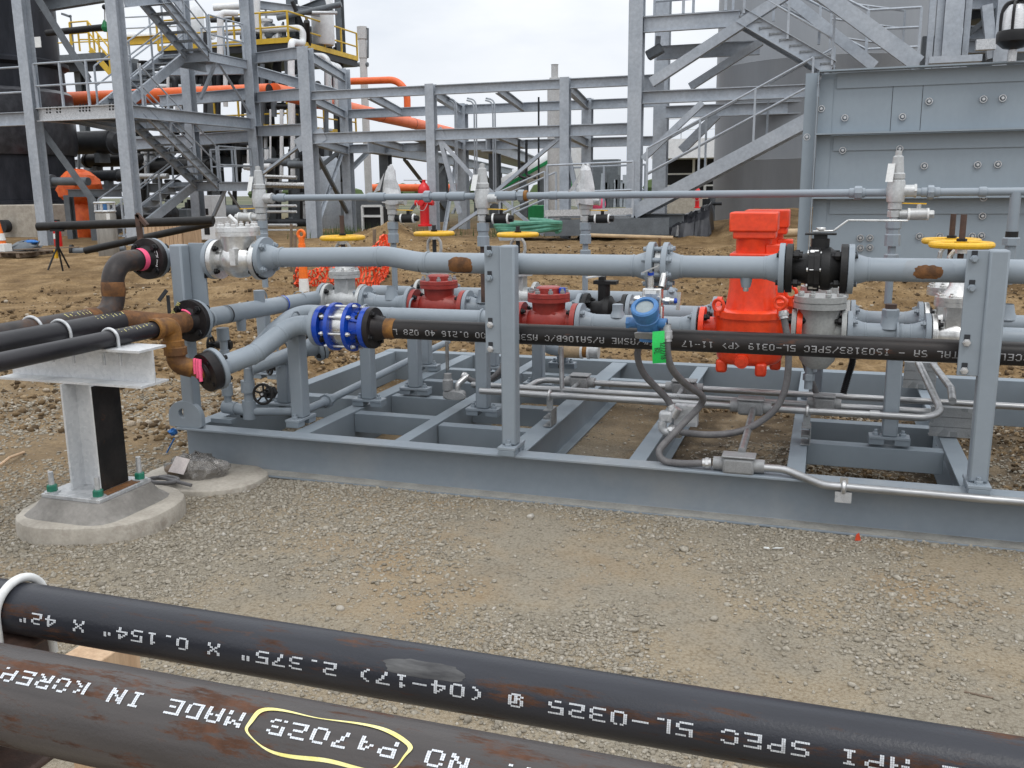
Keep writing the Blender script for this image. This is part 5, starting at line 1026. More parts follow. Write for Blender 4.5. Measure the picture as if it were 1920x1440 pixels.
Y3c = 4.72; zc3 = P(1280, 727, Y=Y3c).z; rigid('rear galvanised conduit with dirty offset bend at its left end', [(XP(945, Y3c-.1, zc3-.035), Y3c-.1, zc3-.035), (XP(985, Y3c-.1, zc3-.035), Y3c-.1, zc3-.035), (XP(1012, Y3c, zc3), Y3c, zc3), (XP(1062, Y3c, zc3), Y3c, zc3)], bend=.08)
cbody('grey conduit box left of the beam cross, rear conduit', (XP(1088, Y3c, zc3), Y3c, zc3), .16); rigid('rear galvanised conduit between two grey boxes', [(XP(1112, Y3c, zc3), Y3c, zc3), (XP(1250, Y3c, zc3), Y3c, zc3)]); cbody('grey conduit box behind the flexible conduits, rear conduit', (XP(1283, Y3c, zc3), Y3c, zc3), .19)
rigid('rear galvanised conduit running out to the right edge', [(XP(1318, Y3c, zc3), Y3c, zc3), (2.4, Y3c, zc3)])
rigid('short slanted galvanised stub below the left rear box', [P(1085, 718, Y=4.7), P(1066, 736, Y=4.45)], .012); rigid('short slanted galvanised stub below the right rear box', [P(1280, 728, Y=4.7), P(1268, 748, Y=4.4)], .012)
rigid('thin upright galvanised conduit right of the middle clamp post', [P(1052, 650, Y=4.5), P(1054, 742, Y=4.45)], .0125); rigid('thin upright galvanised conduit left of the middle clamp post', [P(838, 640, Y=4.45), P(839, 694, Y=4.45)], .0095)
fb = P(1385, 868, Y=3.685); cbody('grey conduit box sitting on the front beam', V((fb.x, 3.69, ZT+.03)), .20)
rigid('slanted grey tube from the conduit box down to the front beam box', [P(1413, 765, Y=4.2), P(1404, 800, Y=4.0), P(1391, 846, Y=3.72)], .0155, .0)
xq = XP(1425, 3.68, .238); rigid('bright galvanised conduit strapped along the front beam to the right edge', [(xq, 3.68, .239), (XP(1470, 3.67, .24), 3.68, .239), (XP(1545, 3.63, .2), 3.622, .205), (XP(1600, 3.622, .2), 3.622, .205), (2.4, 3.622, .205)], .0158, .12)
xs_ = XP(1582, 3.62, .205); t = thing('conduit_clamp', 'small bright strut clamp on the front beam edge holding the conduit', 'clamp', (xs_, 3.62, .2)); MB().torus((xs_, 3.622, .205), ex, .0195, .010, 20, 6).build('strap', 'zinc_bolt', t); MB().box((xs_, 3.622, .229), (.03, .012, .026)).build('strap_ear', 'zinc_bolt', t); MB().ibeam((xs_-.03, 3.632, .166), (xs_+.03, 3.632, .166), .042, .042, .005, .005, kind='C').build('strut', 'galv', t)
def strut_stack(label, x, y, z, n=2, along=ey, L=.10, tall=.041):
    t = thing('strut_stand', label, 'strut', (x, y, z))
    for k in range(n): MB().ibeam(V((x, y, z+tall*(k+.5)))-along*L/2, V((x, y, z+tall*(k+.5)))+along*L/2, .041, tall-.002, .004, .004, kind='C').build('strut', 'strut_steel', t)
    return t
for px, py, lab in ((1030, 790, 'stacked strut stand with conduit clip on the thick cross beam'), (1502, 826, 'stacked strut stand with conduit clip left of the strainer post')):
    p = P(px, py, Z=ZT); s_ = strut_stack(lab, p.x+.02, Y1, ZT, 2); MB().torus((p.x+.02, Y1, zc1), ex, .021, .007, 18, 6).build('clip', 'zinc_bolt', s_); MB().box((p.x+.02, Y1-.0, (ZT+.082+zc1)/2), (.03, .01, abs(zc1-ZT-.082)+.01)).build('bracket', 'strut_steel', s_)
p = P(1783, 818, Z=ZT); s_ = strut_stack('three stacked galvanised struts right of the strainer post', p.x, p.y, ZT, 3, ex, .19, .046); p = P(1738, 725, Z=.3); strut_stack('stacked galvanised struts at the back behind the right clamp post', p.x, 5.6, .21, 3, ex, .17, .05)
p = P(852, 740, Y=4.36); t = thing('conduit_box', 'grey angled conduit fitting with oval screwed lid left of the middle clamp post', 'conduit box', p)
MB().box(p, (.125, .05, .055)).build('box', 'cast_grey', t, bevel=.02); MB().prism([(.055*math.cos(a)*(1.15 if abs(math.cos(a)) > .5 else 1), .021*math.sin(a)) for a in np.linspace(0, 2*math.pi, 24, endpoint=False)], p+V((.01, -.025, 0)), ex, ezv, -ey, .006).build('lid', 'cast_grey', t); MB().lathe([(0, .028), (.05, .027), (.06, .02), (.085, .02), (.085, 0)], p+V((-.035, 0, .025)), ezv, 18).build('hub', 'cast_grey', t); MB().tube([p+V((.02, 0, .02)), p+V((.02, 0, .055)), p+V((.05, .04, .085))], .016, 12, .02).build('connector', 'zinc_bolt', t)
jb = P(1262, 790, Y=3.93); t = thing('conduit_elbow', 'bright cast conduit elbow and fittings where the flexible conduits meet', 'conduit', jb); MB().box(jb+V((-.03, 0, .02)), (.06, .05, .05)).build('box', 'galv', t, bevel=.012); MB().tube([jb+V((-.045, -.01, 0)), jb+V((-.045, -.01, -.045)), jb+V((.02, -.01, -.045))], .019, 14, .03).build('elbow', 'galv', t); MB().hexp(jb+V((.01, -.01, -.045)), ex, .026, .03).build('gland_nut', 'zinc_bolt', t); MB().cyl(jb+V((.0, .0, .02)), jb+V((.02, 0, .06)), .02, 14).build('connector', 'zinc_bolt', t); MB().box(jb+V((.05, .05, .02)), (.10, .05, .09)).build('strut', 'galv', t)
# ------------------------------------------------------------------ drain pipework at the left end
t = thing('drain_pipe', 'grey screwed drain pipe running along the left end beam with a union', 'pipe', P(560, 770, Y=4.0)); YD = 3.92; zd = .30
pd = [P(468, 772, Y=3.86), P(566, 772, Y=3.92), P(612, 752, Y=4.22), P(840, 640, Y=5.8)]
MB().tube(pd, .0205, 16, .03).build('pipe', 'grey_paint', t); d_ = (pd[3]-pd[2]).normalized(); MB().cyl(pd[2]-d_*.05, pd[2]+d_*.05, .027, 16).hexp(pd[2]-d_*.012, d_, .04, .03, 8).build('union', 'grey_paint', t)
mb = MB(); e_ = pd[0]; mb.cyl(e_+V((0, 0, -.035)), e_+V((0, 0, .06)), .034, 18).cyl(e_+V((0, 0, .05)), P(466, 690, Y=3.86), .024, 16).cyl(e_+V((0, 0, .10)), e_+V((0, 0, .16)), .034, 18); mb.cyl(e_, e_+V((-.09, -.01, .02)), .028, 16).cyl(e_+V((-.07, -.01, .015)), e_+V((-.14, -.01, .02)), .033, 16); mb.build('tee', 'grey_paint', t)
lb = e_+V((-.115, -.01, .02)); mb = MB().cyl(lb+V((0, 0, 0)), (lb.x, lb.y, .665), .019, 16).cyl(lb+V((0, 0, .06)), lb+V((0, 0, .12)), .028, 16).cyl((lb.x, lb.y, .49), (lb.x, lb.y, .57), .032, 18, r2=.024).cyl((lb.x, lb.y, .62), (lb.x, lb.y, .68), .03, 18); mb.build('riser', 'grey_paint', t)
def hand_valve(label, c, ax, r):
    t = thing('hand_valve', label, 'valve', c, 'small black drain valves'); a = V(ax).normalized(); c = V(c); MB().cyl(c-a*.11, c-a*.03, .021, 14).hexp(c-a*.10, a, .032, .03).cyl(c-a*.04, c+a*.0, .009, 10).build('body', 'black_iron', t)
    mb = MB().torus(c, a, r-.008, .0065, 28, 8); u, v, w = frame(a)
    for k in range(5):
        th = 2*math.pi*k/5+.3; mb.sweep([c-a*.006, c+(u*math.cos(th)+v*math.sin(th))*(r-.01)], .005, 6)
    mb.cyl(c-a*.012, c+a*.006, .016, 16); mb.build('handwheel', 'black_iron', t); MB().hexp(c+a*.006, a, .007, .01).build('nut', 'zinc_bolt', t); MB().box(c-a*.065+V((0, 0, .001)), (.03, .03, .03)).build('tag_plate', 'zinc_bolt', t)
hand_valve('black iron handwheel facing the front, low by the left drain tee', P(493, 739, Y=3.72), (.15, -1, .12), .055)
hand_valve('black iron handwheel sticking out left above the pink-tagged flange', P(395, 646, Y=3.98), (-1, -.25, .02), .05)
hand_valve('small black handwheel hidden under the low black-flanged pipe', P(505, 690, Y=4.5), (-.6, -1, 0), .045)
p = V((-2.83, 3.79, ZT+.012)); t = thing('pad_shim', 'thin dark plate with a bolt on the left end beam', 'plate', p); MB().box(p+V((.03, .02, 0)), (.12, .05, .02)).build('plate', 'grey_steel_paint', t); MB().hexp(p+V((.09, .1, .0)), ezv, .018, .03).build('bolt', 'black_iron', t)
# brass hose fitting and blue-white details at the back
q = P(1068, 658, Y=5.55); t = thing('hose_coupling', 'brass and white hose fitting at the back of the skid', 'fitting', q); s = mpx(q); MB().cyl(q+V((-18*s, 0, 0)), q+V((22*s, 0, 0)), .044, 20).build('barrel', 'rust_brown_steel' if False else 'tan_paper', t); MB().cyl(q+V((22*s, 0, 0)), q+V((26*s, 0, 0)), .046, 20).cyl(q+V((35*s, 0, 0)), q+V((39*s, 0, 0)), .046, 20).build('white_ring', 'white_paint', t); MB().cyl(q+V((26*s, 0, 0)), q+V((35*s, 0, 0)), .036, 20).build('brown_band', 'rust_fitting', t); MB().cyl(q+V((39*s, 0, 0)), q+V((56*s, 0, 0)), .042, 12).build('end_nut', 'pale_valve', t); MB().tube([q+V((-18*s, 0, 0)), q+V((-50*s, 0, .02)), q+V((-60*s, 0, .2))], .04, 14, .08).build('pipe', 'grey_paint', t)
# ------------------------------------------------------------------ litter on the ground
p = P(365, 875, Z=.06); t = thing('plastic_bag', 'crumpled clear plastic bag with a pale paper inside, by the skid corner', 'bag', p); rg = random.Random(8); mb = MB().ball(p+V((0.01, 0, -.01)), .12, 30, (1.25, .8, .6)); mb.v = [tuple(p+(V(v)-p)*(1+.16*math.sin(v[0]*95+v[2]*60)*math.cos(v[1]*80)+rg.uniform(-.07, .07))) for v in mb.v]; mb.build('bag', 'clear_bag', t, sharp=12)
c_ = p+V((-.01, -.095, .035)); MB().prism([(-.05, -.035), (.03, -.045), (.05, .03), (-.02, .042)], c_, (1, .1, 0), (0, .35, .9), (0, -1, .35), .002).build('paper', 'paper', t)
p = P(330, 880, Z=.06); MB().ball(p, .05, 14, (1.2, .8, .55)).build('brown_scrap', 'wood_dark', t)
p = P(300, 905, Z=.035); t = thing('rope_coil', 'small coil of grey rope beside the plastic bag', 'rope', p); mb = MB(); pts = [p+V((.075*math.cos(a)*(1-.03*a/6)+.012*a/6, .04*math.sin(a), .006+.005*a/6)) for a in np.linspace(0, 15, 60)]; pts += [p+V((.12, -.01, .015)), p+V((.18, -.012, .008))]; mb.sweep(pts, .0085, 8); mb.build('rope', 'grey_rubber', t)
p = P(321, 806, Y=3.75); t = thing('rag', 'blue rag tucked under the skid corner by the lifting lug', 'rag', p); mb = MB().ball(p+V((.012, 0, -.01)), .024, 12, (1, .6, .6)); rg = random.Random(3); mb.v = [tuple(V(v)+V((rg.uniform(-1, 1), rg.uniform(-1, 1), rg.uniform(-1, 1)))*.008) for v in mb.v]; mb.build('cloth', 'blue_rag', t)
p = P(320, 815, Y=3.85); MB().tube([p+V((.02, 0, -.02)), p+V((-.06, .02, -.12)), p+V((-.2, .05, -.16)), p+V((-.3, 0, -.168))], .004, 6, .02).build('string', 'blue_rag', t)
p = P(1608, 1014, Z=.005); t = thing('litter', 'tiny orange plastic scrap on the gravel by the front beam', 'litter', p); MB().add([p+V((-.01, 0, 0)), p+V((.012, .004, 0)), p+V((.004, .01, .03)), p+V((-.006, .008, .022))], [(0, 1, 2, 3), (0, 3, 2), (0, 2, 1)]).build('scrap', 'orange_mesh', t)
p = P(1438, 1028, Z=.006); t = thing('litter', 'white torn paper scraps on the gravel', 'litter', p); MB().prism([(-.012, -.004), (.01, -.006), (.006, .006), (-.01, .005)], p, ex, ey, ezv, .003).prism([(.02, .002), (.05, .012), (.06, .02), (.03, .012)], p, ex, ey, ezv, .003).build('scrap', 'white_paint', t)
p = P(1840, 1304, Z=.006); t = thing('twig', 'thin dark stick lying on the gravel at the lower right', 'stick', p); a = P(1808, 1297, Z=.008); b = P(1872, 1311, Z=.008); MB().cyl(a, b, .0028, 6).build('stick', 'wood_dark', t)
p = P(638, 1141, Z=.01); t = thing('stone', 'single round pale stone above the foreground pipe', 'stone', p); MB().ball(p, .015, 14, (1, .8, .7)).build('stone', 'concrete', t)
p = P(25, 855, Z=.01); t = thing('twig', 'pale bent stick on the earth at the left edge', 'stick', p); MB().tube([P(0, 872, Z=.012), P(18, 858, Z=.03), P(45, 848, Z=.015)], .007, 6, .02).build('stick', 'wood', t)
# ------------------------------------------------------------------ steel frames behind
def col(t, x, y, z0, z1, w=.30, ma='galv_beam', name='column', up=(0, 1, 0)): return MB().ibeam((x, y, z0), (x, y, z1), w, w, .022, .016, up=up).build(name, ma, t)
def beam(t, p, q, d=.28, w=.16, ma='galv_beam', name='beam'): return MB().ibeam(p, q, w, d, .018, .014).build(name, ma, t)
def brace(t, p, q, w=.10, ma='galv_beam', name='brace'): return MB().ibeam(p, q, w, w, .012, .012, kind='L').build(name, ma, t)
def rail(t, pts, h=1.05, step=1.3, r=.024, ma='galv_beam', mid=1, name='handrail', toe=0.):
    """posts, top rail and mid rails along a run of floor points"""
    mb = MB(); pts = [V(p) for p in pts]
    for k in range(mid+1): mb.sweep([p+V((0, 0, h*(k+1)/(mid+1))) for p in pts], r, 6)
    for k_, (a, b) in enumerate(zip(pts[:-1], pts[1:])):
        n = max(1, round((b-a).length/step))
        for i in range(1 if k_ else 0, n+1): p = a+(b-a)*(i/n); mb.bar(p, p+V((0, 0, h)), r*1.8, r*1.8)
        if toe: mb.bar(a+V((0, 0, toe/2)), b+V((0, 0, toe/2)), .01, toe, (0, 0, 1))
    return mb.build(name, ma, t)
def stair(t, p0, p1, wdir, width, n, d=.25, rails=(1, 1), ma='galv_beam', mid=1):
    """flight from p0 (low) to p1 (high), near stringer on the p0-p1 line, the other width away along wdir"""
    p0 = V(p0); p1 = V(p1); w = V(wdir)*width
    for o in (V((0, 0, 0)), w): MB().ibeam(p0+o, p1+o, .08, d, .012, .010, kind='C').build('stringer', ma, t)
    f = p1-p0; hd = V((f.x, f.y, 0)).normalized(); ang = f.normalized()
    for i in range(n):
        c = p0+f*((i+.5)/n)+w*.5+V((0, 0, .04))
        key = ('tread', round(width, 2), wdir); u = V(wdir)
        def mk(mb): mb.box((0, 0, 0), (width-.02, .25, .035)); mb.box((0, .12, -.012), (width-.02, .02, .05))
        m4 = Matrix.Identity(4)
        for k in range(3): m4[k][0] = u[k]; m4[k][1] = hd[k]; m4[k][2] = (0, 0, 1)[k]; m4[k][3] = c[k]
        put('tread', key, mk, 'grating', t, m4)
    for s, o in zip(rails, (V((0, 0, 0)), w)):
        if s: rail(t, [p0+o+V((0, 0, .1)), p1+o+V((0, 0, .1))], 1.0, 1.4, .022, ma, mid)
# ---- left stair tower ----
XT, YT1, YT2 = -17.0, 20.03, 25.75
x1 = P(72, 300, Y=YT1).x; g0 = -.1
t = thing('stair_tower', 'galvanised stair tower with zigzag flights and a perforated platform beam at the left', 'stair tower', (XT, 22, 0))
for x, y in ((XT, YT1), (x1, YT1), (XT, YT2), (XT-2.3, YT2)): col(t, x, y, g0, 9.5, .31)
zp = 3.55
pb = MB().ibeam((x1+.19, YT1, zp-.17), (XT-.19, YT1, zp-.17), .2, .34, .02, .02).build('platform_beam', 'white_paint' if False else 'galv', t)
for px in (88, 94, 107, 113, 150, 156, 162, 168, 206, 212):
    for py in (200, 205.5, 211):
        q = P(px, py-(px-88)*.05, Y=YT1-.01); put('bolt_hole', ('bh',), lambda mb: mb.cyl((0, -.002, 0), (0, .004, 0), .028, 8), 'black_iron', pb, Matrix.Translation((q.x, YT1-.012, q.z)))
beam(t, (XT, YT1+.19, zp-.16), (XT, YT2-.19, zp-.14), .32, .2); beam(t, (x1-6, YT1, zp-.25), (x1-.19, YT1, zp-.25), .34, .2); beam(t, (x1, YT1+.19, zp-.16), (x1, YT2, zp-.16), .3); beam(t, (x1, YT2, zp-.16), (XT-.19, YT2, zp-.16), .3)
MB().box(((x1+XT-.95)/2, (YT1+YT2)/2-1.2, zp+.01), (XT-.95-x1, YT2-YT1-2.6, .04)).build('platform_floor', 'grating', t)
for k in range(4): beam(t, (x1+.6+k*.75, YT1+.1, zp-.13), (x1+.6+k*.75, YT2-2.5, zp-.13), .2, .1)
rail(t, [(x1+.2, YT1-.02, zp), (XT-.2, YT1-.02, zp)], 1.1, 1.0, .028); rail(t, [(x1-5, YT1, zp-.2), (x1-.2, YT1, zp-.2)], 1.25, 1.6, .028)
zl1, zl2, zu = 1.62, 5.25, 7.15
yl = 23.75; xn, xf = XT-.02, XT-.75; xn2, xf2 = XT-.85, XT-1.6
# landings
for z in (zl1, zl2):
    MB().box(((XT+xf2)/2, (yl+YT2)/2, z+.02), (1.6, YT2-yl, .04)).build('landing_floor', 'grating', t)
    beam(t, (xn, yl, z-.1), (xn, YT2-.19, z-.1), .26, .08); beam(t, (xf2, yl, z-.1), (xn-.05, yl, z-.1), .24, .08); beam(t, (xf2, yl, z-.1), (xf2, YT2, z-.1), .26, .08)
    rail(t, [(xn, yl+.1, z), (xn, YT2-.25, z)], 1.05, .9, .026); rail(t, [(xn, YT2-.1, z), (xf2, YT2-.1, z)], 1.05, .9, .026)
    brace(t, (xn, YT2-.1, z-1.55), (xn, yl+.5, z-.25), .09); brace(t, (xn-.7, yl+.4, z-1.2), (xn, yl+.3, z-.2), .08)
stair(t, (xn, yl, zl1-.05), (xn, YT1+.75, zp-.08), (-1, 0, 0), xn-xf, 10); stair(t, (xn2, 20.6, .1), (xn2, yl, zl1-.05), (-1, 0, 0), xn2-xf2, 8)
stair(t, (xn, yl, zl2-.05), (xn, YT1+.75, zu), (-1, 0, 0), xn-xf, 10); stair(t, (xn2, YT1+.9, zp), (xn2, yl, zl2-.05), (-1, 0, 0), xn2-xf2, 9)
q0 = P(62, 0, Y=YT1+.3); brace(t, P(58, -30, Y=YT1+.25), P(172, 150, Y=YT1+.25), .2, 'mid_steel'); brace(t, P(62, 215, Y=YT1+.25), P(182, 380, Y=YT1+.25), .2, 'mid_steel'); beam(t, P(78, 10, Y=YT1+.5), P(212, -12, Y=YT1+.5), .32, .2, 'mid_steel'); beam(t, P(232, 2, X=XT), P(470, -22, X=XT-.3), .3, .2); brace(t, (XT, YT1, zu-.9), (XT-.6, YT1, zu), .08)
beam(t, P(100, 220, Y=YT1+1.2), P(225, 245, Y=YT1+1.2), .12, .1)
# ---- big dark vessel on a concrete pedestal, far left ----
yv = 25.5; xr_ = P(97, 250, Y=yv).x; rv = 2.3; xc = xr_-rv
t = thing('process_vessel', 'huge black wrapped vessel behind the left tower on a pale concrete pedestal', 'vessel', (xc, yv, 0))
zf = P(60, 102, Y=yv-1.8).z
MB().lathe([(P(60, 384, Y=yv-2.2).z, rv+.1), (P(60, 384, Y=yv-2.2).z+.12, rv+.1), (P(60, 384, Y=yv-2.2).z+.13, rv), (3.5, rv), (zf-.1, rv-.05), (zf, rv+.12), (zf+.12, rv+.12), (zf+.2, rv-.15), (12, rv-.15)], (xc, yv, 0), ezv, 48).build('shell', 'dark_vessel', t)
MB().lathe([(zf+2.2, rv-.11), (zf+4.5, rv-.10)], (xc, yv, 0), ezv, 48).build('wrap', 'black_sheet', t); MB().lathe([(zf-2.9, rv+.08), (zf-2.6, rv+.16), (zf-.9, rv+.14), (zf-.8, rv+.05)], (xc, yv, 0), ezv, 40).build('wrap', 'black_sheet', t)
zpd = P(60, 384, Y=yv-2.2).z; MB().box((xc+.5, yv-1.4, zpd/2-.1), (2*rv+1.25, 1.6, zpd+.2)).build('pedestal', 'concrete', t, bevel=.03)
MB().box(P(71, 79, Y=yv-rv+.2), (.22, .02, .3)).build('name_plate', 'white_paint', t)
q = P(95, 340, Y=22.6); MB().cyl(q, q+V((1.4, .0, -.02)), .12, 16).lathe([(-.02, .2), (.1, .2), (.1, .1)], q, ex, 16).build('nozzle', 'mid_steel', t)
q = P(14, 424, Y=yv-2.35); MB().cyl(q, q+V((0, -.22, 0)), .2, 16).build('end_cap', 'dark_steel', t)
q = P(148, 352, Y=23.6); t = thing('tarp', 'bright orange tarpaulin wrapped over a nozzle beside the black vessel', 'tarp', q); rg = random.Random(6); mb = MB().ball(q, .72, 22, (1.05, .7, .75)); mb.ball(q+V((.05, .1, -1.0)), .68, 18, (.85, .5, 1.05)); mb.v = [tuple(V(v)+V((rg.uniform(-1, 1), rg.uniform(-1, 1), rg.uniform(-1, 1)))*.05) for v in mb.v]; mb.build('cloth', 'orange_tarp', t)
t = thing('steel_stand', 'low grey steel stand in front of the orange tarpaulin', 'stand', (q.x+.8, 23, 0)); yq = 22.3
beam(t, P(128, 362, Y=yq), P(228, 362, Y=yq), .22, .14, 'mid_steel'); a = P(174, 366, Y=yq); col(t, a.x, yq, -.05, a.z, .22, 'mid_steel'); b_ = P(128, 366, Y=yq+.5); col(t, b_.x, yq+.5, -.05, b_.z, .2, 'mid_steel')
# ---- main pipe rack ----
YK, YK2 = 21.5, 26.6
XS = [P(583, 300, Y=YK).x, P(811, 300, Y=YK).x, P(1060, 300, Y=YK).x]; X4 = P(1191, 300, Y=YK).x
z1_, z2_ = 3.72, 2.68
t = thing('pipe_rack', 'long open grey pipe rack frame with two beam levels across the middle', 'pipe rack', ((XS[0]+X4)/2, 24, 0))
col(t, XS[0], YK, .1, 4.86, .30)
for x in XS[1:]: col(t, x, YK, .15, 3.84, .22)
XB = [P(652, 300, Y=YK2).x, P(868, 300, Y=YK2).x, P(1101, 300, Y=YK2).x]
for x in XB: col(t, x, YK2, .1, 3.84 if x > XB[0]+.1 else 5.0, .28)
for z in (z1_, z2_):
    for a, b in zip(XS, XS[1:]+[X4]): beam(t, (a+.12, YK, z-.02), (b-.12, YK, z-.02), .22 if z > 3 else .26, .16)
    xb = XB+[P(1232, 300, Y=YK2).x]
    for a, b in zip(xb, xb[1:]): beam(t, (a+.1, YK2, z-.05), (b-.1, YK2, z-.05), .26, .16)
    for a, b in zip(XS, XB): beam(t, (a, YK+.15, z-.06), (b, YK2-.15, z-.06), .22, .14)
    for f in (.5,):
        for i in range(2): beam(t, (XS[i]*.5+XS[i+1]*.5, YK+.1, z-.06), (XB[i]*.5+XB[i+1]*.5, YK2-.1, z-.06), .2, .12)
for pa, pb in ((109, 98), (183, 176), (246, 243)): beam(t, P(480, pa, Y=YT2+.1), P(573, pb, Y=YK+.1), .3, .16)
for pa, pb, x0_ in ((131, 128, 318), (190, 176, 300), (272, 255, 235)): beam(t, P(x0_, pa, Y=YT2+1.2), P(470, pb, Y=YT2+1.2), .36, .2)
beam(t, (XS[0], YK, 4.7), (XB[0], YK2, 4.75), .24, .14); beam(t, (XS[0], YK, z2_-.05), (XB[0], YK2, z2_-.1), .24, .14); beam(t, P(470, 130, Y=YT2+1.2), (XB[0], YK2, 4.2), .3, .16)
for (a, b) in (((822, 258), (900, 345)), ((1052, 255), (928, 360)), ((826, 262), (862, 400)), ((1058, 258), (1090, 398))): brace(t, P(*a, Y=YK), P(*b, Y=YK+.02), .1)
brace(t, P(588, 278, Y=YK+.3), P(652, 400, Y=YK2), .1, 'mid_steel'); brace(t, P(642, 285, Y=YK2), P(592, 430, Y=YK+.2), .1); brace(t, P(558, 275, Y=YK), P(492, 325, Y=YK+.2), .1); brace(t, P(858, 285, Y=YK2), P(832, 440, Y=YK2-2), .09); brace(t, P(950, 360, Y=YK), P(833, 440, Y=YK), .09); brace(t, P(905, 345, Y=YK+.1), P(1020, 440, Y=YK+.1), .09)
brace(t, P(700, 275, Y=YK2+6), P(655, 320, Y=YK2+4), .14, 'mid_steel'); brace(t, P(640, 280, Y=YK2), P(585, 325, Y=YK2-.3), .14, 'mid_steel')
for px, py, Y in ((822, 256, YK), (1052, 252, YK), (598, 256, YK), (566, 268, YK)):
    q = P(px, py, Y=Y-.02); MB().box(q, (.34, .014, .34), V((1, 0, .5)).normalized(), ey, V((-.5, 0, 1)).normalized()).build('gusset', 'galv_beam', t)
# thin conduits hanging from the rack
for k, px in enumerate((853, 856, 889, 893, 924, 928)):
    tt = thing('riser_conduit', 'thin paired grey conduits bending down off the rack beams', 'conduit', P(px, 300, Y=24), 'thin conduits hanging in the rack'); a = P(px-14-(k % 2)*3, 188+(k % 2)*-4, Y=24); MB().tube([a, P(px-2, 191-(k % 2)*4, Y=24), P(px, 204, Y=24), P(px+2, 380, Y=24)], .022, 8, .25).build('tube', 'galv_beam', tt)
for px, y0, y1 in ((973, 262, 330), (987, 262, 328), (1010, 182, 370)):
    tt = thing('drop_pipe', 'thin black vertical pipe hanging below the rack', 'pipe', P(px, 300, Y=23.6), 'thin black drop pipes in the rack'); MB().tube([P(px, y0, Y=23.6), P(px, y1, Y=23.6), P(px+18, y1+6, Y=23.6)], .035 if px != 1010 else .025, 8, .08).build('tube', 'dark_steel', tt)
# rack carrying on into the distance, behind
t = thing('rear_pipe_rack', 'further grey pipe rack running away to the right behind the main one', 'pipe rack', P(800, 290, Z=2.5)); a = P(690, 272, Z=2.62); b = P(960, 322, Z=2.62); a2 = a+V((3.2, 1, 0)); b2 = b+V((3.2, 1, 0))
MB().ibeam(a, b, .3, .42, .04, .03).build('beam', 'galv_beam', t); MB().ibeam(a2, b2, .3, .42, .04, .03).build('beam', 'galv_beam', t); MB().box((a+b2)/2+V((0, 0, .2)), (1.2, (b-a).length, .1), *[V(k) for k in (((b-a).normalized().cross(ezv)), (b-a).normalized(), ezv)]).build('tray', 'galv', t)
for f in (0.05, .3, .55, .8): 
    for s, e in ((a, b), (a2, b2)): p = s+(e-s)*f; col(t, p.x, p.y, 0, p.z-.2, .3, 'mid_steel')
for px, py in ((680, 300), (712, 305)): pass
for f in (.1, .35, .6): brace(t, (a+(b-a)*f).xy.to_3d()+V((0, 0, .4)), a+(b-a)*(f+.2)+V((0, 0, -.2)), .16, 'mid_steel'); brace(t, (a+(b-a)*(f+.22)).xy.to_3d()+V((0, 0, .4)), a+(b-a)*(f+.02)+V((0, 0, -.2)), .16, 'mid_steel')
for px, py in ((914, 283), (967, 292), (1015, 300)):
    p = P(px, py, Y=45); tt = thing('pipe_shoe', 'small flat-topped pipe stand on the distant rack', 'stand', p, 'small stands on the distant rack'); w = 26*mpx(p)*(1 if px < 1000 else .7); MB().box(p+V((0, 0, w*.35)), (w*.75, w*.6, w*.08)).box(p+V((0, 0, w*.15)), (w*.28, w*.28, w*.4)).box(p+V((0, 0, -w*.06)), (w*.5, w*.5, w*.06)).build('stand', 'dark_steel', tt)
# ---- orange pipes ----
def opipe(label, path, r, bend=.8, ma='orange_pipe', ringpts=()):
    t = thing('orange_pipe', label, 'pipe', path[0], 'bright orange pipes in the plant'); path = [V(p) for p in path]; MB().tube(path, r, 20, bend, 10).build('pipe', ma, t)
    for p, d in ringpts: MB().lathe([(-.02, r*1.01), (-.02, r*1.03), (.02, r*1.03), (.02, r*1.01)], V(p), d, 20).build('ring', 'dark_steel', t)
    return t
yo = 29.; oe = P(505, 171, Y=yo); ro = 14*mpx(oe); t = opipe('long orange pipe running left behind the stairs', [P(100, 187, Y=yo), oe], ro, ringpts=[(P(436, 176, Y=yo), ex)]); MB().lathe([(.01, 0), (.012, ro*.92)], oe, ex, 20).build('open_end', 'black_iron', t)
fa_ = P(514, 171, Y=yo+.3); fb_ = P(872, 254, Y=56); fd_ = (fb_-fa_).normalized(); opipe('orange pipe running away to the right behind the rack', [fa_, fb_], ro*1.08, ringpts=[(fa_+fd_*l, fd_) for l in (11, 16, 19.5)])
yj = (fa_+(fb_-fa_)*.6).y; opipe('orange pipe with an elbow dropping onto the other orange pipe', [P(615, 154, Y=yj), P(763, 149, Y=yj), P(764, 226, Y=yj)], 6.5*mpx(P(763, 150, Y=yj)), 1.0)
opipe('far orange pipe low behind the hydrant', [P(692, 352, Y=52), P(858, 352, Y=52)], 7*.031, .3); opipe('slim upright orange pipe beside the grey stack', [P(1034, 255, Y=33), P(1034, 400, Y=33)], .085, .1)
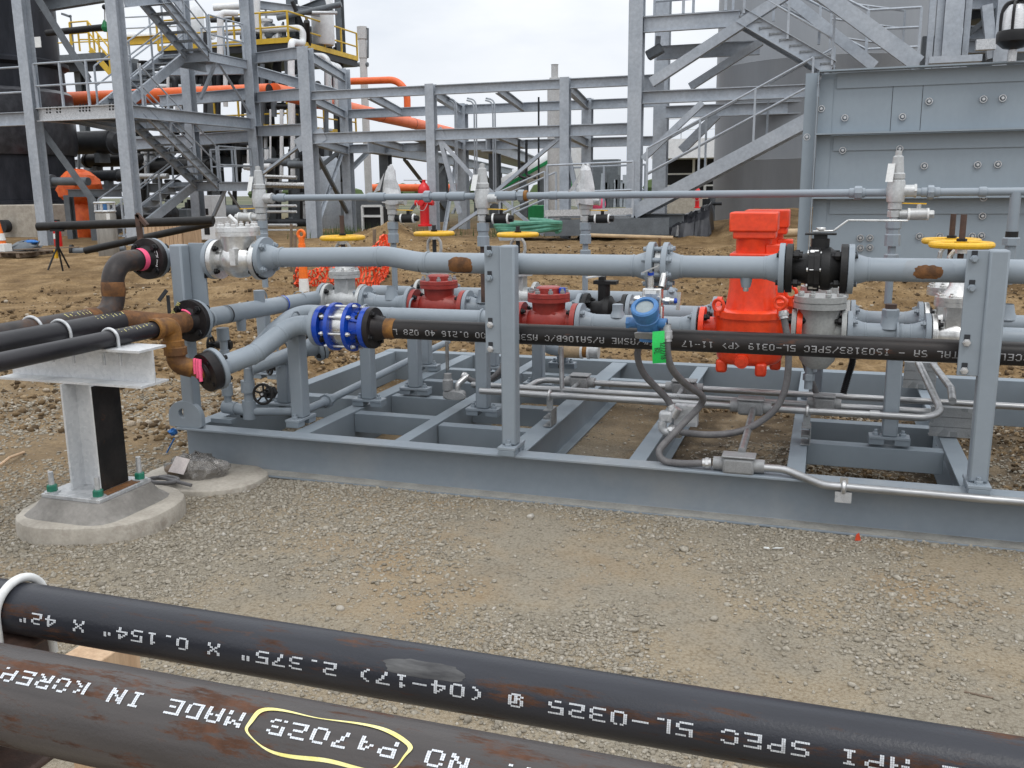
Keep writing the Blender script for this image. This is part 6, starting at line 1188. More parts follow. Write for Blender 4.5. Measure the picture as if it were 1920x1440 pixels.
# ---- stacks ----
def stack(label, px, rings, yy, ma='galv'):
    b = P(px, 110, Y=yy); t = thing('exhaust_stack', label, 'stack', (b.x, yy, 0)); k = mpx(b); prof = [(P(px, py, Y=yy).z, w*k) for py, w in rings]; prof = [(prof[0][0], 0)]+prof+[(prof[-1][0], 0)]; MB().lathe(prof[::-1], (b.x, yy, 0), ezv, 24).build('shell', ma, t); return t, b, k
stt, b, k = stack('slim pale stack with a round top rising behind the orange elbow', 681, [(440, 7), (110, 7), (109, 8), (75, 8), (73, 9.5), (50, 9.5), (50, 7)], 48, 'stack_grey')
for s in (-1, 1): MB().cyl(P(681+s*3, 121, Y=48), P(681+s*9, 121, Y=48), .12, 10).build('nozzle', 'mid_steel', stt)
MB().sweep([P(684, 53, Y=48), P(690, 53, Y=48), P(690, 108, Y=48), P(684, 109, Y=48)], .05, 6).build('ladder_rail', 'mid_steel', stt)
stt, b, k = stack('tall grey stack behind the rack with a narrow square-looking top', 1040, [(440, 14), (150, 14), (149, 10), (146, 10), (145, 6.5), (122, 6.5), (121, 7.5)], 31, 'stack_grey')
# ---- process module behind ----
YM = 34.
t = thing('process_module', 'crowded process module with yellow-railed decks behind the left tower', 'process module', P(540, 300, Y=YM)); cx = P(540, 200, Y=YM).x; xr = P(652, 112, Z=P(540, 76, Y=YM).z)
def deck(pyc, toe='yellow_rail', wl=6.2):
    c = P(541, pyc, Y=YM); z = c.z; dx = xr.y-YM
    MB().box((c.x-wl/2, YM+dx/2, z-.15), (wl, dx, .3)).build('deck', 'dark_steel', t); MB().bar((c.x-wl, YM-.03, z+.06), (c.x, YM-.03, z+.06), .04, .2, (0, 0, 1)).build('toe_board', toe, t); MB().bar((c.x+.03, YM, z+.06), (c.x+.03, YM+dx, z+.06), .04, .2, (0, 0, 1)).build('toe_board', toe, t)
    rail(t, [(c.x-wl, YM, z), (c.x, YM, z), (c.x, YM+dx, z)], 1.15, 1.3, .036, 'yellow_rail'); return c, z, dx
c, zD, dx = deck(78); deck(240, wl=4.6)
for xx in (c.x-.3, c.x-4.2, c.x-8.2): col(t, xx, YM+.6, 0, zD-.3, .4, 'mid_steel')
for xx in (c.x-.5, c.x-4.2): col(t, xx, YM+dx-1, 0, zD-.3, .4, 'mid_steel')
col(t, P(538, 100, Y=YM+1).x, YM+1.6, zD, 13, .35, 'mid_steel'); col(t, P(596, 60, Y=YM+3).x, YM+5, zD, 13, .3, 'mid_steel')
beam(t, P(480, 8, Y=YM+1), P(600, 24, Y=YM+1.5), .3, .2); beam(t, P(540, 30, Y=YM+2), P(610, 2, Y=YM+2), .3, .2, 'mid_steel')
for z in (zD-1.9, 2.7, 1.6): beam(t, (c.x-12, YM+.7, z), (c.x, YM+.7, z), .35, .2, 'mid_steel')
for k, (a, b_) in enumerate((((480, 60), (545, 58)), ((545, 60), (600, 64)))): pass
rg = random.Random(22)
for i in range(18):
    px = rg.uniform(455, 635); yb = 74+max(0, px-545)*.36; p = P(px, yb, Y=YM+1.2+max(0, px-545)*.06); s_ = rg.uniform(.25, .7); tt = thing('deck_equipment', 'small pump, drum or valve standing on the upper yellow deck', 'equipment', p, 'equipment on the upper yellow deck'); MB().lathe([(0, 0), (0, s_*.4), (s_*.3, s_*.4), (s_*.32, s_*.25), (s_*.9, s_*.28), (s_*1.0, s_*.4), (s_*1.15, s_*.4), (s_*1.2, .05), (s_*1.7, .04), (s_*1.7, 0)], p, ezv if i % 3 else ex, 12).build('casing', rg.choice(('mid_steel', 'dark_steel', 'white_insul', 'galv', 'black_iron')), tt)
rg = random.Random(21)
def wpipe(label, path, r, ma='white_insul', bend=.4, name='white_pipe', group='white lagged pipes in the module', cat='pipe'):
    tt = thing(name, label, cat, path[0], group); MB().tube([V(p) for p in path], r, 14, bend, 6).build('pipe', ma, tt); return tt
def pq(px, py, Y): return P(px, py, Y=Y)
k = .021
wpipe('white pipe stepping down over the deck edge left of the stack', [pq(400, 62, 35), pq(568, 52, 35), pq(568, 82, 35), pq(546, 78, 33.4), pq(546, 240, 33.4)], 7*k*.9, bend=.25)
wpipe('white pipe with an elbow behind the upper stair', [pq(445, 25, 34), pq(413, 24, 33.5), pq(413, 120, 33.5)], 6*k, bend=.2)
wpipe('white vertical pipe left of the inner column', [pq(481, -20, 34.5), pq(481, 60, 34.5)], 7*k); wpipe('white vertical pipe through the lower decks', [pq(423, 120, 33.6), pq(423, 200, 33.6)], 4.5*k)
for px, y0, y1, w in ((507, 205, 300, 2), (528, 205, 330, 4), (549, 140, 330, 5), (487, 270, 330, 3), (466, 250, 320, 3.5), (500, 280, 340, 5)): wpipe('slim white vertical pipe below the lower yellow deck', [pq(px, y0, 33.2), pq(px, y1, 33.2)], w*k*.9, group='slim white risers in the module', name='white_riser')
wpipe('shiny clad pipe lying low behind the silver relief valve', [pq(470, 330, 31), pq(556, 333, 31)], 4*.018, 'stainless', name='clad_pipe'); wpipe('thicker shiny clad pipe just under the first', [pq(470, 346, 31), pq(580, 348, 31)], 6.5*.018, 'stainless', name='clad_pipe')
for py in (386, 397, 422, 432): wpipe('low white pipe near the ground behind the left relief valve', [pq(482, py, 29), pq(556, py, 29)], .045, group='low white pipes by the ground', name='white_pipe')
for k_, (px, y0, y1, Y) in enumerate(((615, 110, 205, 33), (628, 122, 205, 33.6), (634, 124, 205, 34), (640, 126, 205, 34.4))): wpipe('tall bent grey duct curving down the right side of the module', [pq(px-25, y0-5, Y), pq(px, y0-4, Y), pq(px+2, y1, Y)], .12 if k_ == 0 else .08, 'galv', .6, 'bent_duct', 'bent grey ducts on the module')
for pa, pb, r_, m_ in (((455, 12), (560, 14), .12, 'white_insul'), ((470, 26), (625, 22), .09, 'galv'), ((520, 34), (640, 8), .11, 'mid_steel'), ((395, 38), (470, 36), .10, 'dark_steel'), ((548, 2), (575, 70), .09, 'dark_steel'), ((575, 40), (578, 84), .12, 'black_iron'), ((585, 24), (632, 24), .07, 'galv'), ((400, 14), (470, 10), .14, 'white_insul')): wpipe('thin pipe crossing above the upper yellow deck', [pq(*pa, 35), pq(*pb, 35.6)], r_, m_, 0, 'overhead_pipe', 'pipes above the upper yellow deck')
# vessels and clutter on the decks
def drum(label, px, py0, py1, w, Y, ma, group=None):
    a = P(px, py1, Y=Y); b_ = P(px, py0, Y=Y); r = w*mpx(a)/2; tt = thing('drum', label, 'vessel', a, group); MB().lathe([(0, 0), (0, r*.9), (.08, r), (b_.z-a.z-.25, r), (b_.z-a.z-.06, r*.75), (b_.z-a.z, 0)], a, ezv, 20).build('shell', ma, tt); return tt
drum('tall white insulated column rising out of frame above the module', 607, -40, 85, 42, 37, 'white_insul'); drum('white dome-topped vessel behind the upper stair', 365, 10, 80, 40, 37, 'white_insul'); drum('grey vessel on the upper yellow deck', 507, 42, 72, 26, 35.2, 'mid_steel')
drum('grey cone-bottom tank standing behind the rack brace', 622, 292, 440, 42, 31, 'galv_beam'); drum('dark vessel behind the inner column', 470, 140, 182, 40, 34.5, 'dark_steel'); drum('dark upright drum behind the stair column', 400, 140, 300, 16, 35, 'dark_steel')
for i in range(84):
    px = rg.uniform(250, 640); lev = rg.choice(((150, 200), (255, 330), (265, 345), (330, 430))); y0 = rg.uniform(*lev); Y = rg.uniform(32.5, 37); px = min(px, 560) if y0 < 220 else px; v = rg.random(); ma = rg.choice(('dark_steel', 'dark_steel', 'mid_steel', 'black_iron', 'galv', 'white_insul'))
    if v < .5: path = [pq(px, y0-rg.uniform(20, 45), Y), pq(px, y0+rg.uniform(10, 40), Y)]
    elif v < .8: path = [pq(px-rg.uniform(20, 60), y0, Y), pq(px+rg.uniform(10, 40), y0, Y)]
    else: path = [pq(px-30, y0-15, Y), pq(px, y0-15, Y), pq(px, y0+25, Y)]
    wpipe('dark pipe among the module machinery', path, rg.uniform(.05, .17), ma, .2, 'module_pipe', 'dark pipes crowding the module')
for i in range(34):
    px = rg.uniform(260, 620); py = rg.choice((150, 165, 280, 290, 300, 320, 400, 415)); Y = rg.uniform(34, 36); p = P(px, py, Y=Y); s = rg.uniform(.3, .75); tt = thing('pump', 'dark flanged pump or valve body among the module pipes', 'pump', p, 'dark pump bodies in the module'); MB().lathe([(0, 0), (0, s*.5), (.08, s*.5), (.1, s*.3), (.5, s*.36), (.7, s*.25), (.72, s*.45), (.8, s*.45), (.8, 0)], p, ex if i % 2 else ezv, 14).build('casing', rg.choice(('dark_steel', 'black_iron', 'mid_steel', 'galv')), tt)
for i, (px, py, Y, L_, r, ma) in enumerate(((150, 268, 29, 3.2, .42, 'dark_steel'), (210, 300, 30, 2.4, .25, 'black_iron'), (300, 268, 33, 4.5, .30, 'mid_steel'), (420, 285, 35, 3.6, .38, 'dark_steel'), (330, 315, 34, 3.4, .3, 'black_iron'), (170, 330, 28, 2.6, .2, 'dark_steel'), (480, 262, 36, 3.8, .3, 'mid_steel'), (300, 150, 36, 4.0, .32, 'dark_steel'), (440, 152, 35.5, 3.4, .34, 'dark_steel'), (540, 262, 36, 2.6, .3, 'dark_steel'), (250, 400, 27, 3.2, .3, 'dark_steel'), (430, 400, 31, 3.0, .32, 'mid_steel'), (330, 425, 30, 2.2, .35, 'dark_steel'))):
    p = P(px, py, Y=Y); tt = thing('heat_exchanger', 'dark horizontal shell with end flanges among the module pipes', 'heat exchanger', p, 'dark horizontal shells in the module'); MB().lathe([(-L_/2-.2, 0), (-L_/2-.15, r*.7), (-L_/2, r), (-L_/2, r*1.15), (-L_/2+.1, r*1.15), (-L_/2+.1, r), (L_/2-.1, r), (L_/2-.1, r*1.15), (L_/2, r*1.15), (L_/2, r), (L_/2+.15, r*.7), (L_/2+.2, 0)], p, ex, 18).build('shell', ma, tt)
    for s_ in (-.3, .3): MB().box(p+V((s_*L_, 0, -r-.15)), (.2, r*1.4, .35)).build('saddle', 'mid_steel', tt)
for i, (px, y0, y1, w) in enumerate(((130, 258, 400, 8), (148, 262, 320, 6), (165, 268, 300, 5), (210, 280, 340, 6), (278, 275, 420, 5), (440, 250, 420, 9), (520, 250, 440, 7), (545, 280, 440, 10), (565, 290, 430, 6), (410, 130, 240, 8), (455, 130, 240, 6), (345, 130, 330, 9), (385, 60, 240, 8), (492, 120, 240, 9), (525, 110, 160, 6), (575, 110, 230, 9), (612, 130, 330, 8), (636, 130, 320, 6))):
    tt = thing('module_upright', 'dark upright steel pipe inside the module', 'upright', P(px, y1, Y=33+i % 4), 'dark uprights in the module'); Y = 33+i % 4; MB().cyl(P(px, y1, Y=Y), P(px, y0, Y=Y), w*.0105, 10).build('tube', ('dark_steel', 'mid_steel', 'black_iron')[i % 3], tt)
# yellow stair and platform further left, over the dark vessel's shoulder
t = thing('yellow_platform', 'distant yellow-railed platform and stair seen between the tower columns', 'platform', P(160, 110, Y=44)); a = P(96, 116, Y=44); b_ = P(212, 116, Y=44); MB().box((a+b_)/2, (b_.x-a.x+1, 3, .35)).build('deck', 'mid_steel', t)
rail(t, [a+V((0, -1.4, .2)), (a+b_)/2+V((-1.4, -1.4, .2))], 1.2, .9, .045, 'yellow_rail'); s0 = P(206, 116, Y=42.6); s1 = P(168, 82, Y=42.6)
for o in (0, .9): MB().bar(s0+V((0, o, -.6)), s1+V((0, o, -.3)), .06, .3, (0, 0, 1)).build('stringer', 'yellow_rail', t)
rail(t, [s0+V((0, 0, -.4)), s1, s1+V((-1.2, 0, 0))], 1.15, .9, .045, 'yellow_rail'); rail(t, [P(150, 96, Y=43), P(206, 96, Y=43)], 1.2, .8, .04, 'yellow_rail'); rail(t, [P(100, 100, Y=45), P(205, 96, Y=45)], 1.1, 1.2, .04, 'yellow_rail')
beam(t, P(86, 128, Y=43), P(225, 122, Y=43), .5, .3, 'dark_steel'); beam(t, P(232, 78, Y=43), P(330, 72, Y=43), .4, .3, 'yellow_rail'); rail(t, [P(232, 74, Y=43), P(335, 70, Y=43)], 1.1, 1.6, .04, 'galv_beam'); wpipe('white horizontal pipe on the distant yellow platform', [P(232, 70, Y=43.5), P(400, 66, Y=43.5)], .22)
for xx in (90, 150, 220): col(t, P(xx, 150, Y=44).x, 44, 0, P(xx, 120, Y=44).z, .4, 'mid_steel')
p = P(134, 62, Y=55); tt = thing('light_pole', 'distant area light on a thin pole seen through the tower', 'lamp', (p.x, 55, 0)); q = P(132, 28, Y=55); MB().cyl((p.x, 55, 0), q, .06, 8).build('pole', 'mid_steel', tt); MB().box(q+V((-.35, 0, .0)), (.65, .3, .14), V((1, 0, -.35)).normalized(), ey, V((.35, 0, 1)).normalized()).build('lamp_head', 'mid_steel', tt)
p = P(103, 62, Y=58); tt = thing('mast', 'distant thin mast with antennas seen through the tower', 'mast', (p.x, 58, 0)); MB().cyl((p.x, 58, 0), P(102, 12, Y=58), .06, 8).box(P(98, 22, Y=58), (.35, .2, .9)).build('mast', 'mid_steel', tt)
tt = thing('hanging_pipe', 'black pipe held by a green chain hoist between the tower columns', 'pipe', P(150, 58, Y=21.5)); MB().cyl(P(88, 62, Y=21.5), P(205, 50, Y=21.5), .085, 14).build('pipe', 'black_iron', tt)
tt = thing('chain_hoist', 'small green chain hoist hanging beside the left tower column', 'hoist', P(197, 50, Y=21.2)); q = P(197, 52, Y=21.2); MB().lathe([(-.1, .05), (.0, .1), (.12, .06), (.2, .02)], q, ezv, 12).build('hook_block', 'green_paint', tt); MB().cyl(q, P(196, 14, Y=21.2), .018, 6).build('chain', 'galv', tt); MB().ball(P(196, 13, Y=21.2), .07, 12).build('hoist_body', 'dark_steel', tt)
# ------------------------------------------------------------------ right-hand stair tower, tank and steel wall
YS = 20.6; t = thing('stair_tower', 'galvanised stair tower with long sloping flights at the right, left of steel wall', 'stair tower', (P(1300, 300, Y=YS).x, YS, 0))
xa = P(1191, 250, Y=YS).x; YS2 = 25.2; xb = P(1238, 300, Y=YS2).x
col(t, xa, YS, .1, 9, .30); col(t, xb, YS2, .1, 9, .36); xr = P(1530, 200, Y=YS).x+3.2
hb = P(1300, 170, Y=YS).z; beam(t, (xa+.15, YS, hb-.1), (xr, YS, hb-.1), .26, .18); beam(t, (xb+.2, YS2-.5, hb-.1), (xr, YS2-.5, hb-.1), .3, .18)
ub = P(1300, 28, Y=YS).z; xk = P(1388, 30, Y=YS).x
beam(t, (xa+.15, YS, ub-.13), (xk, YS, ub-.13), .32, .12); MB().box(((xa+xk)/2, YS+.8, ub+.03), (xk-xa, 1.5, .05)).build('landing_floor', 'grating', t); beam(t, (xa+.15, YS+1.6, ub-.5), (xk+.3, YS+1.6, ub-.5), .3, .12)
rail(t, [(xa+.1, YS+.02, ub+.05), (xk-.3, YS+.02, ub+.05)], 1.1, .9, .03); rail(t, [(xa+.1, YS+1.5, ub+.05), (xk-.3, YS+1.5, ub+.05)], 1.1, .9, .03)
# bottom flight up to the right
s0 = P(1188, 398, Y=YS-.25); s1 = P(1520, 222, Y=YS-.25); stair(t, s0, s1, (0, 1, 0), .9, 15, .28, rails=(0, 0))
rail(t, [P(1212, 372, Y=YS-.27), P(1520, 210, Y=YS-.27)], 1.05, 1.45, .024, mid=1); rail(t, [P(1212, 372, Y=YS+.65), P(1560, 188, Y=YS+.65)], 1.05, 1.45, .024, mid=1)
# flight down to the right from the upper landing, then onwards
u0 = P(1560, 128, Y=YS-.2); u1 = P(1388, 28, Y=YS-.2); stair(t, u0, u1, (0, 1, 0), 1.0, 9, .30, rails=(0, 0)); rail(t, [P(1395, 25, Y=YS-.2), P(1560, 122, Y=YS-.2)], 1.0, 1.2, .026)
rail(t, [P(1450, 40, Y=YS+1.2), P(1622, 128, Y=YS+1.2), P(1720, 124, Y=YS+1.2)], 1.15, 1.2, .03, mid=2); rail(t, [P(1555, 100, Y=YS+2.4), P(1690, 120, Y=YS+2.4)], 1.1, 1.0, .026, mid=2)
MB().ibeam(P(1520, -28, Y=YS-.5), P(1722, 120, Y=YS-.5), .12, .3, .014, .012, kind='C').build('stringer', 'galv_beam', t); MB().ibeam(P(1470, -10, Y=YS+1.0), P(1640, 125, Y=YS+1.0), .1, .22, .014, .012, kind='C').build('stringer', 'galv_beam', t)
brace(t, P(1222, 155, Y=YS-.12), P(1478, -12, Y=YS-.12), .2); brace(t, P(1294, 163, Y=YS+1.2), P(1428, 78, Y=YS+1.2), .16); brace(t, P(1206, 298, Y=YS-.1), P(1318, 192, Y=YS-.1), .13); brace(t, P(1278, 282, Y=YS+2.4), P(1345, 215, Y=YS+2.4), .2); beam(t, P(1205, 162, Y=YS+2), P(1245, 160, Y=YS+2), .5, .2)
beam(t, (xa+.15, YS, P(1220, 418, Y=YS).z), (xa+1.1, YS, P(1250, 418, Y=YS).z), .4, .2, 'mid_steel'); 
q = P(1232, 100, Y=YS+.4); tt = thing('floodlight', 'small ribbed floodlight hanging under the right stair landing', 'lamp', q); MB().box(q+V((-.05, 0, .03)), (.36, .24, .2), V((1, 0, .5)).normalized(), ey, V((-.5, 0, 1)).normalized()).build('lamp_head', 'mid_steel', tt, bevel=.03); MB().bar(q+V((0, 0, .05)), q+V((.02, 0, .35)), .1, .06).build('bracket', 'galv_beam', tt)
# low walkway platform with rail, left of that column
YW = 20.2; w0 = P(1022, 412, Y=YW); w1 = P(1186, 408, Y=YW); t = thing('walkway', 'low galvanised walkway with handrail and short stair in the middle distance', 'walkway', w0)
MB().ibeam(w0+V((0, 0, -.18)), w1+V((.8, 0, -.18)), .1, .36, .014, .012, kind='C').build('edge_beam', 'mid_steel', t); MB().box((w0+w1)/2+V((0, .7, .03)), ((w1-w0).x, 1.4, .05)).build('floor', 'grating', t); MB().bar(w0+V((0, -.02, .14)), w1+V((0, -.02, .14)), .012, .14, (0, 0, 1)).build('kick_plate', 'galv', t)
rail(t, [w0+V((.05, 0, 0)), w1], 1.18, 1.05, .026); rail(t, [w0+V((.05, 1.4, 0)), w1+V((0, 1.4, 0))], 1.15, 1.05, .026); stair(t, P(938, 452, Y=YW), w0+V((0, 0, -.05)), (0, 1, 0), .9, 5, .2, rails=(1, 1))
# tank
YTk = 27.5; xl_ = P(1338, 350, Y=YTk).x; rt = 2.95; t = thing('storage_tank', 'big dull metal storage tank behind the right stair', 'tank', (xl_+rt, YTk, 0)); MB().lathe([(0, rt+.05), (.1, rt+.05), (.1, rt), (2.0, rt), (2.02, rt+.006), (2.04, rt), (4.4, rt), (4.42, rt+.006), (4.44, rt), (12, rt)], (xl_+rt, YTk, 0), ezv, 72).build('shell', 'tank_steel', t)
q = P(1326, 396, Y=23.5); tt = thing('hose_reel', 'dark valve and hose reel at the foot of the tank', 'reel', q); MB().cyl(q+V((-.1, 0, -.15)), q+V((.12, 0, -.15)), .28, 18).build('drum', 'dark_steel', tt); MB().cyl(q+V((-.1, -.05, .18)), q+V((.35, -.05, .18)), .04, 10).cyl(q+V((-.02, -.05, .1)), q+V((-.02, -.05, .3)), .1, 10).build('valve', 'dark_steel', tt); MB().cyl((q.x+.1, q.y, .1), (q.x+.1, q.y, q.z+.45), .09, 10).build('post', 'mid_steel', tt)
# steel wall
YW = 13.7; x0 = P(1498, 400, Y=YW).x; ztp = P(1525, 134, Y=YW).z; t = thing('steel_wall', 'big dark grey bolted steel plate box filling the right background', 'steel enclosure', (x0+3, YW, 0)); x9 = x0+7
MB().box(((x0+x9)/2+.1, YW+.22, (ztp)/2+.05), (x9-x0-.2, .3, ztp-.15)).build('panel', 'wall_paint', t)
MB().box((x0+.0, YW+.3, ztp/2), (.012, .5, ztp-.03)).box((x0+.075, YW+.05, ztp/2), (.15, .012, ztp-.03)).box((x0+.165, YW-.03, ztp/2), (.012, .17, ztp-.03)).build('corner_angle', 'wall_paint', t)
zz = [ztp-.01, P(1540, 252, Y=YW).z, P(1540, 371, Y=YW).z]
for i, z in enumerate(zz):
    MB().box(((x0+.17+x9)/2, YW-.035, z), (x9-x0-.17, .17, .02)).build('rib', 'wall_paint', t); hh = .20; MB().box(((x0+.38+x9)/2, YW+.06, z-.02-hh/2), (x9-x0-.42, .018, hh)).build('rib_plate', 'wall_paint', t)
MB().box((x0+.27, YW+.06, ztp/2), (.18, .017, ztp-.2)).build('edge_plate', 'wall_paint', t)
for px in (1672, 1728): MB().box((P(px, 200, Y=YW+.07).x, YW+.069, (zz[0]+zz[1])/2-.1), (.006, .004, zz[0]-zz[1]-.23)).build('seam', 'dark_steel', t)
for px, py in ((1540, 204), (1584, 221), (1513, 257), (1692, 219), (1742, 190), (1844, 186), (1880, 184), (1580, 282), (1687, 279), (1733, 311), (1833, 309), (1871, 308), (1844, 371), (1842, 405), (1613, 446), (1631, 446), (1613, 465), (1631, 464), (1724, 443), (1762, 443), (1823, 443), (1840, 442)):
    q = P(px, py, Y=YW+.05); put('bolt', ('wallbolt',), lambda mb: (mb.torus((0, -.004, 0), (0, 1, 0), .040, .008, 20, 6), mb.hexp((0, 0, 0), (0, -1, 0), .022, .03)), 'zinc_bolt', t, Matrix.Translation(q))
# beacon on the wall
q = P(1898, 106, Y=YW-.25); k = mpx(q); t = thing('beacon', 'caged clear beacon lamp with black housing on top of the steel wall', 'lamp', q); MB().cyl(q+V((0, 0, -.06)), q+V((0, 0, .08)), .05, 14).build('stem', 'galv', t); MB().lathe([(.08, .03), (.10, .12), (.17, .20), (.26, .205), (.3, .19), (.3, 0)], q, ezv, 24).build('housing', 'black_plastic', t); MB().lathe([(.3, .15), (.52, .14), (.6, .09), (.62, 0)], q, ezv, 20).build('lens', 'lamp_glass', t)
for i in range(6):
    a = math.pi*i/3+.2; d = V((math.cos(a), math.sin(a), 0)); MB().sweep(smooth_path([q+d*.17+V((0, 0, .3)), q+d*.17+V((0, 0, .5)), q+d*.12+V((0, 0, .62)), q+V((0, 0, .66))], 4), .018, 6).build('guard_bar', 'black_plastic', t)
# steelwork behind the wall top
t = thing('steelwork', 'dense grey steel columns and ducting above the steel wall at the top right', 'steel frame', (P(1800, 60, Y=22).x, 22, 0)); YQ = 22.
for px, w in ((1760, .14), (1785, .36), (1812, .12), (1878, .26), (1745, .12)): col(t, P(px, 60, Y=YQ).x, YQ, 0, 9, w, 'galv_beam')
for py in (6, 62, 88): beam(t, P(1805, py, Y=YQ+.4), P(1960, py-4, Y=YQ+.4), .26, .16)
brace(t, P(1860, 110, Y=YQ), P(1850, 10, Y=YQ), .2); brace(t, P(1815, 65, Y=YQ+.3), P(1880, 10, Y=YQ+.3), .1, 'mid_steel'); MB().box(P(1790, 112, Y=YQ-2), (.9, .3, .12)).build('cap_plate', 'galv_beam', t); MB().box(P(1848, 84, Y=YQ-.4), (.36, .2, .2)).build('light_box', 'galv', t); MB().cyl(P(1900, 45, Y=YQ+.6), P(1900, -30, Y=YQ+.6), .35, 18).build('duct', 'dark_steel', t); MB().cyl(P(1840, 40, Y=YQ+1), P(1840, -20, Y=YQ+1), .5, 18).build('duct', 'dark_steel', t); MB().box(P(1850, 95, Y=YQ+1.2), (2.6, .3, .7)).build('backing_plate', 'mid_steel', t)
# far dark building and pale wall seen under the stair
t = thing('shed', 'distant open-fronted dark shed with white trim seen under the right stair', 'building', P(1290, 350, Y=48)); a = P(1240, 372, Y=48); b = P(1345, 372, Y=48); h = P(1290, 295, Y=48).z; MB().box(((a.x+b.x)/2, 50, h/2), (b.x-a.x, 4, h)).build('wall', 'black_iron', t); MB().box(((a.x+b.x)/2, 48, h+.35), (b.x-a.x+.3, 4.6, .9)).build('roof', 'white_insul', t)
for px in (1246, 1300, 1322): MB().box((P(px, 340, Y=47.9).x, 47.9, h/2), (.12, .1, h)).build('frame_post', 'white_paint', t)
for py in (326, 348): MB().box(((a.x+b.x)/2, 47.9, P(1290, py, Y=47.9).z), (b.x-a.x, .08, .08)).build('frame_rail', 'white_paint', t)
rail(t, [(a.x, 47.9, h+.8), (b.x, 47.9, h+.8)], 1.6, .9, .03, 'galv', 2); t = thing('low_wall', 'pale low far wall behind the small red hydrant', 'wall', P(1290, 385, Y=44)); a = P(1225, 388, Y=44); b = P(1340, 386, Y=44); MB().box(((a.x+b.x)/2, 44, a.z), (b.x-a.x, .3, 1.1)).build('wall', 'concrete', t)
def hydrant(label, p, s):
    t = thing('hydrant', label, 'hydrant', p, 'red fire hydrants'); p = V(p); MB().lathe([(0, .16), (.04, .16), (.05, .105), (.62, .105), (.64, .15), (.68, .15), (.69, .13), (.78, .14), (.88, .12), (.95, .06), (.97, .04), (1.03, .04), (1.03, 0)], p, ezv, 24).build('barrel', 'hydrant_red', t)
    for d in (ex, -ex, -ey): MB().cyl(p+V((0, 0, .52)), p+V((0, 0, .52))+d*.19, .055, 14).cyl(p+V((0, 0, .52))+d*.17, p+V((0, 0, .52))+d*.22, .065, 10).build('outlet', 'hydrant_red', t)
    MB().sweep(smooth_path([p+V((-.14, -.12, .52)), p+V((-.07, -.16, .38)), p+V((.05, -.16, .36)), p+V((.13, -.12, .5))], 5), .008, 5).build('chain', 'galv', t); t.scale = (s, s, s); return t
p = P(797, 424, Y=21.0); hydrant('large red fire hydrant with a chain behind the yellow handwheel', p, 85*mpx(p)/1.03); hydrant('tiny distant red hydrant under the right stair', P(1307, 390, Y=40), .85)
q = P(752, 330, Y=23); MB().bar(P(757, 338, Y=22.5), P(810, 338, Y=22.5), .02, .02).build('loose_rod', 'galv', t)
# hose coil
q = P(985, 440, Y=15.2); t = thing('hose_coil', 'coiled green hose lying on the earth behind the middle handwheel', 'hose', q); k = mpx(q); mb = MB(); pts = []
for i in range(150): a = i/150*2*math.pi*3.3; rr = (58+4*math.sin(i*.7)+i*.015)*k; pts.append(q+V((rr*math.cos(a), rr*.85*math.sin(a)+.1, .05+.05*(i/150*3.3)+.015*math.sin(a*2.2))))
mb.sweep(pts, .042, 8); mb.build('hose', 'hose_green', t)
# delineator, mesh fence
q = P(571, 552, Z=.12); t = thing('delineator_post', 'orange delineator post with white reflective band and loop handle', 'delineator', q); hh = P(570, 455, Y=q.y).z-q.z; MB().lathe([(0, .06), (hh*.98, .042), (hh, .0)], q, ezv, 18).build('post', 'orange_cone', t); z1 = P(571, 522, Y=q.y).z-q.z; z2 = P(571, 547, Y=q.y).z-q.z; MB().lathe([(z2, .062), (z1, .056)], q, ezv, 18).build('white_band', 'white_paint', t); MB().lathe([(0, .17), (.03, .16), (.04, .07), (.04, 0)], q+V((0, 0, -.03)), ezv, 16).build('base', 'black_rubber', t); MB().torus(q+V((0, 0, hh+.1)), ey, .045, .018, 20, 8).cyl(q+V((0, 0, hh-.02)), q+V((0, 0, hh+.07)), .035, 10).build('loop_handle', 'orange_cone', t)
t = thing('mesh_fence', 'sagging orange plastic mesh barrier behind the pale gate valve', 'fence', P(640, 550, Y=10.2)); rg = random.Random(12); ctrl = [(553, 500, 548, 10.2), (575, 507, 552, 10.3), (610, 500, 556, 10.4), (640, 490, 556, 10.4), (672, 470, 552, 10.3), (700, 462, 548, 10.2), (722, 438, 520, 10.6), (728, 455, 530, 11.2)]
top = smooth_path([P(a, b, Y=y) for a, b, c_, y in ctrl], 9); bot = smooth_path([P(a, c_, Y=y) for a, b, c_, y in ctrl], 9); mb = MB(); nr = 8; grid = []
for i, (a, b) in enumerate(zip(top, bot)): grid.append([b+(a-b)*(j/nr)+V((rg.uniform(-.01, .01), rg.uniform(-.05, .05), rg.uniform(-.012, .012))) for j in range(nr+1)])
for i in range(len(grid)):
    for j in range(nr):
        p, q2 = grid[i][j], grid[i][j+1]; mb.bar(p, q2, .02, .003, (0, 1, 0))
        if i+1 < len(grid): mb.bar(grid[i][j], grid[i+1][j], .024, .004, (0, 0, 1))
    if i+1 < len(grid): mb.bar(grid[i][nr], grid[i+1][nr], .02, .004, (0, 0, 1))
mb.build('mesh', 'orange_mesh', t)
for px, a, b, y in ((553, 440, 552, 10.2), (702, 430, 545, 10.25), (546, 420, 545, 12)): MB().bar(P(px, b, Y=y), P(px, a, Y=y), .03, .03).build('stake', 'wood_dark', t)
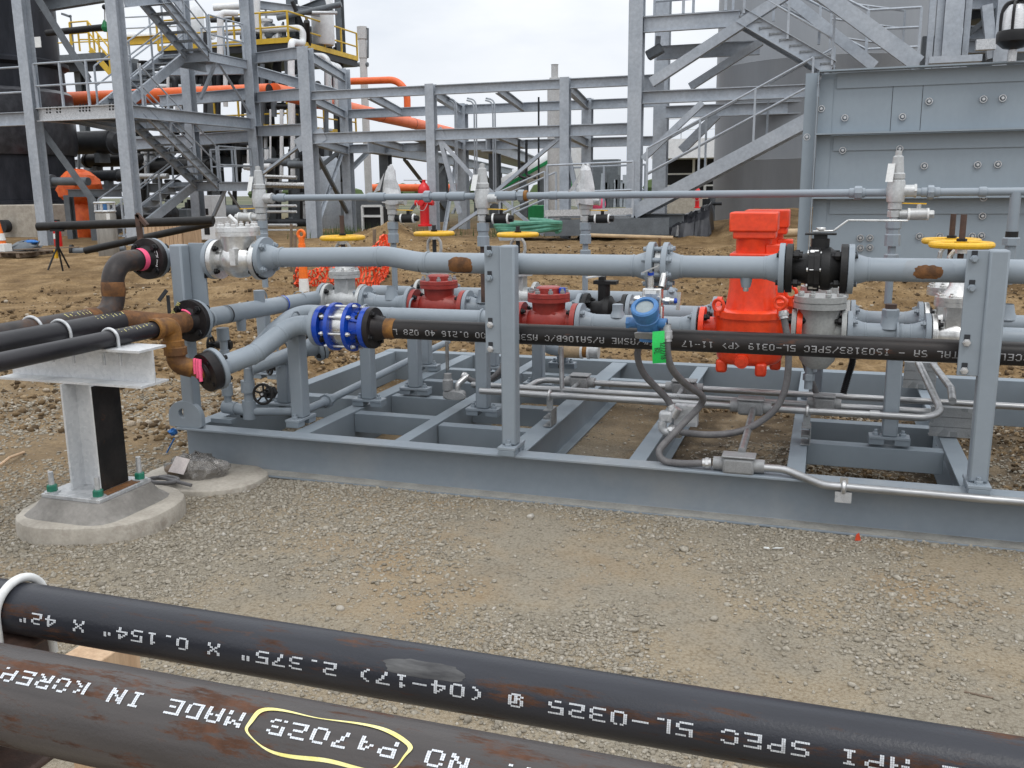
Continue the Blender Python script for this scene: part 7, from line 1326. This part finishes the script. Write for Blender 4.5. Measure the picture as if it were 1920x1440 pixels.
# cone, pallet, boards
q = P(3, 470, Z=.0); t = thing('traffic_cone', 'orange traffic cone with white band at the left edge', 'cone', q); MB().lathe([(0, .2), (.02, .2), (.03, .15), (.72, .035), (.74, 0)], q, ezv, 18).build('cone', 'orange_cone', t); MB().lathe([(.25, .128), (.42, .098)], q+V((0, 0, .002)), ezv, 18).build('white_band', 'white_paint', t)
q = P(38, 480, Z=.03); t = thing('pallet', 'weathered wooden pallet with boards and blue scraps on top', 'pallet', q); mb = MB()
for k in range(3): MB().box(q+V((-.55+.5*k, 0, .05)), (.09, 1.0, .09)).build('bearer', 'wood_dark', t)
for k in range(6): MB().box(q+V((0, -.45+.18*k, .105)), (1.25, .12, .018)).build('board', 'wood_dark', t)
MB().box(q+V((-.1, -.3, .2)), (.22, .2, .16)).build('white_box', 'white_paint', t); mb = MB().ball(q+V((.1, .1, .2)), .25, 14, (1.5, .8, .45)); rg = random.Random(5); mb.v = [tuple(V(v)+V((rg.uniform(-1, 1),)*3)*.05) for v in mb.v]; mb.build('scrap_heap', 'mid_steel', t); MB().bar(q+V((.2, -.3, .16)), q+V((1.5, .1, .2)), .15, .02, (0, 0, 1)).build('plank', 'wood_dark', t); MB().ball(q+V((.25, .1, .3)), .12, 12, (1.4, 1, .4)).build('blue_scrap', 'blue_rag', t)
# pipe stand with the two long black pipes
gd = gz(-11, 11.3); s0 = P(112, 508, Z=gd); t = thing('pipe_stand', 'black folding tripod pipe stand under the long black pipe', 'stand', s0); tp = P(107, 432, Y=s0.y)
for px, py in ((90, 506), (118, 508), (130, 502)): MB().cyl(P(px, py, Y=s0.y+(px-112)*.01), P(108, 460, Y=s0.y), .014, 8).build('leg', 'black_iron', t)
MB().cyl(P(108, 468, Y=s0.y), tp, .03, 10).build('mast', 'black_iron', t); MB().bar(tp+V((-.12, 0, 0)), tp+V((.12, 0, 0)), .05, .03).build('head', 'black_iron', t); MB().box(P(105, 476, Y=s0.y), (.04, .04, .14)).build('yellow_clip', 'yellow_paint', t)
yp = s0.y; a = P(71, 425, Y=yp); b = P(400, 413, Y=yp+.5); t = thing('loose_pipe', 'long black pipe lying level on a tripod stand in the left middle distance', 'pipe', a); MB().cyl(a, b, .066, 20).build('pipe', 'black_iron', t); MB().lathe([(-.003, .05), (-.003, .066)], a, (a-b), 20).build('pipe_end', 'dark_steel', t)
c_ = P(160, 470, Y=yp+1.2); d_ = P(398, 418, Y=yp+1.6); t = thing('loose_pipe', 'second long black pipe sloping up to the right behind the level one', 'pipe', c_); MB().cyl(c_, d_, .06, 18).build('pipe', 'black_iron', t)
a = P(259, 402, Y=yp-.6); t = thing('bracket_post', 'dark upright angle bracket standing right of the black flange elbow', 'bracket', P(263, 448, Y=yp-.6)); MB().bar(P(264, 452, Y=yp-.6), P(258, 402, Y=yp-.6), .07, .05).bar(P(257, 401, Y=yp-.6), P(276, 423, Y=yp-.6), .05, .05).build('angle', 'rust_brown_steel', t)
# fire extinguisher, gas dewar, loose flanged pipe, crate, cabinets
q = P(110, 462, Y=17.5); t = thing('fire_extinguisher', 'red fire extinguisher with white label at the foot of the tower', 'extinguisher', q); MB().lathe([(0, .0), (0, .085), (.02, .09), (.44, .09), (.5, .05), (.52, .025), (.58, .025), (.58, 0)], q, ezv, 18).build('cylinder', 'hydrant_red', t); MB().lathe([(.18, .0915), (.30, .0915)], q, ezv, 18, arc=2.2, a0=3.6).build('label', 'white_paint', t); MB().box(q+V((.03, 0, .6)), (.14, .03, .04)).build('handle', 'black_iron', t)
q = P(206, 486, Z=.06); hh = P(202, 380, Y=q.y).z-q.z; r = 18*mpx(q); t = thing('gas_dewar', 'tall stainless gas dewar with open ring handle behind the rusty elbow', 'gas cylinder', q); MB().lathe([(0, 0), (0, r), (.03, r*1.03), (hh*.80, r), (hh*.85, r*.85), (hh*.86, 0)], q, ezv, 28).build('shell', 'dewar_steel', t); MB().torus(q+V((0, 0, hh)), ezv, r*.95, .025, 24, 6).torus(q+V((0, 0, hh*.85)), ezv, r*.95, .025, 24, 6).build('ring_handle', 'galv', t)
for a in (.3, 1.9, 3.5, 5.1): MB().bar(q+V((r*.95*math.cos(a), r*.95*math.sin(a), hh*.83)), q+V((r*.95*math.cos(a), r*.95*math.sin(a), hh)), .05, .02).build('handle_post', 'galv', t)
MB().cyl(q+V((0, 0, hh*.85)), q+V((0, 0, hh*.98)), .04, 10).build('valve', 'blue_paint', t); MB().box(q+V((r*.8, -r*.65, hh*.7)), (.1, .02, .25)).build('label', 'white_paint', t); MB().box(q+V((0, 0, -.03)), (r*2.4, r*2.4, .06)).build('pallet_base', 'wood', t)
q = P(136, 472, Y=16.5); q.z = max(q.z, .1); t = thing('loose_pipe', 'short grey pipe with black flange lying on the earth by the dewar', 'pipe', q); MB().cyl(q, q+V((1.0, .5, .05)), .075, 16).build('pipe', 'mid_steel', t); MB().lathe([(-.03, .08), (-.03, .155), (.02, .155), (.02, .07)], q, (1, .5, .05), 24).build('flange', 'black_iron', t)
q = P(308, 463, Y=19.2); t = thing('wooden_crate', 'pale plank crate behind the sloping black pipe', 'crate', q); w = 84*mpx(q); mb = MB(); 
for k in range(9): MB().box(q+V((-w/2+w*(k+.5)/9, 0, .30)), (w/9-.015, .04, .72)).build('plank', 'wood', t)
MB().box(q+V((0, .4, .3)), (w, .7, .7)).build('box', 'wood', t)
def cabinet(label, px0, px1, py0, py1, Y, ma, win=None):
    a = P(px0, py1, Y=Y); b = P(px1, py0, Y=Y); t = thing('cabinet', label, 'cabinet', a); MB().span((a.x, Y, a.z), (b.x, Y+.8, b.z)).build('box', ma, t, bevel=.02)
    if win: c0 = P(win[0], win[3], Y=Y-.005); c1 = P(win[1], win[2], Y=Y-.005); MB().span((c0.x, Y-.01, c0.z), (c1.x, Y+.01, c1.z)).build('window', 'black_iron', t)
    return t
cabinet('white equipment cabinet with small dark window under the left stair landing', 367, 395, 366, 412, 27, 'white_insul', (383, 390, 391, 403)); cabinet('pale box cabinet near the ground right of the plank crate', 369, 402, 408, 450, 22, 'white_insul', (384, 392, 418, 440)); cabinet('dark generator box under the left stairs', 330, 350, 392, 440, 28, 'mid_steel')
cabinet('wide dark equipment housing behind the left rack column', 640, 720, 372, 430, 30, 'mid_steel'); cabinet('dark green machine behind the rack, right of the hydrant', 990, 1050, 385, 430, 34, 'green_paint')
t = cabinet('white framed open panel standing left of the bagged relief valve', 682, 716, 388, 436, 23, 'black_iron'); q0 = P(682, 438, Y=22.95); q1 = P(716, 386, Y=22.95)
for x in (q0.x, q1.x): MB().span((x-.03, 22.9, q0.z), (x+.03, 22.96, q1.z)).build('frame_bar', 'white_paint', t)
for z in (q0.z, (q0.z+q1.z)/2+.1, q1.z): MB().span((q0.x, 22.89, z-.03), (q1.x, 22.95, z+.03)).build('frame_bar', 'white_paint', t)
# conveyor
a = P(905, 375, Y=38); b = P(1062, 285, Y=38); t = thing('conveyor_tube', 'white sloping conveyor tube with green stripe behind the rack', 'conveyor', a); MB().cyl(a, b, .42, 16).build('tube', 'white_insul', t); d = (b-a).normalized(); MB().bar(a+V((0, -.45, -.05)), b+V((0, -.45, -.05)), .03, .14, (0, 0, 1)).build('green_stripe', 'green_paint', t); MB().cyl(P(1062, 292, Y=38), P(1076, 300, Y=38), .55, 16).build('head', 'white_insul', t)
t = thing('silo', 'slanting white hopper with small red lettering behind the rack', 'hopper', P(1080, 300, Y=36)); MB().cyl(P(1092, 275, Y=36), P(1074, 385, Y=36), .42, 16).build('shell', 'white_insul', t)
p = P(1063, 345, Y=35); MB().box(p, (.35, .4, .5)).build('green_motor', 'green_paint', t)
for px, py in ((1135, 385), (1160, 388)): pass
rg = random.Random(31)
for i in range(9):
    px = 1128+i*6.2; t_ = thing('far_post', 'thin far steel post in the haze beyond the walkway', 'post', P(px, 385, Y=60), 'far steel posts'); MB().ibeam(P(px, 392, Y=60), P(px-rg.uniform(-4, 6), rg.uniform(322, 350), Y=60), .25, .25, .03, .03).build('post', rg.choice(('mid_steel', 'galv_beam')), t_)
t = thing('far_steelwork', 'distant low steel frame on the horizon right of the walkway', 'steel frame', P(1150, 345, Y=70)); beam(t, P(1122, 352, Y=70), P(1190, 350, Y=70), .4, .3, 'mid_steel'); beam(t, P(1122, 340, Y=72), P(1190, 342, Y=72), .3, .3, 'galv_beam'); MB().box(P(1135, 340, Y=66), (2.0, 1, 3)).build('tower', 'mid_steel', t)
q = P(1122, 383, Y=38); t = thing('pink_bundle', 'small pink wrapped bundle beyond the walkway', 'bundle', q); MB().ball(q, .35, 12, (.9, .7, 1.1)).build('bundle', 'pink_tape', t)
# plastic-covered heap and loose pipes on the right
a = P(1285, 440, Y=21); t = thing('covered_heap', 'low heap under crumpled black plastic sheet beyond the skid', 'heap', a); rg = random.Random(15); mb = MB(); n1_, n2_ = 26, 10; w = 100*mpx(a)
for j in range(n2_+1):
    for i in range(n1_+1):
        u = i/n1_; v = j/n2_; h = (.25+.5*u)*math.sin(math.pi*min(1, v*1.15))**.6*(1 if i not in (0, n1_) else .2); mb.v.append((a.x-w/2+w*u+rg.uniform(-.03, .03), a.y-.6+1.4*v+rg.uniform(-.03, .03), a.z-.03+h+rg.uniform(-.03, .03)))
for j in range(n2_):
    for i in range(n1_): o = j*(n1_+1)+i; mb.f.append((o, o+1, o+n1_+2, o+n1_+1))
mb.build('sheet', 'black_sheet', t, sharp=15); a2 = P(1090, 442, Y=21.5)
t2 = clone(t, (a2.x+.6, a2.y, a2.z-.1), label='low heap under black plastic sheet below the walkway'); 
t = thing('loose_pipe', 'tan cardboard-coloured pipe lying on the earth left of the steel wall', 'pipe', P(1460, 438, Y=17)); MB().cyl(P(1432, 438, Y=17), P(1505, 436, Y=17.6), .075, 14).build('pipe', 'tan_paper', t)
t = thing('loose_pipe', 'long thin tan pole lying on the earth in front of the right stair column', 'pipe', P(1180, 446, Y=19)); MB().cyl(P(1105, 441, Y=19), P(1262, 446, Y=19), .04, 10).build('pipe', 'tan_paper', t)
t = thing('cable_loop', 'black cable looping on the ground at the tank foot', 'cable', P(1320, 440, Y=22)); MB().sweep(smooth_path([P(1300, 445, Y=22), P(1312, 434, Y=22), P(1328, 433, Y=22), P(1342, 444, Y=22)], 6), .045, 8).build('cable', 'black_rubber', t)
# ragged grass at the rack feet
gs = MB(); rg = random.Random(77)
for i in range(900):
    c0 = rg.choice(((-10.6, 22.2, 2.2), (-7.2, 22.5, 1.4), (-12.0, 22, 1.0), (-5.6, 24, .9))); x = c0[0]+rg.gauss(0, c0[2]*.5); y = c0[1]+rg.gauss(0, .5); z = gz(x, y); h = rg.uniform(.1, .38); a = rg.uniform(0, 6.28); d = V((math.cos(a), math.sin(a), 0)); p = V((x, y, z-.02)); gs.add([p-d*.012, p+d*.012, p+d*.05*rg.uniform(-1, 1)+V((rg.uniform(-.08, .08), 0, h))], [(0, 1, 2)])
gs.build('grass', 'grass_green', None, kind='stuff')
# far treeline on the horizon
mb = MB(); rg = random.Random(5); n_ = 90
for i in range(n_):
    x = -150+i*3.4; y = 230+rg.uniform(-12, 12); mb.ball((x, y, rg.uniform(.5, 1.6)), rg.uniform(2, 3.6), 8, (1.2, 1, .8))
mb.build('far_treeline', 'grass_green', None, kind='stuff')
